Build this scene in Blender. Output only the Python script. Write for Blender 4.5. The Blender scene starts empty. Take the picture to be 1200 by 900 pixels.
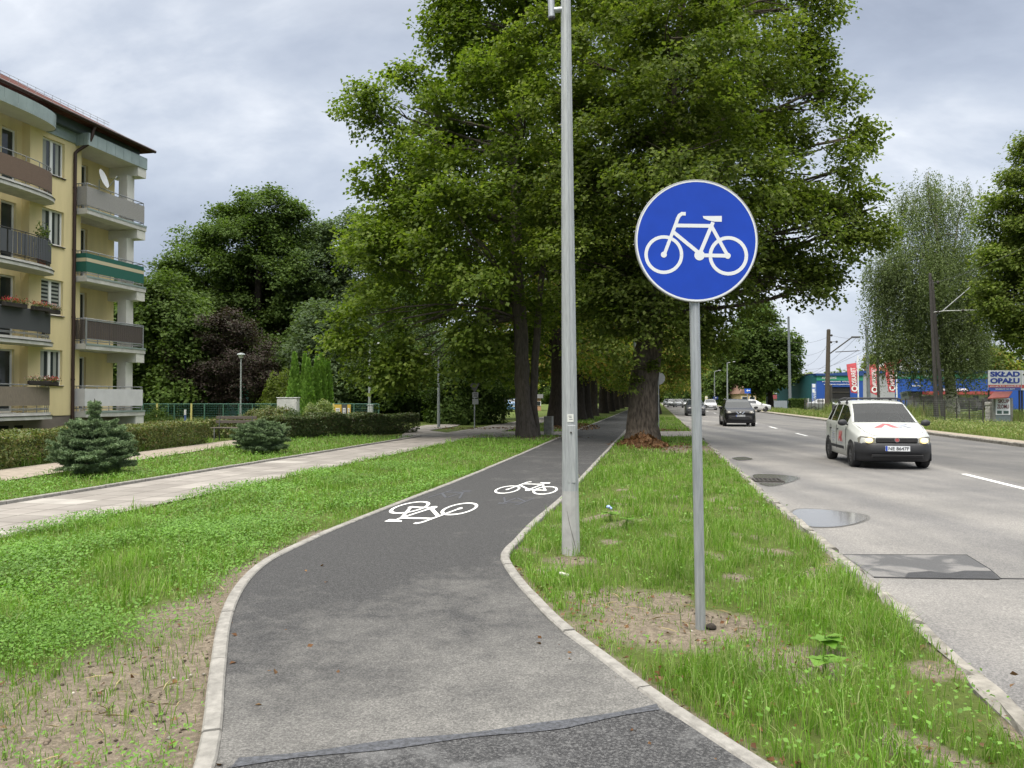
import bpy, math, random
import numpy as np
from mathutils import Vector, Matrix

random.seed(7)
SC = bpy.context.scene
COL = SC.collection
R = math.radians

# ------------------------------------------------------------------ camera geometry
CAM_H, FPX, HORIZON = 1.5, 900.0, 467.0            # metres, pixels, pixel row (1200 x 900 frame)
PITCH = math.atan((HORIZON - 450) / FPX)
CP, SP = math.cos(PITCH), math.sin(PITCH)
def ray(x, y):
    a, b = (x - 600) / FPX, (450 - y) / FPX
    return Vector((a, CP - b * SP, SP + b * CP))
def G(x, y, z=0.0):                                 # where a line of sight meets the ground
    d = ray(x, y)
    return Vector((0, 0, CAM_H)) + d * ((z - CAM_H) / d.z)
def P(x, y, Y):                                     # a point at depth Y
    d = ray(x, y)
    return Vector((0, 0, CAM_H)) + d * (Y / d.y)
SL = 0.187                                          # the street runs along (SL, 1)
DV = Vector((SL, 1, 0)).normalized()
ANG = math.atan(SL)
def RD(o, Y, z=0.0):
    return Vector((o + SL * Y, Y, z))

# ------------------------------------------------------------------ materials
def new_mat(name):
    m = bpy.data.materials.new(name); m.use_nodes = True
    nt = m.node_tree
    return m, nt, nt.nodes.get('Principled BSDF')
def N(nt, t, **kw):
    n = nt.nodes.new(t)
    for k, v in kw.items():
        if k in n.inputs: n.inputs[k].default_value = v
        else: setattr(n, k, v)
    return n
def L(nt, a, b): nt.links.new(a, b)
def c4(c): return (c[0], c[1], c[2], 1)
def ramp(nt, fac, stops):
    r = N(nt, 'ShaderNodeValToRGB')
    el = r.color_ramp.elements
    while len(el) < len(stops): el.new(0.5)
    for e, (p, c) in zip(el, stops):
        e.position = p; e.color = c4(c) if len(c) == 3 else c
    L(nt, fac, r.inputs['Fac'])
    return r
def coords(nt, kind='Object'):
    return N(nt, 'ShaderNodeTexCoord').outputs[kind]
def noise(nt, scale, vec=None, detail=6, rough=0.6, dist=0.0):
    n = N(nt, 'ShaderNodeTexNoise', Scale=scale, Detail=detail, Roughness=rough, Distortion=dist)
    L(nt, vec if vec is not None else coords(nt), n.inputs['Vector'])
    return n.outputs['Fac']
def mixc(nt, fac, a, b, mode='MIX'):
    m = N(nt, 'ShaderNodeMix', data_type='RGBA', blend_type=mode)
    for idx, v in ((0, fac), (6, a), (7, b)):
        if isinstance(v, (int, float)): m.inputs[idx].default_value = v
        elif isinstance(v, (tuple, list)): m.inputs[idx].default_value = c4(v)
        else: L(nt, v, m.inputs[idx])
    return m.outputs[2]
def bump(nt, b, height, strength=0.4, dist=0.02):
    n = N(nt, 'ShaderNodeBump', Strength=strength, Distance=dist)
    L(nt, height, n.inputs['Height']); L(nt, n.outputs['Normal'], b.inputs['Normal'])
def mat(name, col, rough=0.6, metal=0.0, var=0.0, scale=3.0, bmp=0.0, bscale=None, spec=0.5, coat=0.0, col2=None, stretch=None):
    """plain surface with wear: colour varies by VAR between COL and COL2 over noise of SCALE"""
    m, nt, b = new_mat(name)
    b.inputs['Roughness'].default_value = rough
    b.inputs['Metallic'].default_value = metal
    b.inputs['Specular IOR Level'].default_value = spec
    b.inputs['Coat Weight'].default_value = coat
    b.inputs['Base Color'].default_value = c4(col)
    vec = coords(nt)
    if stretch:
        mp = N(nt, 'ShaderNodeMapping'); mp.inputs['Scale'].default_value = stretch
        L(nt, vec, mp.inputs['Vector']); vec = mp.outputs['Vector']
    if var:
        dark = col2 or tuple(c * (1 - var) for c in col)
        f = noise(nt, scale, vec)
        r = ramp(nt, f, [(0.32, dark), (0.66, col)])
        L(nt, r.outputs['Color'], b.inputs['Base Color'])
    if bmp:
        bump(nt, b, noise(nt, bscale or scale * 6, vec), bmp, 0.01)
    return m
def leaf_mat(name, cols, trans=0.35, rough=0.5, big=0.35, spec=0.4):
    """each leaf takes its own shade between COLS; part of the light passes through"""
    m, nt, b = new_mat(name)
    g = N(nt, 'ShaderNodeNewGeometry')
    r = ramp(nt, g.outputs['Random Per Island'], [(i / max(1, len(cols) - 1), c) for i, c in enumerate(cols)])
    f = noise(nt, big, coords(nt), 2)
    hs = N(nt, 'ShaderNodeHueSaturation')
    mr = N(nt, 'ShaderNodeMapRange'); mr.inputs[1].default_value = .3; mr.inputs[2].default_value = .7
    mr.inputs[3].default_value = .75; mr.inputs[4].default_value = 1.25
    L(nt, f, mr.inputs[0]); L(nt, mr.outputs[0], hs.inputs['Value']); L(nt, r.outputs['Color'], hs.inputs['Color'])
    L(nt, hs.outputs['Color'], b.inputs['Base Color'])
    b.inputs['Roughness'].default_value = rough
    b.inputs['Specular IOR Level'].default_value = spec
    t = N(nt, 'ShaderNodeBsdfTranslucent')
    warm = mixc(nt, 1.0, hs.outputs['Color'], (1.25, 1.35, .6), 'MULTIPLY')
    L(nt, warm, t.inputs['Color'])
    mx = N(nt, 'ShaderNodeMixShader'); mx.inputs['Fac'].default_value = trans
    L(nt, b.outputs[0], mx.inputs[1]); L(nt, t.outputs[0], mx.inputs[2])
    L(nt, mx.outputs[0], nt.nodes['Material Output'].inputs['Surface'])
    return m
M = {}

# ------------------------------------------------------------------ objects
WM = {}
def wm(o):
    m = o.matrix_basis.copy()
    return wm(o.parent) @ m if o.parent else m
def tag(o, label=None, cat=None, group=None, kind=None):
    if label: o['label'] = label
    if cat: o['category'] = cat
    if group: o['group'] = group
    if kind: o['kind'] = kind
    return o
def thing(name, label, cat, loc=(0, 0, 0), rz=0.0, group=None, parent=None):
    o = bpy.data.objects.new(name, None); COL.objects.link(o)
    o.empty_display_size = .2
    o.location = loc; o.rotation_euler = (0, 0, rz)
    return tag(o, label, cat, group)
def dup(root, loc, rz=0.0, scale=1.0, label=None, group=None):
    def cp(o, par):
        c = o.copy(); COL.objects.link(c); c.parent = par
        for ch in list(o.children): cp(ch, c)
        return c
    r = cp(root, None)
    r.location = loc; r.rotation_euler = (0, 0, rz)
    r.scale = scale if hasattr(scale, '__len__') else (scale,) * 3
    if label: r['label'] = label
    if group: r['group'] = group
    return r
class MB:
    def __init__(s): s.v, s.f, s.mi, s.sm = [], [], [], []
    def add(s, vs, fs, mi=0, sm=False):
        n = len(s.v); s.v += [Vector(v) for v in vs]
        for f in fs: s.f.append([n + i for i in f]); s.mi.append(mi); s.sm.append(sm)
        return s
    def box(s, c, d, rz=0.0, mi=0, m=None, bev=0.0):
        hx, hy, hz = d[0] / 2, d[1] / 2, d[2] / 2
        mt = m if m is not None else Matrix.Translation(Vector(c)) @ Matrix.Rotation(rz, 4, 'Z')
        if m is not None: mt = m @ Matrix.Translation(Vector(c)) @ Matrix.Rotation(rz, 4, 'Z')
        if bev <= 0:
            vs = [(x, y, z) for x in (-hx, hx) for y in (-hy, hy) for z in (-hz, hz)]
            fs = [(0, 1, 3, 2), (4, 6, 7, 5), (0, 4, 5, 1), (2, 3, 7, 6), (0, 2, 6, 4), (1, 5, 7, 3)]
        else:
            b = min(bev, hx * .9, hy * .9, hz * .9)
            vs = []; fs = []
            lv = [(-hz, hx - b, hy - b), (-hz + b, hx, hy), (hz - b, hx, hy), (hz, hx - b, hy - b)]
            for (z, x, y) in lv:
                bb = min(b, x * .5, y * .5)
                vs += [(-x + bb, -y, z), (x - bb, -y, z), (x, -y + bb, z), (x, y - bb, z), (x - bb, y, z), (-x + bb, y, z), (-x, y - bb, z), (-x, -y + bb, z)]
            for k in range(3):
                for i in range(8):
                    j = (i + 1) % 8
                    fs.append((k * 8 + i, k * 8 + j, k * 8 + 8 + j, k * 8 + 8 + i))
            fs.append(tuple(range(7, -1, -1))); fs.append(tuple(range(24, 32)))
        return s.add([mt @ Vector(v) for v in vs], fs, mi)
    def tube(s, pts, rad, n=8, caps=True, mi=0, sm=True, flat=None):
        pts = [Vector(p) for p in pts]
        if not hasattr(rad, '__len__'): rad = [rad] * len(pts)
        vs = []; fs = []
        u = None
        for i, p in enumerate(pts):
            t = (pts[min(i + 1, len(pts) - 1)] - pts[max(i - 1, 0)])
            if t.length < 1e-9: t = Vector((0, 0, 1))
            t.normalize()
            if u is None:
                u = t.orthogonal().normalized()
            else:
                u = (u - t * u.dot(t))
                u = u.normalized() if u.length > 1e-6 else t.orthogonal().normalized()
            w = t.cross(u)
            for k in range(n):
                a = 2 * math.pi * (k + .5) / n
                vs.append(p + (u * math.cos(a) + w * math.sin(a)) * rad[i])
        for i in range(len(pts) - 1):
            for k in range(n):
                j = (k + 1) % n
                fs.append((i * n + k, i * n + j, (i + 1) * n + j, (i + 1) * n + k))
        s.add(vs, fs, mi, sm)
        if caps:
            e = (len(pts) - 1) * n
            s.add(vs[:n], [tuple(range(n - 1, -1, -1))], mi); s.add(vs[e:], [tuple(range(n))], mi)
        return s
    def cyl(s, p0, p1, r0, r1=None, n=16, mi=0, sm=True):
        return s.tube([p0, p1], [r0, r0 if r1 is None else r1], n, True, mi, sm)
    def prism(s, poly, h, m=None, mi=0, z0=0.0):
        m = m or Matrix.Identity(4); n = len(poly)
        area = sum(poly[i][0] * poly[(i + 1) % n][1] - poly[(i + 1) % n][0] * poly[i][1] for i in range(n))
        if area < 0: poly = poly[::-1]
        vs = [m @ Vector((p[0], p[1], z0)) for p in poly] + [m @ Vector((p[0], p[1], z0 + h)) for p in poly]
        fs = [tuple(range(n - 1, -1, -1)), tuple(range(n, 2 * n))]
        fs += [(i, (i + 1) % n, n + (i + 1) % n, n + i) for i in range(n)]
        return s.add(vs, fs, mi)
    def ell(s, c, r, nu=12, nv=8, mi=0, m=None, jit=0.0, rng=None):
        vs = []; fs = []
        c = Vector(c)
        for j in range(nv + 1):
            th = math.pi * j / nv
            for i in range(nu):
                ph = 2 * math.pi * i / nu
                q = 1 + (rng.uniform(-jit, jit) if rng else 0)
                v = Vector((r[0] * math.sin(th) * math.cos(ph) * q, r[1] * math.sin(th) * math.sin(ph) * q, r[2] * math.cos(th) * q))
                vs.append(c + (m @ v if m else v))
        for j in range(nv):
            for i in range(nu):
                k = (i + 1) % nu
                fs.append((j * nu + i, (j + 1) * nu + i, (j + 1) * nu + k, j * nu + k))
        return s.add(vs, fs, mi, True)
    def build(s, name, m=None, parent=None, local=False):
        me = bpy.data.meshes.new(name)
        vs = s.v
        if parent is not None and not local:
            iv = wm(parent).inverted(); vs = [iv @ v for v in vs]
        me.from_pydata([tuple(v) for v in vs], [], s.f)
        for mm in (m if isinstance(m, (list, tuple)) else [m]): me.materials.append(mm)
        me.polygons.foreach_set('material_index', s.mi)
        me.polygons.foreach_set('use_smooth', s.sm)
        me.update()
        o = bpy.data.objects.new(name, me); COL.objects.link(o)
        if parent is not None: o.parent = parent
        return o
def np_mesh(name, V, F, m, parent=None, smooth=False, attr=None):
    """V (n,3); F list of (k,c) index arrays"""
    me = bpy.data.meshes.new(name)
    if parent is not None:
        iv = np.array(wm(parent).inverted())
        V = V @ iv[:3, :3].T + iv[:3, 3]
    me.vertices.add(len(V)); me.vertices.foreach_set('co', np.ascontiguousarray(V, dtype=np.float32).ravel())
    idx = np.concatenate([f.ravel() for f in F]).astype(np.int32)
    tot = np.concatenate([np.full(len(f), f.shape[1]) for f in F])
    start = np.concatenate([[0], np.cumsum(tot)[:-1]]).astype(np.int32)
    me.loops.add(len(idx)); me.loops.foreach_set('vertex_index', idx)
    me.polygons.add(len(tot)); me.polygons.foreach_set('loop_start', start)
    if smooth: me.polygons.foreach_set('use_smooth', np.ones(len(tot), dtype=bool))
    for mm in (m if isinstance(m, (list, tuple)) else [m]): me.materials.append(mm)
    me.update(calc_edges=True)
    if attr is not None:
        for k, a in attr.items():
            at = me.attributes.new(k, 'FLOAT', 'POINT'); at.data.foreach_set('value', np.ascontiguousarray(a, dtype=np.float32))
    o = bpy.data.objects.new(name, me); COL.objects.link(o)
    if parent is not None: o.parent = parent
    return o
def text(body, w, h, mtx, m, parent, name='lettering', thick=.002, shear=0.0, bold=0.0):
    """words stretched to W x H, centred on the local origin of MTX (x right, y up, z out)"""
    cu = bpy.data.curves.new('txt', 'FONT'); cu.body = body; cu.size = 1; cu.align_x = 'CENTER'; cu.resolution_u = 3
    cu.shear = shear; cu.offset = bold; cu.fill_mode = 'BOTH'
    cu.extrude = .01
    o = bpy.data.objects.new('txt', cu); COL.objects.link(o)
    dg = bpy.context.evaluated_depsgraph_get()
    me = bpy.data.meshes.new_from_object(o.evaluated_get(dg))
    bpy.data.objects.remove(o)
    n = len(me.vertices); co = np.zeros(n * 3, np.float32); me.vertices.foreach_get('co', co); co = co.reshape(-1, 3)
    lo, hi = co.min(0), co.max(0)
    co[:, 0] = (co[:, 0] - (lo[0] + hi[0]) / 2) * (w / max(1e-6, hi[0] - lo[0]))
    co[:, 1] = (co[:, 1] - (lo[1] + hi[1]) / 2) * (h / max(1e-6, hi[1] - lo[1]))
    co[:, 2] = (co[:, 2] - lo[2]) / max(1e-6, hi[2] - lo[2]) * thick
    mt = mtx if parent is None else wm(parent).inverted() @ mtx
    a = np.array(mt); co = co @ a[:3, :3].T + a[:3, 3]
    me.vertices.foreach_set('co', co.astype(np.float32).ravel())
    me.materials.clear(); me.materials.append(m); me.update(); me.name = name
    ob = bpy.data.objects.new(name, me); COL.objects.link(ob)
    if parent is not None: ob.parent = parent
    return ob
def frame(o, x, y=None, z=None):
    """matrix with origin O, x axis X, z axis Z (y follows)"""
    x = Vector(x).normalized(); z = Vector(z).normalized(); y = z.cross(x).normalized()
    z = x.cross(y)
    return Matrix(((x[0], y[0], z[0], o[0]), (x[1], y[1], z[1], o[1]), (x[2], y[2], z[2], o[2]), (0, 0, 0, 1)))

# ------------------------------------------------------------------ camera, sky, light
cam = bpy.data.cameras.new('camera'); camo = bpy.data.objects.new('camera', cam); COL.objects.link(camo)
camo.location = (0, 0, CAM_H); camo.rotation_euler = (math.pi / 2 + PITCH, 0, 0)
cam.sensor_width = 36; cam.lens = 27; cam.clip_start = .05; cam.clip_end = 5000
SC.camera = camo
SUN_EL, SUN_AZ = R(58), R(205)                       # azimuth measured clockwise from +Y
sd = Vector((math.sin(SUN_AZ) * math.cos(SUN_EL), math.cos(SUN_AZ) * math.cos(SUN_EL), math.sin(SUN_EL)))
sun = bpy.data.lights.new('sun', 'SUN'); sun.energy = 1.5; sun.angle = R(24); sun.color = (1, .92, .80)
suno = bpy.data.objects.new('sun', sun); COL.objects.link(suno)
suno.rotation_euler = sd.to_track_quat('Z', 'Y').to_euler()
W = bpy.data.worlds.new('World'); SC.world = W; W.use_nodes = True
nt = W.node_tree; nt.nodes.clear()
out = N(nt, 'ShaderNodeOutputWorld'); bg = N(nt, 'ShaderNodeBackground'); bg.inputs['Strength'].default_value = .1
sky = N(nt, 'ShaderNodeTexSky'); sky.sky_type = 'NISHITA'; sky.sun_disc = False
sky.sun_elevation = SUN_EL; sky.sun_rotation = SUN_AZ; sky.air_density = 1; sky.dust_density = 2
tc = N(nt, 'ShaderNodeTexCoord')
sx = N(nt, 'ShaderNodeSeparateXYZ'); L(nt, tc.outputs['Generated'], sx.inputs[0])
def mth(op, a, b=None, clamp=False):
    n = N(nt, 'ShaderNodeMath', operation=op, use_clamp=clamp)
    for i, v in enumerate((a, b)):
        if v is None: continue
        if isinstance(v, (int, float)): n.inputs[i].default_value = v
        else: L(nt, v, n.inputs[i])
    return n.outputs[0]
zz = mth('MAXIMUM', sx.outputs['Z'], 0.0)
den = mth('ADD', zz, .60)
cx = mth('DIVIDE', sx.outputs['X'], den); cy = mth('DIVIDE', sx.outputs['Y'], den)
cmb = N(nt, 'ShaderNodeCombineXYZ'); L(nt, cx, cmb.inputs[0]); L(nt, cy, cmb.inputs[1])
def cl(scale, det, rough, off, dist=0.0, sc=(1, 1, 1)):
    mp = N(nt, 'ShaderNodeMapping'); mp.inputs['Location'].default_value = off; mp.inputs['Scale'].default_value = sc
    L(nt, cmb.outputs[0], mp.inputs['Vector'])
    return noise(nt, scale, mp.outputs['Vector'], det, rough, dist)
n1 = cl(1.75, 7, .55, (20.7, 8.1, 0), .4, (.8, 1.25, 1))
n2 = cl(5.6, 6, .55, (2.6, 9.1, 0), .3, (.7, 1.3, 1))
nm = mth('ADD', mth('MULTIPLY', n1, .68), mth('MULTIPLY', n2, .32))
cr = ramp(nt, nm, [(.365, (2.0, 2.25, 2.78)), (.465, (2.65, 2.94, 3.5)), (.54, (3.35, 3.64, 4.14)), (.60, (4.4, 4.62, 4.98)), (.68, (6.9, 7.0, 7.1))])
# thin breaks let a little of the blue sky through
mxs = mixc(nt, .88, sky.outputs['Color'], cr.outputs['Color'])
hz = N(nt, 'ShaderNodeMapRange'); L(nt, zz, hz.inputs[0])
hz.inputs[1].default_value = 0.0; hz.inputs[2].default_value = .14; hz.inputs[3].default_value = 1; hz.inputs[4].default_value = 0
mxs = mixc(nt, mth('MULTIPLY', hz.outputs[0], .55), mxs, (5.0, 5.3, 5.8))
zb = N(nt, 'ShaderNodeMapRange'); zb.interpolation_type = 'SMOOTHSTEP'
L(nt, zz, zb.inputs[0]); zb.inputs[1].default_value = .42; zb.inputs[2].default_value = .95; zb.inputs[3].default_value = 1.0; zb.inputs[4].default_value = 4.2
wz = N(nt, 'ShaderNodeMapRange'); L(nt, zz, wz.inputs[0]); wz.inputs[1].default_value = .42; wz.inputs[2].default_value = .8; wz.inputs[3].default_value = 0; wz.inputs[4].default_value = .85
mxs = mixc(nt, wz.outputs[0], mxs, (6.0, 5.85, 5.5))
vm = N(nt, 'ShaderNodeVectorMath', operation='SCALE'); L(nt, mxs, vm.inputs[0]); L(nt, zb.outputs[0], vm.inputs['Scale'])
L(nt, vm.outputs[0], bg.inputs['Color']); L(nt, bg.outputs[0], out.inputs['Surface'])
SC.view_settings.view_transform = 'Standard'; SC.view_settings.look = 'None'
SC.view_settings.exposure = 1.0; SC.view_settings.gamma = 1.0; SC.view_settings.use_curve_mapping = False
SC.cycles.max_bounces = 6; SC.cycles.diffuse_bounces = 4; SC.cycles.transmission_bounces = 3; SC.cycles.transparent_max_bounces = 4
SC.cycles.use_adaptive_sampling = True; SC.cycles.use_denoising = True
# ------------------------------------------------------------------ ground surfaces
rng = np.random.default_rng(11)
PL_PX = [(254, 896), (264, 796), (272, 728), (282, 700), (312, 664), (368, 634), (444, 602), (524, 570), (596, 540)]
PR_PX = [(873, 898), (771, 829), (691, 767), (660, 744), (620, 704), (592, 668), (586, 656), (604, 632), (656, 584)]
pl = [(0.5, -.75), (1.6, -.92), (2.4, -1.05)] + [(G(*p).y, G(*p).x) for p in PL_PX] + [(24, -3.6 + SL * 24), (60, -3.6 + SL * 60), (170, -3.6 + SL * 170)]
pr = [(0.5, 2.6), (1.6, 1.75), (2.4, 1.3)] + [(G(*p).y, G(*p).x) for p in PR_PX] + [(19, -1.44 + SL * 19), (60, -1.44 + SL * 60), (170, -1.44 + SL * 170)]
def smooth_curve(pts):
    y = np.array([p[0] for p in pts]); x = np.array([p[1] for p in pts])
    d = np.gradient(x, y)
    def f(q):
        q = np.asarray(q, float); i = np.clip(np.searchsorted(y, q) - 1, 0, len(y) - 2)
        h = y[i + 1] - y[i]; t = np.clip((q - y[i]) / h, 0, 1)
        return (1 + 2 * t) * (1 - t) ** 2 * x[i] + t * (1 - t) ** 2 * h * d[i] + t * t * (3 - 2 * t) * x[i + 1] + t * t * (t - 1) * h * d[i + 1]
    return f
PLX, PRX = smooth_curve(pl), smooth_curve(pr)
ys = np.concatenate([np.arange(.5, 12, .15), np.arange(12, 30, .5), np.arange(30, 166, 4)])
O_ROADL, O_ROADR = 1.80, 11.75
O_SW0, O_SW1 = -9.15, -7.0

def strip(name, left, right, z, m, Y=ys, kind='structure', cuts=1):
    V = []; k = cuts + 1
    for y, a, b in zip(Y, left, right):
        for c in range(k): V.append((a + (b - a) * c / cuts, y, z))
    n = len(Y)
    q = np.array([(i * k + c, i * k + c + 1, (i + 1) * k + c + 1, (i + 1) * k + c) for i in range(n - 1) for c in range(cuts)])
    o = np_mesh(name, np.array(V, float), [q], m)
    return tag(o, kind=kind)

def soil_amount(X, Y):
    """0 on lawn, 1 on bare earth"""
    s = np.zeros_like(X)
    def e(cx, cy, rx, ry, k=1.0):
        nonlocal s
        d = np.sqrt(((X - cx) / rx) ** 2 + ((Y - cy) / ry) ** 2)
        s = np.maximum(s, k * np.clip(1.6 - 1.15 * d, 0, 1))
    e(-1.8, 4.0, .85, 1.35, .93); e(-2.5, 2.6, 1.3, 1.05, .9); e(-2.9, 3.9, .7, .5, .75); e(-2.1, 5.4, .55, .8, .75)
    a = G(800, 733); e(a.x, a.y, .62, .5)
    a = G(730, 705); e(a.x, a.y, .45, .5, .8)
    a = G(930, 770); e(a.x, a.y, .4, .3, .7)
    a = G(668, 655); e(a.x, a.y, .3, .25, .7)
    a = G(815, 526); e(a.x, a.y, 1.5, 1.8)
    a = G(617, 513); e(a.x, a.y, 1.9, 1.2)
    a = G(700, 512); e(3.2, 40.5, 1.6, 5, .9)
    q = np.sin(X * 5.1 + 2.1 * np.sin(Y * 2.3)) * np.sin(Y * 3.7 + 1.9 * np.sin(X * 3.1)); s = np.maximum(s, np.where((X > PRX(Y)) & (X - SL * Y < 1.9) & (Y < 13), np.clip((q - .28) * 1.25, 0, .78), 0))
    d = X - PRX(Y); s = np.maximum(s, np.where((d > 0) & (Y < 7), np.clip(1.0 - d / .28, 0, 1), 0))
    d = PLX(Y) - X; s = np.maximum(s, np.where((d > 0) & (Y < 9), np.clip(1.1 - d / .45, 0, 1), 0))
    o = X - SL * Y
    s = np.maximum(s, np.clip(1 - np.abs(o - 1.7) / .14, 0, 1) * .8)
    return s

# --- materials of the ground
def lawn_material(name, base1, base2, earth1, earth2):
    m, nt, b = new_mat(name)
    at = N(nt, 'ShaderNodeAttribute', attribute_name='soil')
    n1 = noise(nt, 1.3, None, 5); n2 = noise(nt, 22, None, 6, .7); n3 = noise(nt, 75, None, 5, .8)
    g = ramp(nt, n2, [(.3, base1), (.7, base2)]); e = ramp(nt, n3, [(.3, earth1), (.52, earth2), (.75, tuple(min(1, c * 1.5) for c in earth2))])
    e2 = mixc(nt, ramp(nt, n2, [(.4, (0, 0, 0)), (.62, (1, 1, 1))]).outputs['Color'], e.outputs['Color'], tuple(c * .55 for c in earth2))
    f = N(nt, 'ShaderNodeMath', operation='ADD'); L(nt, at.outputs['Fac'], f.inputs[0])
    ms = N(nt, 'ShaderNodeMath', operation='MULTIPLY_ADD'); L(nt, n2, ms.inputs[0]); ms.inputs[1].default_value = 1.2; ms.inputs[2].default_value = -.6
    L(nt, ms.outputs[0], f.inputs[1])
    fr = ramp(nt, f.outputs[0], [(.3, (0, 0, 0)), (.6, (1, 1, 1))])
    col = mixc(nt, fr.outputs['Color'], g.outputs['Color'], e2)
    L(nt, col, b.inputs['Base Color']); b.inputs['Roughness'].default_value = .95; b.inputs['Specular IOR Level'].default_value = .1
    bump(nt, b, n2, .7, .05)
    return m
M['lawn'] = lawn_material('lawn', (.06, .075, .022), (.09, .125, .028), (.085, .07, .054), (.215, .18, .137))
M['field'] = mat('field', (.06, .095, .02), .95, var=.5, scale=.8, spec=.1, bmp=.5, bscale=6)

# asphalt of the cycle path: dark new surface, pale sandy dust where it is driven over near the junction
m, nt, b = new_mat('cycle_path_asphalt')
co = coords(nt); sp = N(nt, 'ShaderNodeSeparateXYZ'); L(nt, co, sp.inputs[0])
grit = noise(nt, 105, co, 2, .75)
base = ramp(nt, grit, [(.34, (.016, .016, .017)), (.5, (.036, .036, .037)), (.66, (.075, .075, .076))])
mr = N(nt, 'ShaderNodeMapRange'); L(nt, sp.outputs['Y'], mr.inputs[0])
mr.inputs[1].default_value = 3.0; mr.inputs[2].default_value = 7.6; mr.inputs[3].default_value = .57; mr.inputs[4].default_value = -.14
mrx = N(nt, 'ShaderNodeMapRange'); L(nt, sp.outputs['X'], mrx.inputs[0])
mrx.inputs[1].default_value = -1.8; mrx.inputs[2].default_value = .6; mrx.inputs[3].default_value = -.22; mrx.inputs[4].default_value = .12
d1 = noise(nt, 1.1, co, 5, .6); d2 = noise(nt, 6, co, 6, .7)
a1 = N(nt, 'ShaderNodeMath', operation='ADD'); L(nt, mr.outputs[0], a1.inputs[0]); L(nt, mrx.outputs[0], a1.inputs[1])
a2 = N(nt, 'ShaderNodeMath', operation='MULTIPLY_ADD'); L(nt, d1, a2.inputs[0]); a2.inputs[1].default_value = 1.1; L(nt, a1.outputs[0], a2.inputs[2])
a3 = N(nt, 'ShaderNodeMath', operation='MULTIPLY_ADD'); L(nt, d2, a3.inputs[0]); a3.inputs[1].default_value = .8; L(nt, a2.outputs[0], a3.inputs[2])
dm = ramp(nt, a3.outputs[0], [(.86, (0, 0, 0)), (1.0, (.28, .28, .28))])
dm2 = N(nt, 'ShaderNodeMapRange'); L(nt, a3.outputs[0], dm2.inputs[0]); dm2.inputs[1].default_value = .92; dm2.inputs[2].default_value = 1.75; dm2.inputs[3].default_value = .02; dm2.inputs[4].default_value = .92
gd = ramp(nt, grit, [(.32, (.095, .093, .088)), (.5, (.165, .16, .15)), (.68, (.255, .247, .23))])
col = mixc(nt, dm2.outputs[0], base.outputs['Color'], gd.outputs['Color'])
L(nt, col, b.inputs['Base Color']); b.inputs['Roughness'].default_value = .85; b.inputs['Specular IOR Level'].default_value = .3
bump(nt, b, grit, .8, .008)
M['path'] = m
m, nt, b = new_mat('coarse_asphalt')
grit = noise(nt, 85, None, 2, .8); big = noise(nt, 3, None, 5)
c = ramp(nt, grit, [(.36, (.010, .010, .011)), (.5, (.030, .030, .032)), (.64, (.10, .10, .10))])
c2 = mixc(nt, ramp(nt, big, [(.52, (0, 0, 0)), (.68, (.5, .5, .5))]).outputs['Color'], c.outputs['Color'], (.17, .17, .17))
L(nt, c2, b.inputs['Base Color']); b.inputs['Roughness'].default_value = .75; bump(nt, b, grit, .9, .012)
M['coarse'] = m
M['seam'] = mat('bitumen_seam', (.085, .09, .105), .6, var=.75, scale=45, bmp=.6)
# road asphalt: worn, pale, with long wheel tracks
m, nt, b = new_mat('road_asphalt')
co = coords(nt); grit = noise(nt, 75, co, 3, .8)
rt = N(nt, 'ShaderNodeMapping', vector_type='POINT'); rt.inputs['Rotation'].default_value = (0, 0, ANG); rt.inputs['Scale'].default_value = (1, .04, 1); L(nt, co, rt.inputs['Vector'])
track = noise(nt, .9, rt.outputs['Vector'], 4, .5)
blot = noise(nt, .5, co, 6, .65)
base = ramp(nt, grit, [(.32, (.092, .091, .089)), (.5, (.160, .157, .153)), (.68, (.275, .268, .26))])
t2 = ramp(nt, track, [(.35, (.72, .72, .74)), (.65, (1.12, 1.1, 1.07))])
t3 = ramp(nt, blot, [(.36, (.8, .8, .8)), (.62, (1.1, 1.09, 1.07))])
col = mixc(nt, 1.0, mixc(nt, 1.0, base.outputs['Color'], t2.outputs['Color'], 'MULTIPLY'), t3.outputs['Color'], 'MULTIPLY')
sp = N(nt, 'ShaderNodeSeparateXYZ'); L(nt, co, sp.inputs[0])
of_ = N(nt, 'ShaderNodeMath', operation='MULTIPLY_ADD'); L(nt, sp.outputs['Y'], of_.inputs[0]); of_.inputs[1].default_value = -SL; L(nt, sp.outputs['X'], of_.inputs[2])
wob = N(nt, 'ShaderNodeMath', operation='MULTIPLY_ADD'); L(nt, blot, wob.inputs[0]); wob.inputs[1].default_value = .5; L(nt, of_.outputs[0], wob.inputs[2])
lm = N(nt, 'ShaderNodeMapRange'); L(nt, wob.outputs[0], lm.inputs[0]); lm.inputs[1].default_value = 6.75; lm.inputs[2].default_value = 6.95; lm.inputs[3].default_value = 1.0; lm.inputs[4].default_value = .70
col = mixc(nt, 1.0, col, lm.outputs[0], 'MULTIPLY')
L(nt, col, b.inputs['Base Color']); b.inputs['Roughness'].default_value = .8; b.inputs['Specular IOR Level'].default_value = .35
bump(nt, b, grit, .4, .006)
M['road'] = m
M['concrete'] = mat('kerb_concrete', (.27, .26, .24), .95, var=.38, scale=14, bmp=.6, bscale=90, spec=.1)
M['old_kerb'] = mat('weathered_kerb', (.28, .265, .235), .95, var=.55, scale=7, bmp=.8, bscale=30, spec=.1)
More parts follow.
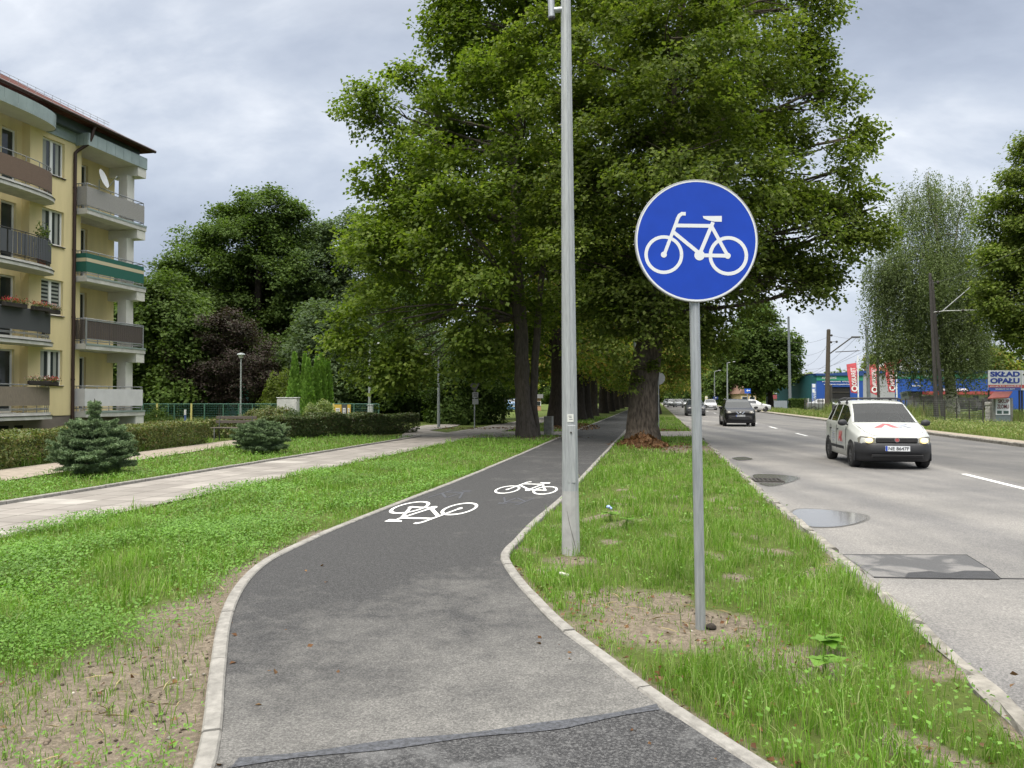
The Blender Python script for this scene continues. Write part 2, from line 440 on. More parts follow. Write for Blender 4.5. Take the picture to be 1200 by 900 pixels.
# slabs of the pavement: square concrete flags, some paler
m, nt, b = new_mat('pavement_slabs')
mp = N(nt, 'ShaderNodeMapping'); mp.inputs['Rotation'].default_value = (0, 0, ANG); L(nt, coords(nt), mp.inputs['Vector'])
br = N(nt, 'ShaderNodeTexBrick', offset=.0, Scale=1.0); br.inputs['Brick Width'].default_value = .5; br.inputs['Row Height'].default_value = .5
br.inputs['Mortar Size'].default_value = .012; br.inputs['Color1'].default_value = c4((.19, .175, .16)); br.inputs['Color2'].default_value = c4((.27, .25, .23)); br.inputs['Mortar'].default_value = c4((.09, .085, .07))
br.inputs['Bias'].default_value = -.25
L(nt, mp.outputs['Vector'], br.inputs['Vector'])
gn = noise(nt, 1.6, None, 6); g2 = ramp(nt, gn, [(.35, (.82, .81, .8)), (.65, (1.1, 1.1, 1.09))])
vor = N(nt, 'ShaderNodeTexWhiteNoise', noise_dimensions='2D')
sn = N(nt, 'ShaderNodeVectorMath', operation='SNAP'); sn.inputs[1].default_value = (1.0, .5, 1); L(nt, mp.outputs['Vector'], sn.inputs[0]); L(nt, sn.outputs[0], vor.inputs['Vector'])
pale = ramp(nt, vor.outputs['Value'], [(.955, (0, 0, 0)), (.96, (.4, .4, .4))])
cc = mixc(nt, pale.outputs['Color'], br.outputs['Color'], (.42, .405, .375))
L(nt, mixc(nt, 1.0, cc, g2.outputs['Color'], 'MULTIPLY'), b.inputs['Base Color']); b.inputs['Roughness'].default_value = .9
bump(nt, b, br.outputs['Fac'], -.4, .01)
M['slabs'] = m
M['gravel'] = mat('trodden_gravel', (.30, .26, .215), .95, var=.35, scale=5, bmp=.4, bscale=50, spec=.1)
M['white_paint'] = mat('road_paint', (.78, .78, .76), .7, var=.25, scale=30, spec=.3)
M['ghost_paint'] = mat('blacked_out_paint', (.062, .066, .08), .6, var=.3, scale=18)
M['worn_paint'] = mat('worn_road_paint', (.55, .54, .52), .8, var=.4, scale=12)

# --- sheets
gs = MB(); S = 2500
gs.add([(-S, -S, -.14), (S, -S, -.14), (S, S, -.14), (-S, S, -.14)], [(0, 1, 2, 3)])
tag(gs.build('ground', M['field']), kind='structure')
def lawn(name, oo, yy):
    O_, Y_ = np.meshgrid(oo, yy)
    X_ = O_ + SL * Y_
    z = -.012 + .010 * np.sin(X_ * 3.1 + Y_ * 1.7) * np.sin(Y_ * 2.3 - X_)
    V = np.stack([X_, Y_, z], -1).reshape(-1, 3)
    a, bq = len(yy), len(oo); i = np.arange(a - 1)[:, None] * bq + np.arange(bq - 1)[None]
    q = np.stack([i, i + 1, i + 1 + bq, i + bq], -1).reshape(-1, 4)
    return tag(np_mesh(name, V, [q], M['lawn'], attr={'soil': soil_amount(V[:, 0], V[:, 1])}), kind='structure')
yy = np.concatenate([np.arange(-3, 12, .1), np.arange(12, 45, .35), np.arange(45, 320, 6)])
lawn('lawn', np.concatenate([np.arange(-95, -12, 3), np.arange(-12, -4, .4), np.arange(-4, 1.66, .1), [1.72]]), yy)
lawn('verge', np.concatenate([[12.9], np.arange(13.2, 22, .5), np.arange(22, 120, 4)]), np.concatenate([np.arange(0, 60, 1), np.arange(60, 320, 6)]))
yr = np.array([-6, 0, 5, 10, 20, 40, 80, 160, 330.])
strip('road', O_ROADL - .12 + SL * yr, O_ROADR + .1 + SL * yr, -.06, M['road'], yr)
strip('pavement', O_ROADR + .16 + SL * yr, O_ROADR + 1.35 + SL * yr, -.004, M['gravel'], yr)
strip('cycle_path', PLX(ys), PRX(ys), .014, M['path'], cuts=4)
yn = np.arange(.5, 4.2, .1); 
def seam_y(x): return np.interp(x, [-1.2, .24, .71, 1.5], [3.13, 3.52, 3.72, 4.0])
V = []; F = []
xs = np.linspace(-1.4, 1.25, 30)
top = [(x, float(seam_y(x))) for x in xs]
lim = [(x, y) for x, y in top if PLX(y) + .005 < x < PRX(y) - .005]
pts = lim + [(float(PRX(y)) - .004, y) for y in (3.6, 3.2, 2.8, 2.4, 1.8, 1.2, .6)] + [(float(PLX(y)) + .004, y) for y in (.6, 1.2, 1.8, 2.4, 2.8, 3.05)]
g = MB(); g.add([(x, y, .018) for x, y in pts], [tuple(range(len(pts)))[::-1]]); g.mi = [0]
tag(g.build('cycle_path_patch', M['coarse']), kind='structure')
g = MB()
for (x0, y0), (x1, y1) in zip(lim[:-1], lim[1:]):
    w0, w1 = .035 + .012 * math.sin(x0 * 9), .035 + .012 * math.sin(x1 * 9)
    g.add([(x0, y0 - w0, .0215), (x1, y1 - w1, .0215), (x1, y1 + w1, .0215), (x0, y0 + w0, .0215)], [(0, 1, 2, 3)])
tag(g.build('path_seam', M['seam']), kind='structure')
yw = np.concatenate([np.arange(2, 36, 1), np.arange(36, 120, 4)])
strip('sidewalk', O_SW0 + SL * yw, O_SW1 + SL * yw, .012, M['slabs'], yw)
# cross walk between pavement, cycle path and road
cw = [(-1.6, 31.2), (PLX(31.2) - .0, 31.2), (PLX(34.8), 34.8), (-.6, 34.8)]
g = MB(); g.add([(x, y, .009) for x, y in cw], [(0, 1, 2, 3)])
g.add([(PRX(30.2), 30.2, .009), (1.72 + SL * 30.2, 30.2, .009), (1.72 + SL * 35, 35, .009), (PRX(35), 35, .009)], [(0, 1, 2, 3)])
tag(g.build('crosswalk_path', M['slabs']), kind='structure')
# earth footpath along the hedge and the side path to the park
fy = np.array([6, 10, 14, 18, 22, 26, 29.0])
strip('footpath', -10.75 + .06 * (fy - 16), -9.15 + .03 * (fy - 16), .006, M['gravel'], fy)
sp_px = [(466, 513), (484, 500.5), (500, 498), (541, 496.3), (536, 499.2), (503, 504.2), (534, 508.3), (600, 508.8), (604, 512), (560, 513)]
g = MB(); g.add([G(x, y, .020) for x, y in sp_px], [tuple(range(len(sp_px)))]); tag(g.build('side_path', M['slabs']), kind='structure')

# --- kerbs
def kerb(name, line, w, z0, z1, m, unit=1.0, side=1, rough=0.0, seed=1):
    """stones laid end to end along LINE, on the SIDE given"""
    r = random.Random(seed); g = MB()
    pts = [Vector((p[0], p[1], 0)) for p in line]
    seg = [0]
    for a, bb in zip(pts[:-1], pts[1:]): seg.append(seg[-1] + (bb - a).length)
    def at(d):
        i = max(0, min(len(seg) - 2, int(np.searchsorted(seg, d)) - 1)); t = (d - seg[i]) / max(1e-6, seg[i + 1] - seg[i])
        return pts[i].lerp(pts[i + 1], t)
    d = 0.0
    while d < seg[-1] - .02:
        far = at(d).y
        u = unit if far < 40 else unit * 8
        e = min(seg[-1], d + u * (r.uniform(.7, 1.25) if rough else 1)); gap = .006 if far < 40 else 0
        k = 4 if far < 12 else 1
        zt = z1 + r.uniform(-1, 1) * (.004 + rough * .3); sh = r.uniform(-1, 1) * rough * .35
        prev = None
        rows = []
        for i in range(k + 1):
            q = d + gap + (e - d - 2 * gap) * i / k
            p = at(q); tdir = (at(min(seg[-1], q + .05)) - at(max(0, q - .05))).normalized(); nn = Vector((-tdir.y, tdir.x, 0)) * side
            j = [r.uniform(-1, 1) * rough * .3 for _ in range(6)]
            ch = .010 if not rough else .025
            p = p + nn * sh
            rows.append([p + nn * (j[0]) + Vector((0, 0, z0)), p + nn * j[0] + Vector((0, 0, zt - ch + j[1])), p + nn * (ch + j[2]) + Vector((0, 0, zt + j[3] * .5)),
                         p + nn * (w - ch + j[4]) + Vector((0, 0, zt + j[5] * .5)), p + nn * (w + j[4]) + Vector((0, 0, zt - ch)), p + nn * (w + j[4]) + Vector((0, 0, z0))])
        vs = [v for row in rows for v in row]; fs = []
        for i in range(k):
            for c in range(5): fs.append((i * 6 + c, i * 6 + c + 1, i * 6 + 7 + c, i * 6 + 6 + c))
        fs += [tuple(range(5, -1, -1)), tuple(range(k * 6, k * 6 + 6))]
        g.add(vs, fs); d = e
    return tag(g.build(name, m), kind='structure')
yk = np.concatenate([np.arange(.5, 12, .1), np.arange(12, 165, 1)])
kerb('kerb', [(PLX(y), y) for y in yk], .085, -.1, .030, M['concrete'], 1.0, 1, seed=3)
kerb('kerb', [(PRX(y), y) for y in yk], .085, -.1, .028, M['concrete'], 1.0, -1, seed=4)
kerb('kerb', [(O_SW0 + SL * y, y) for y in np.arange(2, 31, 1)], .08, -.1, .06, M['concrete'], 1.0, 1, seed=5)
yk = np.concatenate([np.arange(-4, 30, .25), np.arange(30, 330, 2)])
kerb('road_kerb', [(O_ROADL - .14 + SL * y, y) for y in yk], .125, -.14, .006, M['old_kerb'], .85, -1, rough=.07, seed=6)
kerb('road_kerb', [(O_ROADR + SL * y, y) for y in yk], .16, -.14, .06, M['old_kerb'], 1.0, -1, rough=.015, seed=7)

# --- road markings, patch, puddles
g = MB()
def dash(o, y0, y1, w=.13, z=-.056):
    g.add([RD(o - w / 2, y0, z), RD(o + w / 2, y0, z), RD(o + w / 2, y1, z), RD(o - w / 2, y1, z)], [(0, 1, 2, 3)])
dash(6.36, 12.2, 15.9)
for y0, y1 in ((24.2, 27.2), (32, 34.5), (40, 42.6), (48, 51), (58, 61), (68, 71), (80, 83), (92, 95), (104, 107), (118, 122)): dash(6.3, y0, y1)
tag(g.build('road_marking', M['white_paint']), kind='structure')
pp = [G(988, 650, -.055), G(1133, 650.5, -.055), G(1160, 667, -.055), G(1172, 678, -.055), G(1024, 676, -.055)]
g = MB(); g.add(pp, [(4, 3, 2, 1, 0)]); 
m, nt, b = new_mat('road_patch')
gr = noise(nt, 120, None, 3, .8); bl = noise(nt, 1.7, None, 5, .6, .6)
c = mixc(nt, ramp(nt, bl, [(.45, (0, 0, 0)), (.56, (1, 1, 1))]).outputs['Color'], (.15, .145, .14), (.06, .06, .062))
L(nt, mixc(nt, 1.0, c, ramp(nt, gr, [(.3, (.6, .6, .6)), (.7, (1.3, 1.3, 1.3))]).outputs['Color'], 'MULTIPLY'), b.inputs['Base Color']); b.inputs['Roughness'].default_value = .7; bump(nt, b, gr, .5, .006)
tag(g.build('road_patch', m), kind='structure')
g = MB()
sp2 = [G(x, y, -.0505) for x, y in ((1060, 676.8), (1064, 671), (1090, 669), (1110, 672), (1130, 668.5), (1162, 669), (1172, 678.4), (1120, 677.8))]
g.add(sp2, [tuple(range(len(sp2)))[::-1]])
g.tube([G(988, 650, -.056), G(1133, 650.5, -.056), G(1160, 667, -.056), G(1173, 678, -.056), G(1215, 678.5, -.056)], .006, 5)
g.tube([G(1024, 676.5, -.056), G(1100, 678, -.056), G(1173, 678, -.056)], .008, 5)
tag(g.build('road_crack', mat('fresh_tar', (.03, .03, .033), .55, bmp=.8, scale=14, var=.4)), kind='structure')
m, nt, b = new_mat('puddle_water'); b.inputs['Base Color'].default_value = c4((.12, .115, .11)); b.inputs['Roughness'].default_value = .10; b.inputs['Specular IOR Level'].default_value = .45
M['puddle'] = m
M['damp'] = mat('damp_asphalt', (.11, .105, .097), .5, var=.3, scale=30)
def puddle(px, z, r_=1.0, m_=None, name='puddle'):
    pts = [G(x, y, z) for x, y in px]
    c = sum(pts, Vector()) / len(pts)
    sm = []
    n = len(pts)
    for i in range(n):
        p0, p1, p2, p3 = pts[i - 1], pts[i], pts[(i + 1) % n], pts[(i + 2) % n]
        for t in (0, .25, .5, .75):
            q = .5 * ((2 * p1) + (p2 - p0) * t + (2 * p0 - 5 * p1 + 4 * p2 - p3) * t * t + (3 * p1 - p0 - 3 * p2 + p3) * t ** 3)
            q = c + (q - c) * r_; q.z = z; sm.append(q)
    g = MB(); g.add(sm, [tuple(range(len(sm)))])
    if (sm[1] - sm[0]).cross(sm[len(sm) // 3] - sm[0]).z < 0: g.f[0].reverse()
    return tag(g.build(name, m_ or M['puddle']), kind='structure')
pa = [(928, 604), (945, 616), (985, 616.5), (1014, 609), (1010, 602.5), (970, 597.5), (936, 596.5)]
pb = [(884, 556), (886, 563), (897, 569), (914, 568), (936, 560), (912, 556)]
pc = [(858, 536.5), (866, 539.5), (882, 538), (872, 535.3)]
for q in (pa, pb, pc):
    puddle(q, -.056, 1.07, M['damp'], 'damp_asphalt'); puddle(q, -.0525)
# gully grate in the second puddle
gp = G(900, 563, -.05)
t = thing('drain_grate', 'dark square drain grate in the puddle at the near kerb of the road', 'drain grate', gp, -ANG)
g = MB(); s = .24
for a in (-1, 1): g.box((a * s, 0, .006), (.05, 2 * s + .05, .02)); g.box((0, a * s, .007), (2 * s - .06, .05, .02))
M['iron'] = mat('cast_iron', (.045, .04, .035), .7, var=.4, scale=20, bmp=.4)
g.build('frame', M['iron'], t, local=True)
g = MB()
for k in range(5): g.box((-.16 + .08 * k, 0, .004), (.035, 2 * s - .06, .016))
g.build('bars', M['iron'], t, local=True)
g = MB(); g.box((0, 0, -.0045), (2 * s - .06, 2 * s - .06, .008)); g.build('pit', mat('pit_black', (.006, .006, .006), .9), t, local=True)

# --- the bicycle figure (sign and path markings)
def bike_figure(frame_only=False, wheels=True):
    """list of flat polygons; unit: radius of the sign disc, x right, y up"""
    k = 364.0; c0 = (481, 458)
    def q(x, y): return ((x - c0[0]) / k, (c0[1] - y) / k)
    out_ = []
    def bar(a, bb, w):
        a = Vector(q(*a)); bb = Vector(q(*bb)); t_ = (bb - a).normalized(); nn = Vector((-t_.y, t_.x)) * (w / k / 2)
        out_.append([a - nn, bb - nn, bb + nn, a + nn])
    def ring(c, r0, r1, n=40):
        for i in range(n):
            a0, a1 = 2 * math.pi * i / n, 2 * math.pi * (i + 1) / n
            p = [Vector(q(c[0] + r * math.cos(a), c[1] + r * math.sin(a))) for r, a in ((r0, a0), (r1, a0), (r1, a1), (r0, a1))]
            out_.append(p)
    def disc(c, r, n=24): out_.append([Vector(q(c[0] + r * math.cos(2 * math.pi * i / n), c[1] + r * math.sin(2 * math.pi * i / n))) for i in range(n)])
    if wheels:
        ring((287, 545), 96, 116); ring((672, 545), 97, 118); disc((287, 545), 18); disc((668, 545), 18); disc((500, 545), 31)
    bar((290, 543), (368, 325), 20); bar((364, 332), (378, 306), 21); bar((372, 312), (392, 298), 21); bar((386, 298), (414, 298), 21)
    bar((352, 369), (572, 368), 22); bar((337, 405), (492, 528), 22); bar((507, 522), (578, 345), 22); bar((568, 368), (668, 545), 21)
    if wheels: bar((530, 545), (655, 545), 22)
    out_.append([Vector(q(*p)) for p in ((515, 310), (630, 307), (630, 342), (585, 342), (550, 335), (522, 324))])
    return out_
def path_bike(cx_px, cy_px, w, l, flip, m_, z, **kw):
    c = G(cx_px, cy_px); g = MB()
    ux, uy = Vector((DV.y, -DV.x, 0)), DV
    polys = bike_figure(**kw)
    for i, p in enumerate(polys):
        pts = []
        for v in p:
            a, bq = v.x / 1.70 * w, (v.y + .04) / 1.01 * l
            if flip: a, bq = -a, -bq
            pts.append(c + ux * a + uy * bq + Vector((0, 0, z + i * .00002)))
        g.add(pts, [tuple(range(len(pts)))])
        if (pts[1] - pts[0]).cross(pts[2] - pts[0]).z < 0: g.f[-1].reverse()
    return tag(g.build('cycle_path_marking', m_), kind='structure')
path_bike(621, 572.5, 1.0, 1.75, False, M['white_paint'], .0185)
path_bike(500, 601.5, 1.12, 1.9, True, M['white_paint'], .0185)
path_bike(526, 582.0, .8, 1.5, False, M['ghost_paint'], .0165, wheels=False)
path_bike(605, 586.5, .75, 1.1, True, M['ghost_paint'], .0165, wheels=False)
# ------------------------------------------------------------------ grass, weeds, fallen leaves
M['grass'] = leaf_mat('grass_blades', [(0.069, 0.155, 0.015), (0.111, 0.228, 0.021), (0.151, 0.281, 0.034), (0.184, 0.269, 0.071), (0.276, 0.309, 0.132)], .35, .55, 1.2, .25)
M['weed'] = leaf_mat('weed_leaves', [(0.061, 0.143, 0.014), (0.093, 0.203, 0.020), (0.134, 0.257, 0.039), (0.104, 0.213, 0.028)], .3, .5, .9, .3)
M['tall_weed'] = leaf_mat('tall_weeds', [(0.081, 0.138, 0.028), (0.127, 0.190, 0.044), (0.196, 0.218, 0.077), (0.253, 0.241, 0.121)], .3, .6, .5, .2)
M['dead_leaf'] = leaf_mat('dead_leaves', [(0.088, 0.039, 0.015), (0.121, 0.061, 0.024), (0.154, 0.094, 0.048), (0.066, 0.028, 0.012)], .15, .7, 2, .2)
BANDS = [(1.6, 5.2, 5600, .0044), (5.2, 9.5, 3000, .0055), (9.5, 17, 950, .0095), (17, 32, 240, .017), (32, 62, 50, .03)]
def blade_mesh(name, X, Y, h, w, m, parent=None, z0=-.015, lean=.6, r=rng):
    n = len(X)
    a = r.uniform(0, 2 * np.pi, n); ld = r.uniform(0, 2 * np.pi, n); le = np.abs(r.normal(0, 1, n)) * lean * h * .6 + .1 * h
    px, py = np.cos(a) * w / 2, np.sin(a) * w / 2
    lx, ly = np.cos(ld) * le, np.sin(ld) * le
    V = np.empty((n, 5, 3))
    V[:, 0] = np.stack([X - px, Y - py, np.full(n, z0)], -1); V[:, 1] = np.stack([X + px, Y + py, np.full(n, z0)], -1)
    V[:, 2] = np.stack([X + px * .85 + lx * .3, Y + py * .85 + ly * .3, z0 + h * .6], -1); V[:, 3] = np.stack([X - px * .85 + lx * .3, Y - py * .85 + ly * .3, z0 + h * .6], -1)
    V[:, 4] = np.stack([X + lx, Y + ly, z0 + h * np.clip(1 - .35 * le / h, .5, 1)], -1)
    b0 = np.arange(n)[:, None] * 5
    return V.reshape(-1, 3), [b0 + np.array([[0, 1, 2, 3]]), b0 + np.array([[3, 2, 4]])]
def leaf_cards(pos, nrm, tan, size, asp=.6, fold=.25):
    """folded leaf: base, two sides, tip; POS is the base"""
    n = len(pos); bt = np.cross(nrm, tan); s = size[:, None]
    V = np.empty((n, 4, 3))
    V[:, 0] = pos; V[:, 2] = pos + tan * s
    V[:, 1] = pos + tan * s * .45 + bt * s * asp * .5 + nrm * s * fold * .5
    V[:, 3] = pos + tan * s * .45 - bt * s * asp * .5 + nrm * s * fold * .5
    b0 = np.arange(n)[:, None] * 4
    return V.reshape(-1, 3), [b0 + np.array([[0, 1, 2]]), b0 + np.array([[0, 2, 3]])]
def unit(v): return v / np.maximum(1e-9, np.linalg.norm(v, axis=-1, keepdims=True))
def join(parts):
    Vs, Fs, k = [], {}, 0
    for V, F in parts:
        for f in F: Fs.setdefault(f.shape[1], []).append(f + k)
        Vs.append(V); k += len(V)
    return np.concatenate(Vs), [np.concatenate(v) for v in Fs.values()]
def sample(lo, hi, y0, y1, dens, r=rng):
    """random points between two edges x=lo(y) .. hi(y)"""
    n = int(dens * (y1 - y0) * max(.1, float(np.mean(hi(np.linspace(y0, y1, 9)) - lo(np.linspace(y0, y1, 9))))))
    Y = r.uniform(y0, y1, n); X = lo(Y) + (hi(Y) - lo(Y)) * r.uniform(0, 1, n)
    return X, Y
def vnoise(X, Y, s, seed=0):
    return .5 + .25 * (np.sin(X * s * 1.3 + seed + 2 * np.sin(Y * s * .7 + seed)) + np.sin(Y * s * 1.1 + 1.7 * seed + 2 * np.sin(X * s * .9)))
def grass_zone(lo, hi, dens_k, h0, h1, y0=1.6, y1=62, weed=0.0, tuft=1.0, lim=None):
    bl, lf = [], []
    for (a, b_, d, w) in BANDS:
        a, b_ = max(a, y0), min(b_, y1)
        if b_ <= a: continue
        X, Y = sample(lo, hi, a, b_, d * dens_k)
        # gather blades into tufts
        cell = .07 + .012 * a
        if tuft: 
            gx, gy = np.round(X / cell), np.round(Y / cell)
            jx = np.modf(np.abs(np.sin(gx * 12.9898 + gy * 78.233) * 43758.5))[0]; jy = np.modf(np.abs(np.sin(gx * 39.3 + gy * 11.1) * 24634.6))[0]
            k = rng.uniform(0, 1, len(X)) < .6
            X = np.where(k, gx * cell + (jx - .5) * cell + rng.normal(0, cell * .22, len(X)), X); Y = np.where(k, gy * cell + (jy - .5) * cell + rng.normal(0, cell * .22, len(Y)), Y)
            hk = .55 + .9 * jx
        else: hk = np.ones(len(X))
        s = soil_amount(X, Y); nz = vnoise(X, Y, 2.6, 1)
        keep = (rng.uniform(0, 1, len(X)) > np.clip(s * 1.05 - .12, 0, .86)) & (X > lo(Y)) & (X < hi(Y)) & (rng.uniform(0, 1, len(X)) < np.clip(2.1 * (.55 * nz + .45 * vnoise(X, Y, 5.5, 9) - .20), .10, 1))
        X, Y, s, hk = X[keep], Y[keep], s[keep], hk[keep]
        h = rng.uniform(h0, h1, len(X)) * hk * (1 - .45 * s) * (.55 + .75 * vnoise(X, Y, 1.7, 3) + .55 * np.clip(vnoise(X, Y, 4.3, 6) - .62, 0, 1) * 3)
        bl.append(blade_mesh('', X, Y, h, w * rng.uniform(.7, 1.3, len(X)), None))
        if weed > 0:
            X, Y = sample(lo, hi, a, b_, d * weed * .58)
            s = soil_amount(X, Y); nz = vnoise(X, Y, 1.9, 5)
            keep = (rng.uniform(0, 1, len(X)) > np.clip(s * 1.1 - .02, 0, .955)) & (rng.uniform(0, 1, len(X)) < nz * 1.5 - .1)
            X, Y = X[keep], Y[keep]; n = len(X)
            zt = rng.uniform(.01, .115, n) * (.6 + .8 * vnoise(X, Y, 1.4, 8))
            nr = unit(np.stack([rng.normal(0, .45, n), rng.normal(0, .45, n) - .15, np.ones(n)], -1))
            tn = rng.normal(0, 1, (n, 3)); tn = unit(tn - nr * (tn * nr).sum(-1, keepdims=True))
            lf.append(leaf_cards(np.stack([X, Y, zt], -1), nr, tn, rng.uniform(.012, .036, n) * (w / .006) ** .5, .5 + .3 * (n % 2)))
    return bl, lf
eps = .10
B1, L1 = grass_zone(lambda y: O_SW1 + SL * y - .03, lambda y: PLX(y) - eps, .8, .05, .15, weed=2.2, y1=31)
B2, L2 = grass_zone(lambda y: PRX(y) + eps, lambda y: O_ROADL - .1 + SL * y, 1.0, .05, .15, weed=.17, y1=30.1)
B3, L3 = grass_zone(lambda y: -9.1 + .03 * (y - 16), lambda y: O_SW0 - .1 + SL * y, .7, .06, .13, y0=6, y1=30, weed=1.0)
B4, L4 = grass_zone(lambda y: O_SW1 + .05 + SL * y, lambda y: PLX(y) - eps, 1.0, .06, .12, y0=34.8, y1=62)
B5, L5 = grass_zone(lambda y: PRX(y) + eps, lambda y: O_ROADL - .1 + SL * y, 1.0, .06, .12, y0=35, y1=62)
B6, L6 = grass_zone(lambda y: np.full_like(y, -13.), lambda y: -10.9 + .06 * (y - 16), .6, .1, .2, y0=9, y1=28)
V, F = join(B1 + B2 + B3 + B4 + B5 + B6)
tag(np_mesh('grass', V, F, M['grass']), 'green grass growing beside the cycle path', 'grass', kind='stuff')
V, F = join(L1 + L2 + L3)
tag(np_mesh('low_weeds', V, F, M['weed']), 'low broad leaved clover and weeds in the grass', 'weeds', kind='stuff')
# tall weeds on the far verge, before the yard
bl = []
def verge(n, o0, o1, y0, y1, h0, h1, w):
    Y = rng.uniform(y0, y1, n); o = rng.uniform(o0, o1, n); X = o + SL * Y
    k = .4 + 1.2 * vnoise(X, Y, .7, 2)
    bl.append(blade_mesh('', X, Y, rng.uniform(h0, h1, n) * k, w * rng.uniform(.6, 1.3, n), None, lean=.5))
verge(34000, 13.2, 17.5, 18, 60, .10, .26, .018); verge(9000, 13.2, 18, 60, 120, .15, .35, .05)
verge(3500, 15.5, 19, 52, 72, .3, .8, .022); verge(9000, 17.0, 23, 55, 78, .4, 1.05, .028); verge(5000, 23.3, 27, 40, 60, .3, .8, .025)
V, F = join(bl)
tag(np_mesh('verge_grass', V, F, M['tall_weed']), 'tall seeding grass on the verge beyond the road', 'grass', kind='stuff')
n = 12000; Y = rng.uniform(20, 70, n); X = rng.uniform(13.2, 21, n) + SL * Y
V, F = leaf_cards(np.stack([X, Y, rng.uniform(.03, .26, n)], -1), unit(rng.normal(0, .5, (n, 3)) + [0, -.3, 1]), unit(rng.normal(0, 1, (n, 3))), rng.uniform(.05, .13, n), .6)
tag(np_mesh('verge_weeds', V, F, M['tall_weed']), 'broad leaved weeds on the verge beyond the road', 'weeds', kind='stuff')
bl = []
X = rng.uniform(-20, -9.5, 9000); Y = rng.uniform(34, 60, 9000)
bl.append(blade_mesh('', X, Y, rng.uniform(.15, .6, 9000), np.full(9000, .03), None))
V, F = join(bl); tag(np_mesh('tall_grass', V, F, M['tall_weed']), 'uncut grass inside the green mesh fence', 'grass', kind='stuff')
# fallen leaves
def litter(cx, cy, rx, ry, n, s0, s1, zmax=.01):
    a = rng.uniform(0, 2 * np.pi, n); q = np.sqrt(rng.uniform(0, 1, n)); X = cx + np.cos(a) * q * rx; Y = cy + np.sin(a) * q * ry
    nr = unit(rng.normal(0, .45, (n, 3)) + [0, 0, 1]); tn = rng.normal(0, 1, (n, 3)); tn = unit(tn - nr * (tn * nr).sum(-1, keepdims=True))
    return leaf_cards(np.stack([X, Y, rng.uniform(.004, zmax + .004, n)], -1), nr, tn, rng.uniform(s0, s1, n), .75, .35)
LT = [litter(-1.9, 3.8, 1.0, 1.4, 60, .02, .05), litter(-2.3, 6, 1.0, 1.6, 30, .02, .05), litter(1.2, 3.7, .8, .8, 90, .02, .05), litter(1.1, 5.0, 1.0, 1.1, 90, .02, .045), litter(1.9, 4.2, .8, 1.2, 70, .02, .05),
      litter(4.5, 24.6, 1.5, 2.6, 420, .05, .1), litter(.6, 29.6, 2.5, 1.5, 250, .05, .1), litter(3.3, 42, 1.3, 6, 1500, .06, .12), litter(7.4, 36.4, .8, .7, 200, .06, .12), litter(-.5, 38.5, 3.5, 1.5, 400, .06, .12)]
t_ = rng.uniform(2.6, 7, 110); X = PRX(t_) + rng.uniform(.09, .3, 110)
nr = unit(rng.normal(0, .4, (110, 3)) + [0, 0, 1]); tn = rng.normal(0, 1, (110, 3)); tn = unit(tn - nr * (tn * nr).sum(-1, keepdims=True))
LT.append(leaf_cards(np.stack([X, t_, np.full(110, .012)], -1), nr, tn, rng.uniform(.02, .05, 110), .75, .35))
V, F = join(LT); tag(np_mesh('fallen_leaves', V, F, M['dead_leaf']), 'brown fallen leaves scattered on the ground', 'leaves', kind='stuff')
# heap of dead leaves and suckers round the foot of the big lime
c = P(749, 500, 24.15)
n = 4200; a = rng.uniform(0, 2 * np.pi, n); q = rng.uniform(0, 1, n) ** .6; hh = rng.uniform(.3, 1, n) * .36 * (1.02 - q) * (1 + .3 * np.sin(a * 3))
pos = np.stack([c.x + np.cos(a) * q * .78 + .1, c.y + np.sin(a) * q * .9, hh + .01], -1)
nr = unit(np.stack([np.cos(a), np.sin(a), np.full(n, .6)], -1) + rng.normal(0, .5, (n, 3))); tn = rng.normal(0, 1, (n, 3)); tn = unit(tn - nr * (tn * nr).sum(-1, keepdims=True))
V, F = leaf_cards(pos, nr, tn, rng.uniform(.06, .15, n), .7, .4)
tag(np_mesh('leaf_heap', V, F, M['dead_leaf']), 'heap of dry brown leaves round the foot of the big lime trunk', 'leaf heap', kind='stuff')
# single rosettes of larger weeds
def rosette(x, y, s, nl, label):
    n = nl; a = np.linspace(0, 2 * np.pi, n, endpoint=False) + rng.uniform(-.2, .2, n)
    out_ = np.stack([np.cos(a), np.sin(a), rng.uniform(-.1, .3, n)], -1); out_ = unit(out_)
    nr = unit(np.stack([-np.cos(a) * .3, -np.sin(a) * .3, np.ones(n)], -1)); nr = unit(nr - out_ * (nr * out_).sum(-1, keepdims=True))
    base = np.array([[x, y, .03 + s * .2]]) + np.stack([np.zeros(n), np.zeros(n), np.linspace(0, s * .35, n)], -1)
    V, F = leaf_cards(base, nr, out_, np.full(n, s) * rng.uniform(.6, 1.2, n), .66, .12)
    b0 = MB(); t = thing('weed_plant', label, 'weed', (x, y, 0))
    np_mesh('leaves', V, F, M['weed'], t)
    b0.tube([(x, y, -.01), (x, y, s * 1.1)], [.006, .003], 6); b0.build('stem', M['weed'], t)
p = G(967, 768); rosette(p.x, p.y, .15, 11, 'large pale leaved weed growing in the grass between the sign post and the road')
p = G(965, 790); rosette(p.x, p.y, .13, 8, 'second pale leaved weed just in front of the larger pale weed by the road')
p = G(735, 618); rosette(p.x, p.y, .17, 9, 'broad leaved burdock growing to the side of the lamp post foot')
p = G(715, 610); rosette(p.x, p.y, .15, 8, 'dark broad leaved dock beside the burdock near the lamp post')
g = MB(); p = G(661, 677); g.box((p.x, p.y, .03), (.025, .11, .02), R(35), bev=.004)
tag(g.build('litter_scrap', mat('scrap_white', (.62, .6, .55), .8, var=.2, scale=30)), 'small off-white scrap of litter lying in grass by the lamp post', 'litter')
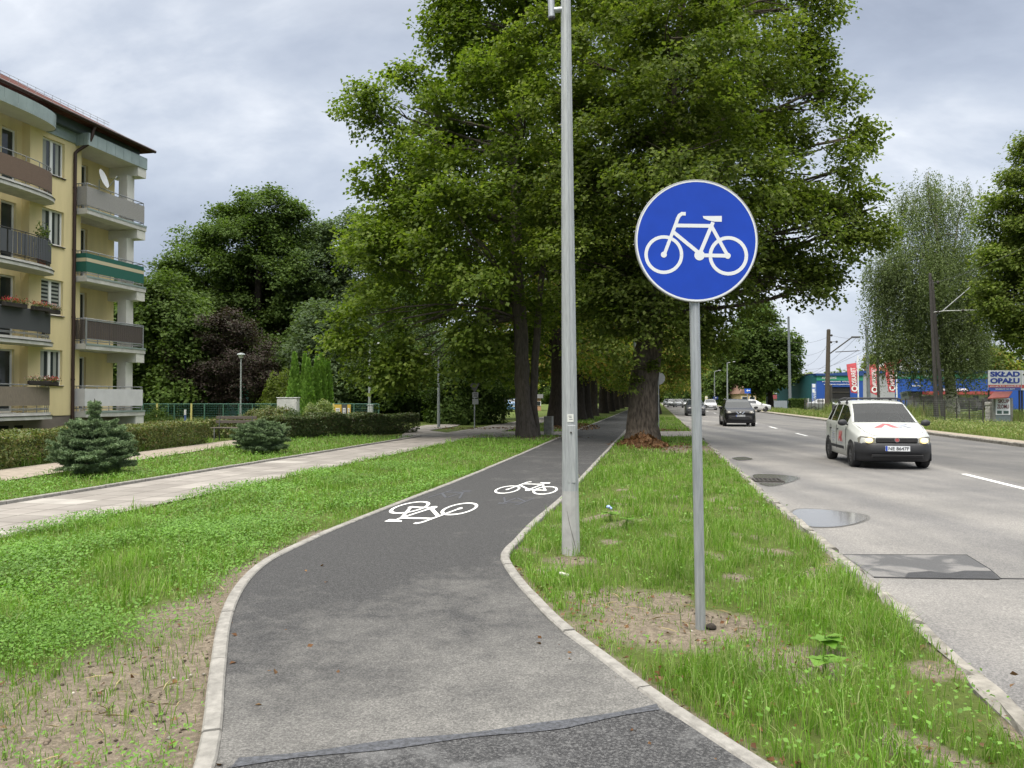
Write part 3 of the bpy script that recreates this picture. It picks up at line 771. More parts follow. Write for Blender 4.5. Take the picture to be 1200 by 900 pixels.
g = MB(); p = G(713, 602); g.ell((p.x, p.y, .09), (.03, .03, .02), 8, 5); g.ell((p.x + .03, p.y, .07), (.02, .03, .02), 8, 5)
tag(g.build('litter_scrap', mat('scrap_blue', (.32, .42, .75), .6)), 'crumpled pale blue scrap of paper in the grass', 'litter')
g = MB(); p = G(833, 735); g.ell((p.x, p.y, .005), (.036, .03, .02), 9, 6, jit=.25, rng=random.Random(2))
tag(g.build('clod', mat('dark_clod', (.04, .032, .025), .95, bmp=.8, scale=30, var=.3)), 'dark lump of earth at the foot of the sign post', 'clod')

# small stones, crumbs of earth and twigs on the bare patches
def crumbs(name, label, n, m_, s0, s1, flat=.6):
    X = rng.uniform(-3.2, 3.2, n * 14); Y = rng.uniform(2.2, 8, n * 14); s = soil_amount(X, Y); ok = (s > .55) & ((X < PLX(Y) - .1) | ((X > PRX(Y) + .1) & (X < O_ROADL - .15 + SL * Y))); X, Y = X[ok][:n], Y[ok][:n]; n = len(X)
    oc = np.array([[1, 0, 0], [0, 1, 0], [-1, 0, 0], [0, -1, 0], [0, 0, 1], [0, 0, -1]], float); sz = s0 + (s1 - s0) * rng.uniform(0, 1, n) ** 3
    V = oc[None] * rng.uniform(.6, 1.3, (n, 6, 1)) * sz[:, None, None] * [1, 1, flat]; a = rng.uniform(0, 6.28, n); ca, sa = np.cos(a)[:, None], np.sin(a)[:, None]
    V = np.stack([V[..., 0] * ca - V[..., 1] * sa + X[:, None], V[..., 0] * sa + V[..., 1] * ca + Y[:, None], V[..., 2] + sz[:, None] * .25 - .012], -1)
    f = np.array([[0, 1, 4], [1, 2, 4], [2, 3, 4], [3, 0, 4], [1, 0, 5], [2, 1, 5], [3, 2, 5], [0, 3, 5]]); F = (np.arange(n)[:, None, None] * 6 + f[None]).reshape(-1, 3)
    tag(np_mesh(name, V.reshape(-1, 3), [F], m_), label, 'soil', kind='stuff')
crumbs('earth_crumbs', 'crumbs of dark earth on the bare patches', 1500, leaf_mat('crumbs', [(.05, .04, .03), (.11, .09, .07), (.16, .13, .10)], 0, .95, 2, .05), .003, .017)
crumbs('gravel', 'pale small stones on the bare patches', 260, leaf_mat('stones', [(.16, .15, .13), (.28, .26, .23), (.36, .33, .28)], 0, .9, 2, .1), .004, .014)
n = 240; X = rng.uniform(-3, 3, 6000); Y = rng.uniform(2.4, 8, 6000); s = soil_amount(X, Y); ok = (s > .5) & ((X < PLX(Y) - .15) | ((X > PRX(Y) + .15) & (X < O_ROADL - .2 + SL * Y))); X, Y = X[ok][:n], Y[ok][:n]; n = len(X)
a = rng.uniform(0, 6.28, n); tn = np.stack([np.cos(a), np.sin(a), rng.uniform(-.05, .12, n)], -1); nr = unit(np.stack([-np.sin(a) * .3, np.cos(a) * .3, np.ones(n)], -1)); nr = unit(nr - tn * (nr * tn).sum(-1, keepdims=True))
V, F = leaf_cards(np.stack([X, Y, np.full(n, .004)], -1), nr, unit(tn), rng.uniform(.05, .16, n), .06, .1); tag(np_mesh('dry_stalks', V, F, leaf_mat('straw', [(.24, .19, .10), (.34, .29, .17), (.12, .08, .05)], .1, .8, 2, .1)), 'dry stalks and twigs lying on the bare patches', 'stalks', kind='stuff')
# ------------------------------------------------------------------ the cycle sign and the lamp post in front
M['galv'] = mat('galvanised_steel', (.42, .44, .46), .48, .55, var=.3, scale=9, bmp=.08, stretch=(6, 6, .5), col2=(.30, .32, .34))
M['galv_dull'] = mat('dull_zinc', (.36, .38, .39), .62, .25, var=.28, scale=14, stretch=(4, 4, .4), bmp=.06)
M['sign_blue'] = mat('reflective_blue', (.005, .047, .40), .36, 0, var=.16, scale=5, spec=.35, coat=.12)
M['sign_white'] = mat('reflective_white', (.62, .64, .67), .4, 0, spec=.4)
M['sign_grey'] = mat('sign_back', (.36, .37, .38), .5, .3, var=.15, scale=8)
base = G(821, 735); top = P(813.6, 345, base.y)
ax = (top - base).normalized()
t = thing('cycle_route_sign', 'round blue sign with a white bicycle on a leaning galvanised post', 'road sign', base)
ztop = 2.86; b_ = base - ax * .15
pt = base + ax * 2.84
g = MB(); g.cyl(b_, pt, .033, .033, 20); 
for s in (-1, 1): g.cyl(b_ + Vector((.012 * s, -.0315, 0)), pt + Vector((.012 * s, -.0315, 0)), .004, n=5)   # drawn seam ribs
g.build('post', M['galv'], t)
g = MB(); g.cyl(pt, pt + ax * .02, .036, .03, 16); g.build('post_cap', M['galv_dull'], t)
dc = P(816.3, 282, base.y - .05)
mt = frame(dc, (1, 0, -.018), None, (-.03, -1, 0.0))
RS = .4025
g = MB(); n = 96
circ = [(RS * math.cos(2 * math.pi * i / n), RS * math.sin(2 * math.pi * i / n)) for i in range(n)]
g.prism([(x * .999, y * .999) for x, y in circ], .002, mt, 0, -.004)
vs = []; fs = []
for i in range(n):
    a = 2 * math.pi * i / n
    for rr, z in ((RS * 1.0, -.028), (RS * 1.006, -.010), (RS * 1.0, .0015), (RS * .985, -.0015)): vs.append(mt @ Vector((rr * math.cos(a), rr * math.sin(a), z)))
for i in range(n):
    j = (i + 1) % n
    for k in range(3): fs.append((i * 4 + k, i * 4 + k + 1, j * 4 + k + 1, j * 4 + k))
g.add(vs, fs, 1, True)
disc = g.build('sign_face', [M['sign_blue'], M['sign_grey']], t)
g = MB()
for i in range(n):
    a0, a1 = 2 * math.pi * i / n, 2 * math.pi * (i + 1) / n
    g.add([mt @ Vector((r * math.cos(a), r * math.sin(a), -.0012)) for r, a in ((RS * .962, a0), (RS * .985, a0), (RS * .985, a1), (RS * .962, a1))], [(0, 1, 2, 3)])
g.build('white_border', M['sign_white'], disc)
g = MB()
for i, p in enumerate(bike_figure()):
    q = [mt @ Vector((v.x * .4, v.y * .4, -.0014 + i * .000012)) for v in p]
    if (q[1] - q[0]).cross(q[2] - q[0]).y > 0: q.reverse()
    g.add(q, [tuple(range(len(q)))])
g.build('bicycle_symbol', M['sign_white'], disc)
for z in (-.2, .2):
    g = MB(); g.box((0, 0, -.040), (.5, .03, .022), m=mt @ Matrix.Translation((0, z, 0)))
    g.cyl(mt @ Vector((0, z - .018, -.055)), mt @ Vector((0, z + .018, -.055)), .042, n=14)
    g.build('bracket', M['galv_dull'], t)

base = G(669, 647); lt = P(663, 0, base.y); ax = (lt - base).normalized()
t = thing('lamp_post', 'tall tapered galvanised lamp post with an access door and a small tube bracket', 'lamp post', base)
g = MB()
hz_ = [-.1, .02, .9, 2.0, 3.5, 5.3, 7.5, 9.0]; rz_ = [.089, .088, .078, .071, .061, .049, .038, .030]
NP = 12
g.tube([base + ax * h for h in hz_], rz_, NP, sm=False); g.build('pole', M['galv_dull'], t)
g = MB(); g.tube([base + ax * h for h in (-.1, .60, .605)], [.0905, .0815, .079], NP, sm=False)
g.build('base_sleeve', mat('sleeve_grey', (.40, .40, .395), .7, .1, var=.25, scale=7, bmp=.1), t)
def on_pole(h, off, r): return base + ax * h + Vector((off, -r, 0))
g = MB(); g.box((0, 0, 0), (.075, .012, .56), m=frame(on_pole(.96, .012, .0735), (1, 0, .006), None, ax), bev=.004)
door = g.build('access_door', M['galv_dull'], t)
g = MB(); g.cyl(on_pole(1.17, .006, .076), on_pole(1.17, .006, .088), .009, n=10); g.build('door_lock', M['iron'], door)
g = MB(); g.box((0, 0, 0), (.06, .004, .075), m=frame(on_pole(1.31, .002, .0755), (1, 0, .006), None, ax))
st = g.build('number_sticker', mat('sticker_white', (.6, .61, .58), .5), t)
g = MB()
for k, (w_, z_) in enumerate(((.032, .02), (.024, .006), (.034, -.012))): g.box((.004 * k - .004, -.0027, z_), (w_, .001, .006), m=frame(on_pole(1.31, .002, .0755), (1, 0, .006), None, ax))
g.build('sticker_print', mat('print_grey', (.12, .12, .13), .6), st)
g = MB(); pts = [on_pole(h, o, r) for h, o, r in ((.03, .045, .073), (.1, .03, .082), (.2, .005, .087), (.3, -.02, .081), (.42, -.04, .071))]
g.tube(pts, .0022, 5); g.build('sleeve_crack', M['iron'], t)
g = MB()
for z0, z1 in ((1.45, 8.9),):
    g.tube([base + ax * z + Vector((.004, -np.interp(z, hz_, rz_) * .985 - .001, 0)) for z in np.linspace(z0, z1, 24)], .0035, 5)
g.build('weld_seam', M['galv'], t)
g = MB(); bp = P(655, 12, base.y); pp_ = base + ax * 5.23
g.cyl(Vector((bp.x - .05, bp.y, bp.z)), Vector((pp_.x, pp_.y, bp.z + .01)), .027, n=14)
q0, q1 = P(646.5, 20, base.y), P(643.5, -70, base.y)
g.cyl(q0, q1, .032, .032, 16); g.build('side_bracket', M['galv'], t)
g = MB(); g.cyl(q0 + (q0 - q1).normalized() * .018, q0, .033, .033, 16); g.build('bracket_cap', mat('black_plastic', (.02, .02, .022), .5), t)
g = MB(); tp = base + ax * 9.0
g.tube([tp - ax * .05, tp + Vector((.5, .1, .25)), tp + Vector((1.2, .22, .35))], .028, 10); g.box((0, 0, 0), (.7, .25, .1), m=Matrix.Translation(tp + Vector((1.5, .28, .38))) @ Matrix.Rotation(R(10), 4, 'Z'), bev=.03)
g.build('lamp_head', M['sign_grey'], t)

# ------------------------------------------------------------------ trees
M['bark'] = mat('bark', (.12, .10, .08), .95, var=.6, scale=5, bmp=1.0, bscale=9, stretch=(3.5, 3.5, .8), col2=(.03, .025, .02), spec=.1)
M['bark_grey'] = mat('smooth_bark', (.115, .10, .085), .9, var=.5, scale=5, bmp=.7, bscale=14, stretch=(3, 3, .7), spec=.1)
M['bark_dark'] = mat('dark_bark', (.05, .042, .035), .95, var=.5, scale=5, bmp=.8, bscale=12, stretch=(3, 3, .7), spec=.1)
M['birch_bark'] = None
m, nt, b = new_mat('birch_bark')
mp = N(nt, 'ShaderNodeMapping'); mp.inputs['Scale'].default_value = (1.2, 1.2, 3); L(nt, coords(nt), mp.inputs['Vector'])
r_ = ramp(nt, noise(nt, 2.2, mp.outputs['Vector'], 5, .7), [(.44, (.02, .018, .016)), (.52, (.5, .47, .42)), (.7, (.62, .6, .55))]); L(nt, r_.outputs['Color'], b.inputs['Base Color']); b.inputs['Roughness'].default_value = .85
M['birch_bark'] = m
M['lf_maple'] = leaf_mat('maple_leaves', [(0.059, 0.099, 0.012), (0.090, 0.138, 0.017), (0.122, 0.172, 0.026), (0.166, 0.211, 0.044)], 0.46, .6, .3, .2)
M['lf_lime'] = leaf_mat('lime_leaves', [(0.055, 0.091, 0.013), (0.089, 0.126, 0.019), (0.120, 0.160, 0.029), (0.165, 0.199, 0.054)], 0.46, .6, .3, .2)
M['lf_row'] = leaf_mat('avenue_leaves', [(0.078, 0.127, 0.021), (0.123, 0.181, 0.032), (0.185, 0.236, 0.044), (0.308, 0.206, 0.062)], 0.46, .6, .2, .15)
M['lf_oak'] = leaf_mat('oak_leaves', [(0.047, 0.083, 0.019), (0.074, 0.118, 0.028), (0.099, 0.144, 0.039)], 0.38, .65, .15, .12)
M['lf_grey'] = leaf_mat('grey_green_leaves', [(0.059, 0.092, 0.042), (0.081, 0.120, 0.056), (0.109, 0.147, 0.077)], 0.38, .65, .15, .12)
M['lf_dark'] = leaf_mat('dark_leaves', [(0.038, 0.069, 0.017), (0.059, 0.097, 0.024), (0.079, 0.121, 0.031)], 0.38, .65, .2, .12)
M['lf_plum'] = leaf_mat('copper_leaves', [(0.026, 0.019, 0.018), (0.040, 0.027, 0.024), (0.052, 0.040, 0.033), (0.044, 0.053, 0.028)], .2, .6, .3, .15)
M['lf_birch'] = leaf_mat('birch_leaves', [(0.089, 0.126, 0.046), (0.119, 0.158, 0.062), (0.149, 0.185, 0.084)], .3, .6, .2, .15)
M['lf_spruce'] = leaf_mat('spruce_needles', [(0.091, 0.150, 0.072), (0.152, 0.218, 0.112), (0.233, 0.304, 0.165)], .08, .7, .8, .15)
M['lf_thuja'] = leaf_mat('thuja_sprays', [(0.095, 0.203, 0.031), (0.160, 0.297, 0.043), (0.213, 0.361, 0.064)], .18, .55, .5)
M['lf_hedge'] = leaf_mat('hedge_leaves', [(0.056, 0.088, 0.020), (0.094, 0.131, 0.030), (0.150, 0.175, 0.044), (0.163, 0.119, 0.050)], .25, .5, .6)
M['lf_hedge_dark'] = leaf_mat('dark_hedge_leaves', [(0.044, 0.072, 0.020), (0.066, 0.105, 0.028), (0.094, 0.132, 0.039), (0.094, 0.066, 0.039)], .22, .5, .6)
M['lf_pale'] = leaf_mat('pale_shrub_leaves', [(.09, .14, .03), (.15, .21, .05), (.28, .31, .12)], .3, .5, .6)

def spray_crown(lobes, axis, n_spr, k, Ls, size, r, droop=.25, spread=.3, inner=.42, asp=.78, up=.62, keep_in=.3):
    """leaves gathered on twig ends through the volume of the crown's LOBES [(centre, radii)]"""
    C_ = np.array([l[0] for l in lobes], float); Rr = np.array([l[1] for l in lobes], float)
    wts = (Rr[:, 0] * Rr[:, 2]) ** .95; wts = wts / wts.sum()
    per = 17; ii = np.concatenate([r.choice(len(lobes), int(n_spr * 1.6 / per) + 4, p=wts), np.repeat(np.arange(len(lobes)), 2)]); r.shuffle(ii)
    u = unit(r.normal(0, 1, (len(ii), 3))); f = inner + (.93 - inner) * r.uniform(0, 1, len(ii)) ** .55
    p = C_[ii] + Rr[ii] * u * f[:, None]
    d = np.sqrt((((p[:, None] - C_[None]) / Rr[None]) ** 2).sum(-1)); d[np.arange(len(ii)), ii] = 9
    ok = (d.min(1) > .62) | (r.uniform(0, 1, len(ii)) < keep_in)
    p, u = p[ok], u[ok]
    # twigs gathered into flattened boughs with gaps between them
    nb = len(p); q = unit(r.normal(0, 1, (nb, per, 3)) + [0, 0, .25]) * r.uniform(.2, 1, (nb, per, 1)) ** .5
    p = (p[:, None] + q * np.array([.92, .92, .86]) * (Ls * r.uniform(.6, 1.15, (nb, 1, 1)))).reshape(-1, 3); u = unit(u[:, None] * .7 + q * .6).reshape(-1, 3)
    p, u = p[:n_spr], u[:n_spr]
    ra = p - np.array(axis)[None]; ra[:, 2] *= .3
    o = unit(u * .8 + unit(ra) * .5 + r.normal(0, .25, p.shape) + [0, 0, .12])
    n = len(p)
    t = r.uniform(0, 1, (n, k)); Lr = Ls * r.uniform(.6, 1.3, (n, 1))
    pos = p[:, None] + o[:, None] * (t * Lr * .6)[..., None]
    s = spread * (1.1 - .6 * t)[..., None]
    jit = r.normal(0, 1, (n, k, 3)) * s; jit[..., 2] *= .5
    pos = pos + jit; pos[..., 2] -= droop * t ** 2 * Lr
    nr = unit(np.array([0, 0, up])[None, None] + o[:, None] * .45 + r.normal(0, .42, (n, k, 3)))
    tn = o[:, None] * .6 + r.normal(0, .7, (n, k, 3)) + [0, 0, -.35]; tn = unit(tn - nr * (tn * nr).sum(-1, keepdims=True))
    sz = size * r.uniform(.65, 1.3, (n, k))
    return leaf_cards(pos.reshape(-1, 3), nr.reshape(-1, 3), tn.reshape(-1, 3), sz.ravel(), asp), p
def branch_path(a, bq, rr, sag=.12, n=6):
    a, bq = Vector(a), Vector(bq); d = (bq - a).length; out_ = []
    off = Vector((rr.uniform(-1, 1), rr.uniform(-1, 1), 0)) * d * .06
    for i in range(n):
        q = i / (n - 1); p = a.lerp(bq, q) + off * math.sin(q * math.pi) + Vector((0, 0, -sag * d * math.sin(q * math.pi)))
        if 0 < i < n - 1: p += Vector((rr.uniform(-1, 1), rr.uniform(-1, 1), rr.uniform(-1, 1))) * d * .018
        out_.append(p)
    return out_
def tree(name, label, trunk, lobes, n_spr, k, Ls, size, leaf, bark='bark', seed=1, group=None, cat='tree', spread=.3, droop=.25, twigs=3, sides=14, flare=1.5, extra_trunks=(), limb_k=.28, **kw):
    rr = random.Random(seed); r = np.random.default_rng(seed)
    base = Vector(trunk[0][0]); t = thing(name, label, cat, base, 0, group)
    g = MB()
    for tr in (trunk,) + tuple(extra_trunks):
        P_, rad = [], []
        for i in range(len(tr) - 1):
            for q in range(4):
                f = q / 4; P_.append(Vector(tr[i][0]).lerp(Vector(tr[i + 1][0]), f)); rad.append(tr[i][1] * (1 - f) + tr[i + 1][1] * f)
        P_.append(Vector(tr[-1][0])); rad.append(tr[-1][1])
        r0 = rad[0]
        for i in range(len(P_)):
            h = (P_[i] - P_[0]).length
            rad[i] *= 1 + (flare - 1) * math.exp(-h / max(.25, r0 * 1.2)) + rr.uniform(-.04, .04)
            if i: P_[i] = P_[i] + Vector((rr.uniform(-1, 1), rr.uniform(-1, 1), 0)) * rad[i] * .12
        P_[0] = P_[0] - Vector((0, 0, .15))
        n0 = len(g.v); g.tube(P_, rad, sides)
        for i in range(n0, n0 + len(P_) * sides):       # fluted, uneven bark
            row, kk = divmod(i - n0, sides); c = P_[row]
            w_ = 1 + .07 * math.sin(kk * 2.4 + seed) + .05 * math.sin(kk * 5 + row * .6) + rr.uniform(-.03, .03)
            g.v[i] = c + (g.v[i] - c) * w_
    tp = [(Vector(p), q) for p, q in trunk]
    for c, rd in lobes:
        c = Vector(c)
        # leave the trunk below the lobe
        best = tp[-1]
        zz_ = c.z - max(.8, (c - Vector((tp[-1][0].x, tp[-1][0].y, c.z))).length * limb_k)
        zz_ = max(zz_, tp[0][0].z + .24 * (tp[-1][0].z - tp[0][0].z))
        for (p0, r0), (p1, r1) in zip(tp[:-1], tp[1:]):
            if p0.z <= zz_ <= p1.z: f = (zz_ - p0.z) / max(.01, p1.z - p0.z); best = (p0.lerp(p1, f), r0 * (1 - f) + r1 * f)
        if zz_ < tp[1][0].z or (c - best[0]).length < .3: best = (tp[1][0].lerp(tp[-1][0], .16 + .12 * rr.random()), tp[1][1] * .8)
        if best[0].z > c.z - .2 and c.z > 0: best = (best[0], best[1] * .45)
        a, ra = best
        d = (c - a).length
        pth = branch_path(a, c, rr, -.10 if a.z > c.z - 1.2 else .03); R0 = min(ra * .5, .025 + d * .011)
        g.tube(pth, [R0 * (1 - .7 * i / 5) for i in range(6)], 7)
        for q in range(twigs):
            u = Vector((rr.gauss(0, 1), rr.gauss(0, 1), rr.gauss(.2, .8))).normalized()
            e = c + Vector((u.x * rd[0], u.y * rd[1], u.z * rd[2])) * .5
            st = pth[rr.choice((2, 3, 4))]
            g.tube(branch_path(st, e, rr, .05, 5), [R0 * .42 * (1 - .75 * i / 4) for i in range(5)], 5)
    g.build('trunk', M[bark], t)
    (V, F), _ = spray_crown(lobes, (base.x, base.y, 0), n_spr, k, Ls, size, r, droop=droop, spread=spread, **kw)
    V = V[...]
    np_mesh('crown', V, F, M[leaf], t)
    return t
def lobes_px(ls, Y, r, squash=.9, depth=.9):
    """crown masses read off as (column, row, half width, depth offset in metres)"""
    out_ = []
    for l in ls:
        x, y, w = l[:3]; dy = l[3] if len(l) > 3 else r.uniform(-.35, .35) * w / FPX * Y
        YY = Y + dy; rad = w / FPX * YY
        out_.append((tuple(P(x, y, YY)), (rad, rad * depth, rad * squash)))
    return out_
rr = random.Random(5)
# the maple left of the path, with a second stem
b0 = G(617, 512); Y0 = b0.y
lob = lobes_px([(585, 30, 72, 0), (650, -30, 85, 1), (485, 125, 52, 0), (452, 122, 26, -.5), (428, 128, 12, -.5), (540, 165, 85, 1), (470, 215, 45, -1), (443, 205, 24, -.5), (600, 170, 105, -2), (640, 80, 90, 2.5), (545, 60, 40, 0), (520, 25, 14, 0), (545, 22, 22, 0),
                (520, 290, 90, 0), (440, 305, 52, -1), (620, 290, 100, 1.5), (432, 370, 32, -1.5), (415, 398, 18, -1.5), (485, 385, 55, -.5), (570, 385, 62, -1.5), (660, 320, 80, 2), (505, 430, 28, 0), (600, 420, 42, 1.5), (470, 440, 22, -1), (435, 430, 22, -1),
                (540, 230, 90, 4), (480, 320, 80, 4), (590, 330, 90, 5), (560, 110, 70, 4), (640, 210, 80, 5), (610, 120, 80, -4), (560, 280, 80, -4), (600, -90, 90, 0), (700, -90, 90, 1)], Y0, rr)
tk = [(b0, .34), (P(613, 470, Y0), .30), (P(611, 420, Y0), .28), (P(606, 330, Y0), .25), (P(604, 200, Y0), .17), (P(612, 60, Y0), .10), (P(620, -60, Y0), .05)]
tk2 = [(G(627.5, 511), .17), (P(625.5, 470, Y0 + .2), .15), (P(627, 420, Y0 + .3), .14), (P(634, 330, Y0 + .6), .11), (P(650, 230, Y0 + .9), .07)]
tree('maple_tree', 'large leaning maple with two stems, left of the cycle path at the paved crossing', tk, lob, 6200, 26, .85, .165, 'lf_maple', 'bark_grey', 21, spread=.27, extra_trunks=(tk2,), sides=16, flare=1.35)
# the big lime at the right of the path
b0 = G(752, 520); Y0 = b0.y
lob = lobes_px([(760, -50, 110, 0), (850, -30, 110, 0), (930, 10, 42, 0), (955, 2, 18, 0), (720, 80, 85, 0), (820, 90, 115, -1), (910, 105, 78, 0), (965, 112, 28, 0), (985, 100, 12, 0), (740, 195, 88, -1), (860, 215, 105, -2), (950, 205, 66, 0), (1003, 238, 26, 0), (1028, 243, 12, 0), (995, 195, 22, 0), (1005, 262, 22, 0),
                (920, 280, 66, 0), (985, 272, 40, 0), (760, 290, 70, 0), (840, 310, 58, -1), (905, 325, 34, 0), (945, 332, 18, 0), (968, 328, 9, 0), (700, 245, 66, 0), (690, 150, 66, 0), (845, 362, 22, 0), (870, 340, 30, 0), (728, 335, 46, -.5), (885, 300, 44, 0), (655, 110, 34, -1), (640, 190, 40, -1), (650, 260, 44, -1), (668, 300, 38, -1), (640, 60, 40, 0), (1000, 160, 12, 0),
                (800, 150, 110, 4), (860, 60, 100, 4), (760, 240, 90, 4), (870, 260, 70, 4), (780, 30, 100, -4), (800, 170, 90, -4), (730, 370, 30, .5), (800, 350, 36, 1), (820, 390, 20, 0), (836, 400, 14, 0), (690, 370, 30, 1), (745, 365, 26, -1.6), (775, 355, 24, -1.4), (725, 385, 22, -1.2), (790, 385, 20, -1)], Y0, rr)
tk = [(b0, .52), (P(751, 490, Y0), .49), (P(756, 430, Y0), .44), (P(762, 380, Y0), .38), (P(764, 320, Y0), .34), (P(770, 230, Y0), .27), (P(786, 120, Y0), .18), (P(800, 0, Y0), .10), (P(805, -80, Y0), .05)]
tk2 = [(P(765, 330, Y0), .26), (P(800, 240, Y0 - .3), .2), (P(845, 150, Y0 - .6), .14), (P(880, 60, Y0 - .5), .08)]
lime = tree('lime_tree', 'old lime tree with a thick knobbly trunk between the cycle path and the road', tk, lob, 7300, 27, .72, .135, 'lf_lime', 'bark', 33, spread=.23, extra_trunks=(tk2,), sides=22, flare=1.16)
r_ = np.random.default_rng(4)
pos = [P(x, y, Y0 - .55) for x, y in ((748, 362), (770, 350), (752, 402), (775, 395), (740, 425), (758, 428), (765, 378), (745, 385), (772, 440), (735, 445))]
(V, F), _ = spray_crown([(tuple(p), (.28, .25, .3)) for p in pos], (b0.x, b0.y, 0), 70, 14, .35, .11, r_, spread=.14)
np_mesh('trunk_suckers', V, F, M['lf_lime'], lime)
# avenue behind: three grown trees, then copies down both rows
def avenue(label, base, h, w, seed, n_spr, size, tr=.36, leaf='lf_row'):
    rr = random.Random(seed); bx, by = base.x, base.y
    lob = []
    for i in range(22):
        q = rr.uniform(.0, 1); z = h * (.33 + .63 * q); rad = w * (.35 + .75 * math.sin(math.pi * min(1, .18 + .80 * q)) ) * .5
        a = rr.uniform(0, 6.28); d = rad * rr.uniform(.35, .95)
        s = w * rr.uniform(.15, .25)
        lob.append(((bx + math.cos(a) * d, by + math.sin(a) * d, z), (s, s, s * .85)))
    for i in range(7):
        a = i * .9 + rr.uniform(-.3, .3); s = w * .19
        lob.append(((bx + math.cos(a) * w * .33, by + math.sin(a) * w * .33, h * rr.uniform(.28, .36)), (s, s, s * .7)))
    tk = [(Vector((bx, by, 0)), tr), (Vector((bx + .05, by, h * .2)), tr * .85), (Vector((bx, by, h * .5)), tr * .55), (Vector((bx, by, h * .92)), tr * .12)]
    return tree('avenue_tree', label, tk, lob, n_spr, 16, 1.1, size, leaf, 'bark_dark', seed, 'avenue trees along the cycle path', spread=.36, sides=10)
def lrow(Y): return Vector((2.46 + .19 * (Y - 42.6), Y, 0))
def rrow(Y): return Vector((13.9 + .19 * (Y - 75), Y, 0))
A1 = avenue('thick dark trunked avenue tree hidden behind the lamp post, beyond the concrete bin', lrow(42.6), 14.5, 9.4, 51, 1900, .21, .42)
A2 = avenue('dark avenue tree seen just past the lamp post, above the brown leaf litter', lrow(54), 14.5, 9.4, 52, 1750, .23, .45)
A3 = avenue('avenue tree on the road side of the path, framed behind the big lime trunk', rrow(75), 14, 9.6, 53, 1900, .25, .50)
dup(A2, (5.4, 56.5, 0), 2.1, .93, 'second dark trunk close behind the avenue tree beside the leaf litter')
nm = ['third', 'fourth', 'fifth', 'sixth', 'seventh', 'eighth', 'ninth', 'tenth']
for i, Y in enumerate((67, 79, 90, 102, 116, 132, 150)):
    dup((A1, A2, A3)[i % 3], lrow(Y), 1.1 * i + .4, (.92, 1.0, .95, 1.02)[i % 4], f'avenue tree on the park side of the cycle path, {nm[i]} beyond the lamp post')
for i, Y in enumerate((88, 102, 118, 136, 156)):
    dup((A2, A3, A1)[i % 3], rrow(Y), 1.7 * i + 2, (1.0, .94, 1.03)[i % 3], f'avenue tree on the road side of the path, {nm[i][:]} in its row' if i else 'avenue tree on the road side next behind the one framed by the lime')
# ------------------------------------------------------------------ wood, shrubs and hedges on the park side
def round_tree(name, label, base, h, w, seed, n_spr, size, leaf, bark='bark_dark', low=.22, tr=.3, k=20, Ls=1.0, nl=24, spread=.42, group=None, **kw):
    rr = random.Random(seed); bx, by = base[0], base[1]; lob = []
    for i in range(nl):
        q = (i + rr.random()) / nl; z = h * (low + (.93 - low) * q); env = math.sin(math.pi * min(1, .16 + .80 * q)) ** .7
        a = i * 2.4 + rr.uniform(-.5, .5); d = w * .5 * env * rr.uniform(.45, .80); s = w * rr.uniform(.13, .22)
        lob.append(((bx + math.cos(a) * d, by + math.sin(a) * d, z), (s, s, s * .85)))
    tk = [(Vector((bx, by, 0)), tr), (Vector((bx, by, h * .18)), tr * .8), (Vector((bx + .1, by, h * .55)), tr * .5), (Vector((bx, by, h * .95)), tr * .1)]
    return tree(name, label, tk, lob, n_spr, k, Ls, size, leaf, bark, seed, group, spread=spread, sides=9, **kw)
WOOD = 'trees of the small wood behind the fence'
b0 = P(300, 490, 60); b0.z = 0
lob = lobes_px([(310, 255, 38), (290, 285, 50), (345, 270, 32), (250, 275, 32), (220, 300, 28), (205, 330, 22), (235, 330, 45), (300, 330, 60), (355, 320, 45), (270, 380, 60), (330, 390, 60), (225, 385, 45), (365, 385, 45), (300, 430, 55), (250, 440, 40), (350, 440, 45), (215, 350, 30), (330, 300, 50, 3), (265, 330, 50, 4), (300, 380, 60, 4), (313, 240, 14), (262, 262, 14), (340, 250, 12)], 60, rr)
tree('oak_tree', 'tallest oak of the wood behind the park fence, open crown against the sky', [(b0, .45), (P(300, 430, 60), .4), (P(302, 340, 60), .28), (P(308, 250, 60), .1)], lob, 6200, 24, 1.0, .22, 'lf_oak', 'bark_dark', 61, WOOD, spread=.42, sides=9)
b0 = P(400, 490, 62); b0.z = 0
lob = lobes_px([(375, 285, 26), (400, 290, 30), (425, 275, 28), (370, 330, 40), (415, 330, 45), (450, 300, 36), (390, 380, 45), (430, 390, 45), (380, 430, 45), (420, 440, 45), (460, 360, 40), (455, 420, 40), (400, 350, 50, 3)], 62, rr)
tree('wood_tree', 'grey green leaved tree between the oak and the maple', [(b0, .35), (P(402, 430, 62), .3), (P(405, 300, 62), .12)], lob, 4200, 24, 1.0, .22, 'lf_grey', 'bark_dark', 62, WOOD, spread=.42, sides=9)
for (x, Y, h, w, sd, lf, lb) in ((195, 50, 8.2, 7.5, 71, 'lf_oak', 'mid green tree close beside the end of the yellow apartment block'), (235, 66, 12, 10, 72, 'lf_dark', 'dark tree of the wood behind the copper plum'), (330, 68, 12, 10, 73, 'lf_dark', 'dark tree of the wood behind the thuja clump'),
                              (395, 52, 7.6, 7, 74, 'lf_grey', 'low grey leaved tree standing behind the thujas and the yellow panel'), (150, 62, 11, 8, 75, 'lf_dark', 'dark wood tree seen under the apartment balconies'), (470, 60, 11, 9, 76, 'lf_dark', 'dark leaved tree behind the tall park lamp and the right hedge')):
    b0 = P(x, 490, Y); round_tree('wood_tree', lb, b0, h, w, sd, 2800, .23, lf, low=.10, group=WOOD)
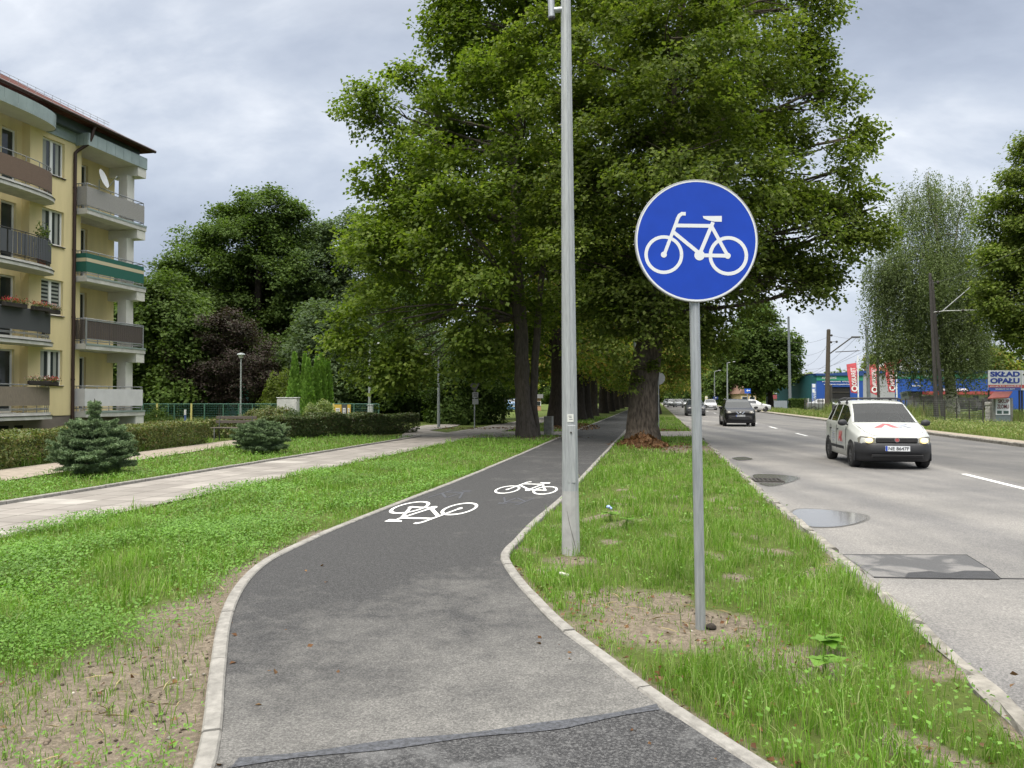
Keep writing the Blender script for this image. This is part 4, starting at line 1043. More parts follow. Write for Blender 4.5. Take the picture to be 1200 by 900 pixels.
for (x, Y, h, w, sd, lf, lb) in ((500, 53, 6.0, 6.0, 81, 'lf_grey', 'pale leaved bush tree behind the slim lamp post'), (545, 46, 4.6, 5.4, 82, 'lf_dark', 'wide dark shrub behind the grey plate road sign'), (590, 55, 6.2, 5.0, 83, 'lf_row', 'small tree with yellowing leaves between the road sign and the maple trunk'), (455, 50, 5.2, 5.2, 84, 'lf_dark', 'dark round shrub behind the end of the right hedge')):
    b0 = P(x, 490, Y); round_tree('shrub', lb, b0, h, w, sd, 1700, .17, lf, low=.48 if x == 590 else .04, tr=.12, Ls=.7, spread=.28, k=16, cat='shrub')
# copper leaved plum
b0 = G(258, 495)
lob = lobes_px([(262, 385, 26), (250, 410, 38), (285, 415, 34), (230, 430, 30), (300, 440, 22), (262, 440, 42), (225, 452, 20), (290, 455, 26), (245, 460, 26), (270, 400, 30, 1), (262, 372, 12), (252, 430, 40, 1.2)], b0.y, rr)
tree('copper_plum', 'dark purple leaved plum tree behind the bench', [(b0, .17), (P(258, 475, b0.y), .14), (P(260, 440, b0.y), .09), (P(262, 385, b0.y), .03)], lob, 2900, 16, .6, .12, 'lf_plum', 'bark_dark', 91, spread=.24, droop=.1, sides=9)
# far side of the road: trees
b0 = G(903, 479.0); 
lob = lobes_px([(890, 375, 20), (880, 400, 28), (905, 395, 26), (872, 425, 24), (900, 430, 34), (918, 415, 18), (885, 440, 22), (912, 437, 14), (868, 438, 12), (895, 385, 16, 1), (895, 415, 34, 2), (922, 435, 10), (888, 362, 10)], b0.y, rr)
tree('street_tree', 'roundish street tree standing beyond the far kerb behind the black car', [(b0, .42), (P(903, 455, b0.y), .36), (P(898, 400, b0.y), .15)], lob, 2100, 18, 1.2, .42, 'lf_oak', 'bark_dark', 101, spread=.6, sides=9)
b0 = Vector((36.9, 64, 0))
# birch: hanging twigs
def birch():
    r = np.random.default_rng(12); rr = random.Random(12)
    lob = lobes_px([(1085, 225, 38), (1070, 260, 40), (1115, 245, 40), (1045, 300, 30), (1085, 310, 50), (1125, 300, 42), (1030, 320, 22), (1050, 350, 40), (1100, 360, 50), (1135, 350, 35), (1040, 390, 26), (1075, 395, 40), (1120, 400, 42), (1145, 390, 26), (1088, 210, 18), (1060, 235, 18), (1135, 225, 22)], 64, rr)
    t = thing('birch_tree', 'weeping birch with black and white bark behind the pair of dark poles', 'tree', (36.9, 64, 0))
    g = MB(); tk = [Vector((36.9, 64, -.1)), P(1116, 470, 64), P(1112, 440, 64), P(1106, 380, 64), P(1100, 300, 64), P(1095, 215, 64)]
    g.tube(tk, [.50, .46, .38, .28, .17, .05], 12)
    for c, rd in lob:
        a = tk[3].lerp(tk[5], rr.random() * .8); pth = branch_path(a, Vector(c) + Vector((0, 0, rd[2] * .6)), rr, -.15); g.tube(pth, [.10 * (1 - .8 * i / 5) for i in range(6)], 6)
    g.build('trunk', M['birch_bark'], t)
    C_ = np.array([l[0] for l in lob]); Rr = np.array([l[1] for l in lob]); n = 5600
    w = Rr[:, 0] ** 2 * np.where(C_[:, 2] > P(1100, 262, 64).z, .38, 1.0); ii = r.choice(len(lob), n, p=w / w.sum()); u = unit(r.normal(0, 1, (n, 3))); p = C_[ii] + Rr[ii] * u * (r.uniform(0, 1, (n, 1)) ** .4) * .95
    k = 26; Ln = r.uniform(1.4, 4.0, (n, 1)); tt = r.uniform(0, 1, (n, k))
    dirn = unit(np.stack([r.normal(0, .16, n), r.normal(0, .16, n), -np.ones(n)], -1))
    pos = p[:, None] + dirn[:, None] * (tt * Ln)[..., None] + r.normal(0, .085, (n, k, 3))
    nr = unit(r.normal(0, 1, (n, k, 3)) + [0, -.2, .3]); tn = r.normal(0, .5, (n, k, 3)) + [0, 0, -1]; tn = unit(tn - nr * (tn * nr).sum(-1, keepdims=True))
    V, F = leaf_cards(pos.reshape(-1, 3), nr.reshape(-1, 3), tn.reshape(-1, 3), r.uniform(.11, .21, n * k), .5)
    np_mesh('crown', V, F, M['lf_birch'], t)
birch()
b0 = Vector((P(1238, 492, 50).x, 50, 0))
lob = lobes_px([(1200, 200, 30), (1225, 200, 40), (1185, 255, 34), (1220, 260, 50), (1170, 300, 24), (1205, 310, 45), (1178, 345, 30), (1215, 360, 50), (1165, 335, 16), (1200, 385, 24), (1250, 250, 60), (1260, 330, 60), (1198, 176, 12), (1235, 300, 60, 3), (1168, 250, 14), (1150, 330, 10), (1270, 200, 50)], 50, rr)
tree('roadside_tree', 'dark broadleaved tree overhanging the yellow scrap sign from the frame edge', [(b0, .4), (P(1240, 430, 50), .33), (P(1242, 300, 50), .2), (P(1235, 190, 50), .06)], lob, 4600, 20, .85, .2, 'lf_lime', 'bark_dark', 102, spread=.34, sides=9)
bpy.data.objects['roadside_tree']['label'] = 'dark broadleaved tree overhanging the fuel yard banner and the notice board'
# distant trees closing the street
FAR = 'distant trees at the end of the street'
F1 = round_tree('distant_tree', 'yellowish green distant tree beside the sign post, beyond the traffic', P(838, 470, 190), 15, 13, 111, 900, .6, 'lf_row', low=.08, Ls=1.8, spread=.9, group=FAR)
F2 = round_tree('distant_tree', 'dark distant tree on the bend where the street ends', P(812, 470, 230), 14, 14, 112, 900, .65, 'lf_oak', low=.05, Ls=1.8, spread=.9, group=FAR)
for i, (x, Y, s, sr, lb) in enumerate(((790, 260, 1.0, F2, 'dark distant tree above the queue of cars'), (770, 300, 1.2, F1, 'distant tree behind the avenue where the cycle path vanishes'), (858, 175, .9, F2, 'dark distant tree just beside the street tree crown'), (826, 280, 1.1, F2, 'hazy distant tree over the road end'),
                                    (875, 200, .85, F1, 'distant tree behind the blue direction sign'), (948, 190, .5, F1, 'small distant tree by the pink roofed shed'), (1040, 175, .8, F1, 'distant tree rising behind the red flags'), (1165, 120, .62, F1, 'tree behind the fuel yard banner'), (1130, 150, .55, F2, 'low distant tree behind the birch trunk'),
                                    (740, 280, 1.1, F2, 'distant tree closing the avenue'), (700, 240, .9, F1, 'distant tree on the park side of the avenue'), (650, 200, .8, F2, 'distant tree behind the parked blue car'), (600, 150, .62, F1, 'tree beyond the car park by the maple stem'), (560, 130, .7, F2, 'tree beyond the parked cars'), (520, 120, .7, F1, 'tree beyond the wide dark shrub'), (930, 240, .6, F2, 'small dark distant tree behind the steel poles'), (1220, 140, .8, F2, 'distant tree beyond the yard by the frame edge'))):
    p = P(x, 470, Y); dup(sr, (p.x, p.y, 0), i * 1.3, s, lb)
# far wood that reads as one mass
n = 30000; x = rng.uniform(-1, 1, n); Xf = x * 330; Yf = 330 + rng.uniform(0, 25, n) - 60 * np.abs(x); hh = (7 + 5 * vnoise(Xf, Yf, .06, 3) + 2 * vnoise(Xf, Yf, .3, 1)) * rng.uniform(0, 1, n) ** .6
nr = unit(rng.normal(0, .5, (n, 3)) + [0, -.5, .8]); tn = rng.normal(0, 1, (n, 3)); tn = unit(tn - nr * (tn * nr).sum(-1, keepdims=True))
V, F = leaf_cards(np.stack([Xf, Yf, hh], -1), nr, tn, rng.uniform(1.2, 2.6, n), .8)
tag(np_mesh('far_woodland', V, F, M['lf_oak']), 'far woodland along the horizon', 'woodland', kind='stuff')

# spruces
def spruce(label, base, h, w, body, seed):
    r = np.random.default_rng(seed); rr = random.Random(seed)
    t = thing('spruce', label, 'spruce', base); g = MB(); g.cyl(base - Vector((0, 0, .05)), base + Vector((0, 0, h)), .035, .006, 8)
    tips = []
    lv = 17
    for i in range(lv):
        z = h * (.04 + .93 * i / lv)
        rad = w * .5 * (.72 + .28 * math.sin(math.pi * .5 * min(1, z / (body * .4))) if z < body * .4 else max(.10, math.cos(math.pi * .5 * min(1, (z - body * .4) / (body * .68)))) ** .75 if z < body else .13) * rr.uniform(.8, 1.12)
        nb = 17 if z < body else 5
        for k_ in range(nb):
            a = 2 * math.pi * (k_ + rr.random() * .8) / nb; L_ = rad * rr.uniform(.8, 1.1)
            s = base + Vector((0, 0, z)); e = s + Vector((math.cos(a) * L_, math.sin(a) * L_, L_ * rr.uniform(-.02, .5)))
            g.tube([s, s.lerp(e, .5) + Vector((0, 0, -.02)), e], [.009, .006, .002], 4); tips.append((s, e, L_))
    g.build('trunk', M['bark_dark'], t)
    pos, dr = [], []
    for s, e, L_ in tips:
        m_ = int(160 + 800 * L_); d = np.array((e - s).normalized()); q = r.uniform(.12, 1, m_) ** .8
        sd = np.cross(d, [0, 0, 1]); sgn = r.choice([-1, 1], m_)
        tw = r.uniform(0, 1, m_) * .42 * L_ * (1.05 - q)                    # along the side twigs
        p = np.array(s)[None] + d[None] * (q * L_)[:, None] + sd[None] * (sgn * tw)[:, None] + d[None] * (tw * .6)[:, None] + r.normal(0, .008, (m_, 3))
        o = unit(d[None] * .7 + sd[None] * (sgn * .6)[:, None] + r.normal(0, .55, (m_, 3)) + [0, 0, .2])
        pos.append(p); dr.append(o)
    pos = np.concatenate(pos); dr = np.concatenate(dr); nr = r.normal(0, 1, pos.shape); nr = unit(nr - dr * (nr * dr).sum(-1, keepdims=True))
    V, F = leaf_cards(pos, nr, dr, r.uniform(.035, .07, len(pos)), .22, .1)
    np_mesh('crown', V, F, M['lf_spruce'], t)
spruce('bushy blue green spruce with a bare leader in the grass beside the pavement', G(110, 557), 1.5, 1.6, 1.02, 3)
spruce('low wide spruce without a leader near the bench', G(306, 531), .95, 1.55, .8, 4)
# thuja columns
TH = 'clump of thuja columns'
def thuja(label, x, Y, htop, wpx, seed):
    r = np.random.default_rng(seed); base = Vector((P(x, 490, Y).x, Y, 0)); h = P(x, htop, Y).z; w = wpx / FPX * Y * .5
    t = thing('thuja', label, 'thuja', base, 0, TH); g = MB(); g.cyl(base, base + Vector((0, 0, h * .9)), .06, .01, 7); g.build('trunk', M['bark_dark'], t)
    n = 5200; q = r.uniform(0, 1, n); a = r.uniform(0, 2 * np.pi, n); rad = w * np.minimum(1, (1.02 - q) * 1.5) ** .8 * r.uniform(.55, 1.03, n) * (.9 + .15 * np.sin(a * 5 + q * 9))
    pos = np.stack([base.x + np.cos(a) * rad, base.y + np.sin(a) * rad, q * h * .96], -1)
    up = unit(np.stack([np.cos(a) * .35, np.sin(a) * .35, np.ones(n)], -1) + r.normal(0, .2, (n, 3))); nr = np.stack([np.cos(a), np.sin(a), np.zeros(n)], -1) + r.normal(0, .5, (n, 3)); nr = unit(nr - up * (nr * up).sum(-1, keepdims=True))
    V, F = leaf_cards(pos, nr, up, r.uniform(.10, .22, n), .5); np_mesh('crown', V, F, M['lf_thuja'], t)
for i, (x, Y, tp_, w_, lb) in enumerate(((345, 42, 412, 17, 'leftmost thuja column of the clump, above the white cabinet'), (357, 43.5, 414, 13, 'second thuja from the left, set back in the clump'), (361, 41.5, 419, 16, 'front thuja column directly behind the pale shrub'), (371, 42.3, 417, 14, 'fourth thuja column from the left in the clump'), (377, 43.0, 413, 14, 'tallest thuja on the yellow panel side of the clump'), (384, 43.6, 420, 13, 'rightmost thuja column of the clump'))):
    thuja(lb, x, Y, tp_, w_, 200 + i)
# hedges and shrubs
def leaf_shell(r, n, fn, size, asp=.65):
    """leaves on the outside of a clipped body: FN gives points and outward normals"""
    p, o = fn(n); nr = unit(o * .7 + r.normal(0, .6, p.shape) + [0, 0, .3]); tn = r.normal(0, 1, p.shape); tn = unit(tn - nr * (tn * nr).sum(-1, keepdims=True))
    return leaf_cards(p, nr, tn, size * r.uniform(.6, 1.3, n), asp)
def hedge(label, line, w, h, n, size, leaf, seed):
    r = np.random.default_rng(seed); pts = np.array(line, float); base = Vector((pts[:, 0].mean(), pts[:, 1].mean(), 0)); t = thing('hedge', label, 'hedge', base)
    sg = np.linalg.norm(np.diff(pts, axis=0), axis=1); cs = np.concatenate([[0], np.cumsum(sg)]); tot = cs[-1]
    def at(d):
        x = np.interp(d, cs, pts[:, 0]); y = np.interp(d, cs, pts[:, 1]); i = np.clip(np.searchsorted(cs, d) - 1, 0, len(sg) - 1); tg = (pts[i + 1] - pts[i]) / sg[i][:, None]
        return x, y, tg
    def fn(n):
        d = r.uniform(0, tot, n); x, y, tg = at(d); nx, ny = -tg[:, 1], tg[:, 0]
        per = r.uniform(0, 2 * h + w, n); lum = .86 + .28 * vnoise(d, d * .3 + seed, 1.9, seed)
        off = np.where(per < h, -w / 2, np.where(per < h + w, per - h - w / 2, w / 2)); z = np.where(per < h, per, np.where(per < h + w, h, 2 * h + w - per))
        dep = np.abs(r.normal(0, .07, n)); so = np.where(per < h, -1, np.where(per < h + w, 0, 1)); sz_ = np.where((per >= h) & (per < h + w), 1, 0)
        off = off * lum * np.where(z < .2 * h, .8, 1) - so * dep; z = z * np.where(sz_ > 0, lum, 1) - sz_ * dep
        endk = r.uniform(0, 1, n) < .06; 
        return np.stack([x + nx * off, y + ny * off, np.maximum(.03, z)], -1), np.stack([nx * so, ny * so, sz_.astype(float)], -1)
    V, F = leaf_shell(r, n, fn, size); np_mesh('foliage', V, F, M[leaf], t)
    g = MB(); rr = random.Random(seed); k_ = int(tot / .22)
    for i in range(k_):
        d = np.array([tot * (i + .5) / k_]); x, y, tg = at(d); 
        for q in range(3):
            o = rr.uniform(-.3, .3) * w; e = rr.uniform(-.42, .42) * w
            g.tube([(x[0] - tg[0, 1] * o, y[0] + tg[0, 0] * o, -.02), (x[0] - tg[0, 1] * e + rr.uniform(-.15, .15), y[0] + tg[0, 0] * e + rr.uniform(-.15, .15), h * .88)], [.012, .004], 4)
    g.build('stems', M['bark_dark'], t)
hedge('long clipped hedge with reddish leaf tips before the yellow apartment block', [(-11.75, 8), (-11.4, 16), (-11.25, 21), (-10.75, 25.9)], 1.25, .70, 62000, .062, 'lf_hedge', 31)
hedge('dark clipped hedge with a flat top before the fence and the yellow panel', [(-8.7, 28.2), (-7.2, 31.2), (-4.5, 34)], 1.3, .82, 42000, .07, 'lf_hedge_dark', 32)
hedge('short piece of low hedge behind the bench', [(-12.2, 29.5), (-9.0, 30.5)], 1.0, .68, 12000, .07, 'lf_hedge', 33)
def bush(label, base, rx, rz, n, size, leaf, seed, cat='shrub'):
    r = np.random.default_rng(seed); t = thing('shrub', label, cat, base)
    u = unit(r.normal(0, 1, (n, 3))); u[:, 2] = np.abs(u[:, 2]) * r.choice([1, -.3], n, p=[.8, .2]); lum = .75 + .5 * vnoise(u[:, 0] * 3, u[:, 1] * 3 + u[:, 2] * 3, 1.6, seed)
    f = lum * r.uniform(.55, 1.0, n) ** .5; p = np.array(base)[None] + u * f[:, None] * [rx, rx, rz] + [0, 0, rz * .3]; p[:, 2] = np.maximum(.02, p[:, 2])
    nr = unit(u * .6 + r.normal(0, .6, (n, 3)) + [0, 0, .3]); tn = r.normal(0, 1, (n, 3)); tn = unit(tn - nr * (tn * nr).sum(-1, keepdims=True))
    V, F = leaf_cards(p, nr, tn, size * r.uniform(.6, 1.3, n), .6); np_mesh('foliage', V, F, M[leaf], t)
    g = MB(); rr = random.Random(seed)
    for i in range(9): g.tube([Vector(base), Vector(base) + Vector((rr.uniform(-.6, .6) * rx, rr.uniform(-.6, .6) * rx, rz * .9))], [.02, .005], 4)
    g.build('stems', M['bark_dark'], t)
def bp_(x, Y): v = P(x, 490, Y); v.z = 0; return v
bush('green shrub before the white cabinet, beside the spruce', bp_(322, 36), .95, .85, 6000, .09, 'lf_hedge', 41)
bush('pale flowering shrub in front of the thuja columns', bp_(374, 37), .95, 1.0, 7000, .09, 'lf_pale', 42)
bush('dark small shrub beside the white cabinet', bp_(343, 35), .55, .75, 3500, .07, 'lf_grey', 43)
bush('small yellowish shrub behind the bench under the copper plum', bp_(302, 38), .9, .75, 4500, .08, 'lf_hedge', 44)
bush('bright green bush behind the thuja clump', bp_(327, 46), 1.1, 2.3, 6000, .14, 'lf_lime', 45)
bush('leafy weeds at the foot of the apartment block end wall', bp_(182, 36), 1.0, .7, 3500, .1, 'lf_oak', 46)
# ------------------------------------------------------------------ yellow apartment block
M['render_yellow'] = mat('yellow_render', (.78, .66, .38), .92, var=.13, scale=.9, bmp=.15, bscale=90, spec=.15, stretch=(2.5, 2.5, .35))
M['plinth'] = mat('plinth_grey', (.24, .205, .18), .92, var=.25, scale=2, spec=.15)
M['slab_grey'] = mat('balcony_concrete', (.56, .55, .52), .9, var=.28, scale=3, bmp=.15, bscale=40, spec=.2)
M['soffit'] = mat('painted_soffit', (.64, .63, .59), .92, var=.12, scale=2, spec=.15)
M['zinc'] = mat('zinc_fascia', (.34, .41, .40), .5, .35, var=.2, scale=2)
M['dark_green_metal'] = mat('dark_fascia', (.075, .10, .105), .5, .2, var=.2, scale=3)
M['brown_metal'] = mat('brown_pipe', (.045, .022, .017), .45, .1, var=.2, scale=4)
M['pvc'] = mat('white_frame', (.74, .75, .75), .4)
M['glass'] = mat('window_glass', (.035, .042, .045), .06, spec=.6)
M['curtain'] = mat('curtain', (.34, .36, .34), .7, var=.3, scale=9, stretch=(8, 8, .3))
M['rail'] = mat('rail_steel', (.30, .31, .32), .5, .6)
M['dark_rail'] = mat('dark_rail', (.05, .05, .052), .5, .3)
m, nt, b = new_mat('roof_tiles')
wv = N(nt, 'ShaderNodeTexBrick', offset=.0, Scale=1.0); wv.inputs['Brick Width'].default_value = .24; wv.inputs['Row Height'].default_value = .33; wv.inputs['Mortar Size'].default_value = .02
wv.inputs['Color1'].default_value = c4((.075, .034, .03)); wv.inputs['Color2'].default_value = c4((.11, .05, .042)); wv.inputs['Mortar'].default_value = c4((.06, .025, .02))
L(nt, coords(nt), wv.inputs['Vector']); L(nt, wv.outputs['Color'], b.inputs['Base Color']); b.inputs['Roughness'].default_value = .95; b.inputs['Specular IOR Level'].default_value = .05; bump(nt, b, wv.outputs['Fac'], -.8, .03)
M['tiles'] = m
FP0 = Vector((-16.95, 29.5, 0)); tt_ = math.atan(.222); FD = Vector((math.sin(tt_), math.cos(tt_), 0)); FN = Vector((math.cos(tt_), -math.sin(tt_), 0))
BLD = thing('apartment_block', 'yellow four storey apartment block with balconies and a red tiled roof', 'building', FP0)
BM = Matrix(((FD.x, FN.x, 0, FP0.x), (FD.y, FN.y, 0, FP0.y), (0, 0, 1, 0), (0, 0, 0, 1)))   # local: s along, n outward, z up
FH, F0 = 2.62, 1.0                                   # storey height, first floor level
S0, S1 = -19.0, 3.3
def bb(g, s0, s1, n0, n1, z0, z1, mi=0, bev=0): return g.box(((s0 + s1) / 2, (n0 + n1) / 2, (z0 + z1) / 2), (s1 - s0, n1 - n0, z1 - z0), mi=mi, m=BM, bev=bev)
TOPZ = F0 + 4 * FH + .25
def wall_faces(g, s0, s1, z0, z1, n, holes, deep=.16):
    ss = sorted({s0, s1, *[h[0] for h in holes], *[h[1] for h in holes]}); zs = sorted({z0, z1, *[h[2] for h in holes], *[h[3] for h in holes]})
    ss = [s for s in ss if s0 <= s <= s1]; zs = [z for z in zs if z0 <= z <= z1]
    for a, b_ in zip(ss[:-1], ss[1:]):
        for c, d in zip(zs[:-1], zs[1:]):
            if any(h[0] <= a and b_ <= h[1] and h[2] <= c and d <= h[3] for h in holes): continue
            g.add([BM @ Vector(v) for v in ((a, n, c), (b_, n, c), (b_, n, d), (a, n, d))], [(3, 2, 1, 0)])
    for a, b_, c, d in holes:
        q = [(a, c), (b_, c), (b_, d), (a, d)]
        for i in range(4):
            (p0, z0_), (p1, z1_) = q[i], q[(i + 1) % 4]
            g.add([BM @ Vector(v) for v in ((p0, n, z0_), (p1, n, z1_), (p1, n - deep, z1_), (p0, n - deep, z0_))], [(0, 1, 2, 3)])
LG = 0.9
REC = 0.35                                           # depth of the recessed balcony bays on the street front
wins = []; recs = []
g = MB(); holes = []; rholes = []
bays = [(-1.45, -.42), (-8.9, -7.9), (-11.3, -10.3), (-17.9, -16.9)]
RB = [(-6.6, -2.0), (-16.2, -12.1)]
for k in range(4):
    z = F0 + FH * k
    for a, b_ in bays: holes.append((a, b_, z + 1.0, z + 2.32)); wins.append((a, b_, z + 1.0, z + 2.32, 0.0))
edges = [(S0, RB[1][0]), (RB[1][1], RB[0][0]), (RB[0][1], .42)]
for a, b_ in edges: wall_faces(g, a, b_, .86, TOPZ, 0.0, [h for h in holes if a <= h[0] and h[1] <= b_])
for a, b_ in RB:
    hh = []
    for k in range(4):
        z = F0 + FH * k
        for s in ((b_ - .85, b_ - .22), (a + .5, a + 1.5), (b_ - 2.3, b_ - 1.2)):
            q = (s[0], s[1], z + (.02 if s[1] - s[0] < .8 else .95), z + 2.25); hh.append(q); wins.append(q + (-REC,))
    wall_faces(g, a, b_, .86, TOPZ, -REC, hh)
    for s, fl in ((a, 1), (b_, 0)): g.add([BM @ Vector(v) for v in ((s, 0, .86), (s, -REC, .86), (s, -REC, TOPZ), (s, 0, TOPZ))], [(0, 1, 2, 3) if fl else (3, 2, 1, 0)])
hh = []
for k in range(4):
    q = (1.0, 1.78, F0 + FH * k + .02, F0 + FH * k + 2.2); hh.append(q); wins.append(q + (-LG,))
wall_faces(g, .42, S1, .86, TOPZ, -LG, hh)
g.add([BM @ Vector(v) for v in ((.42, 0, .86), (.42, -LG, .86), (.42, -LG, TOPZ), (.42, 0, TOPZ))], [(3, 2, 1, 0)])
g.add([BM @ Vector(v) for v in ((S1, -LG, .86), (S1, -10.5, .86), (S1, -10.5, TOPZ), (S1, -LG, TOPZ))], [(3, 2, 1, 0)])
bb(g, S0, S1 - .02, -10.5, -1.25, .86, TOPZ)
g.build('wall', M['render_yellow'], BLD)
g = MB(); bb(g, S0, .44, -3, -.03, -.2, .86); bb(g, .44, S1 - .04, -3, -.3, -.2, .775); 
g.build('plinth', M['plinth'], BLD)
M['vent'] = mat('vent_black', (.01, .01, .01), .9)
for s in (-3.1, -2.5, 1.3):
    g = MB(); bb(g, s, s + .35, -.08, -.015 if s < 0 else -.28, .3, .55); g.build('cellar_vent', M['vent'], BLD)
# windows: frame > pane
for (a, b_, c, d, n) in wins:
    if a < -12.0 and c > 20: continue
    g = MB(); fr = .065; nn = n - .11
    two = b_ - a > .8
    bb(g, a + .002, b_ - .002, nn - .05, nn, d - fr, d - .002); bb(g, a + .002, b_ - .002, nn - .05, nn, c + .002, c + fr)
    for s0, s1 in ((a + .002, a + fr), (b_ - fr, b_ - .002)) + (((((a + b_) / 2) - fr * .9, ((a + b_) / 2) + fr * .9),) if two else ()): bb(g, s0, s1, nn - .049, nn + .001, c + fr, d - fr)
    if c % FH > 1: bb(g, a - .04, b_ + .04, n - .10, n + .05, c - .045, c - .006)
    w = g.build('window', M['pvc'], BLD)
    g = MB(); bb(g, a + fr, b_ - fr, nn - .035, nn - .03, c + fr, d - fr); g.build('pane', M['glass'], w)
    if two and n == 0:
        g = MB(); k = int(round((c - 1 - F0) / FH))
        if k == 1 and a > -3:
            for i in range(8): bb(g, a + fr + .015, b_ - fr - .015, nn - .029, nn - .026, c + fr + .03 + i * .145, c + fr + .10 + i * .145)
            w2 = g.build('striped_blind', M['curtain'], w)
        elif a > -3:
            bb(g, b_ - .30, b_ - .16, nn - .029, nn - .026, c + fr, d - fr); bb(g, a + .14, a + .3, nn - .029, nn - .026, c + fr, d - fr); g.build('curtain', M['curtain'], w)
g = MB()
for k in range(4):
    for a, b_ in bays: bb(g, a - .03, b_ + .03, .002, .06, F0 + FH * k + .955, F0 + FH * k + .985)
g.build('sill', M['brown_metal'], BLD)
# end balconies
def slab(name, poly, z0, z1, m_):
    g = MB(); g.prism(poly, z1 - z0, BM, 0, z0); return g.build(name, m_, BLD)
BA, BB_, BNO = .12, 3.46, .56
for k in range(4):
    z = F0 + FH * k
    s = slab('balcony_slab', [(BA, .004), (BA, BNO), (BB_, BNO), (BB_, -.89), (.43, -.89), (.43, .004)], z - .22, z, M['slab_grey'])
    g = MB(); g.prism([(BA + .02, .01), (BA + .02, BNO - .02), (BB_ - .02, BNO - .02), (BB_ - .02, .01)], .006, BM, 0, z - .229); g.build('soffit', M['soffit'], s)
    g = MB(); bb(g, BB_ - .52, BB_ - .03, -.89, BNO - .03, z - .60, z - .231); g.build('end_beam', M['soffit'], s)
    g = MB(); bb(g, BA - .01, BB_ + .012, BNO + .001, BNO + .018, z - .06, z + .012); g.build('drip_edge', M['zinc'], s)
for k in range(4):
    g = MB(); bb(g, 2.72, 3.14, -.22, .20, F0 + FH * k + .001, F0 + FH * (k + 1) - .605 if k < 3 else F0 + FH * 4 - .57); g.build('column', M['soffit'], BLD)
cl_ = {3: mat('grey_wicker_screen', (.33, .32, .31), .85, var=.3, scale=16, stretch=(1, 1, 7)), 2: mat('dark_green_awning', (.012, .10, .075), .7), 1: mat('dark_brown_slats', (.075, .06, .055), .7), 0: mat('white_sheet', (.62, .61, .63), .8, var=.12, scale=3, bmp=.3, bscale=5)}
M['beige'] = mat('beige_stripe', (.50, .44, .30), .8)
def end_rail(k):
    z = F0 + FH * k; g = MB(); RT = .98
    n1 = BNO - .09; s0, s1 = BA + .06, BB_ - .08
    q = lambda s, n, zz: BM @ Vector((s, n, z + zz))
    for zz in (RT, .12): g.tube([q(s0, .01, zz), q(s0, n1, zz), q(s1, n1, zz), q(s1, -.2, zz)], .02, 6)
    for i in range(6): s = s0 + (s1 - s0) * i / 5; g.cyl(q(s, n1, -.01), q(s, n1, RT), .016, n=6)
    for n in (.1, .3): g.cyl(q(s0, n, -.01), q(s0, n, RT), .016, n=6)
    r_ = g.build('balcony_railing', M['rail'], BLD)
    g = MB(); zt, zb = {3: (.86, .14), 2: (.88, .16), 1: (.93, .17), 0: (.88, .2)}[k]
    if k == 1:
        n_ = 26
        for i in range(n_): a = s0 + (s1 - s0) * i / n_; bb(g, a + .008, a + (s1 - s0) / n_ - .008, n1 + .022, n1 + .034, z + zb, z + zt)
        for i in range(11): a = .03 + (n1 - .03) * i / 11; bb(g, s0 - .034, s0 - .022, a + .008, a + n1 / 11 - .010, z + zb, z + zt)
        o = g.build('slat_screen', cl_[k], r_)
        g = MB(); bb(g, s0 - .015, s0 + .03, n1 + .036, n1 + .05, z + .02, z + RT); bb(g, s1 - .03, s1 + .02, n1 + .036, n1 + .05, z + .02, z + RT); bb(g, s0, s1, n1 + .036, n1 + .05, z + zb, z + zb + .035); bb(g, s0, s1, n1 + .036, n1 + .05, z + zt - .03, z + zt + .01); g.build('silver_frame', M['galv'], r_)
        return
    bb(g, s0 - .02, s1 + .02, n1 + .022, n1 + .030, z + zb, z + zt); bb(g, s0 - .030, s0 - .022, .02, n1 + .021, z + zb, z + zt)
    o = g.build('screen', cl_[k], r_)
    if k == 2:
        g = MB(); bb(g, s0 - .019, s1 + .019, n1 + .031, n1 + .034, z + .56, z + .70); bb(g, s0 - .034, s0 - .031, .03, n1 + .02, z + .56, z + .70); g.build('beige_stripe', M['beige'], o)
for k in range(4): end_rail(k)
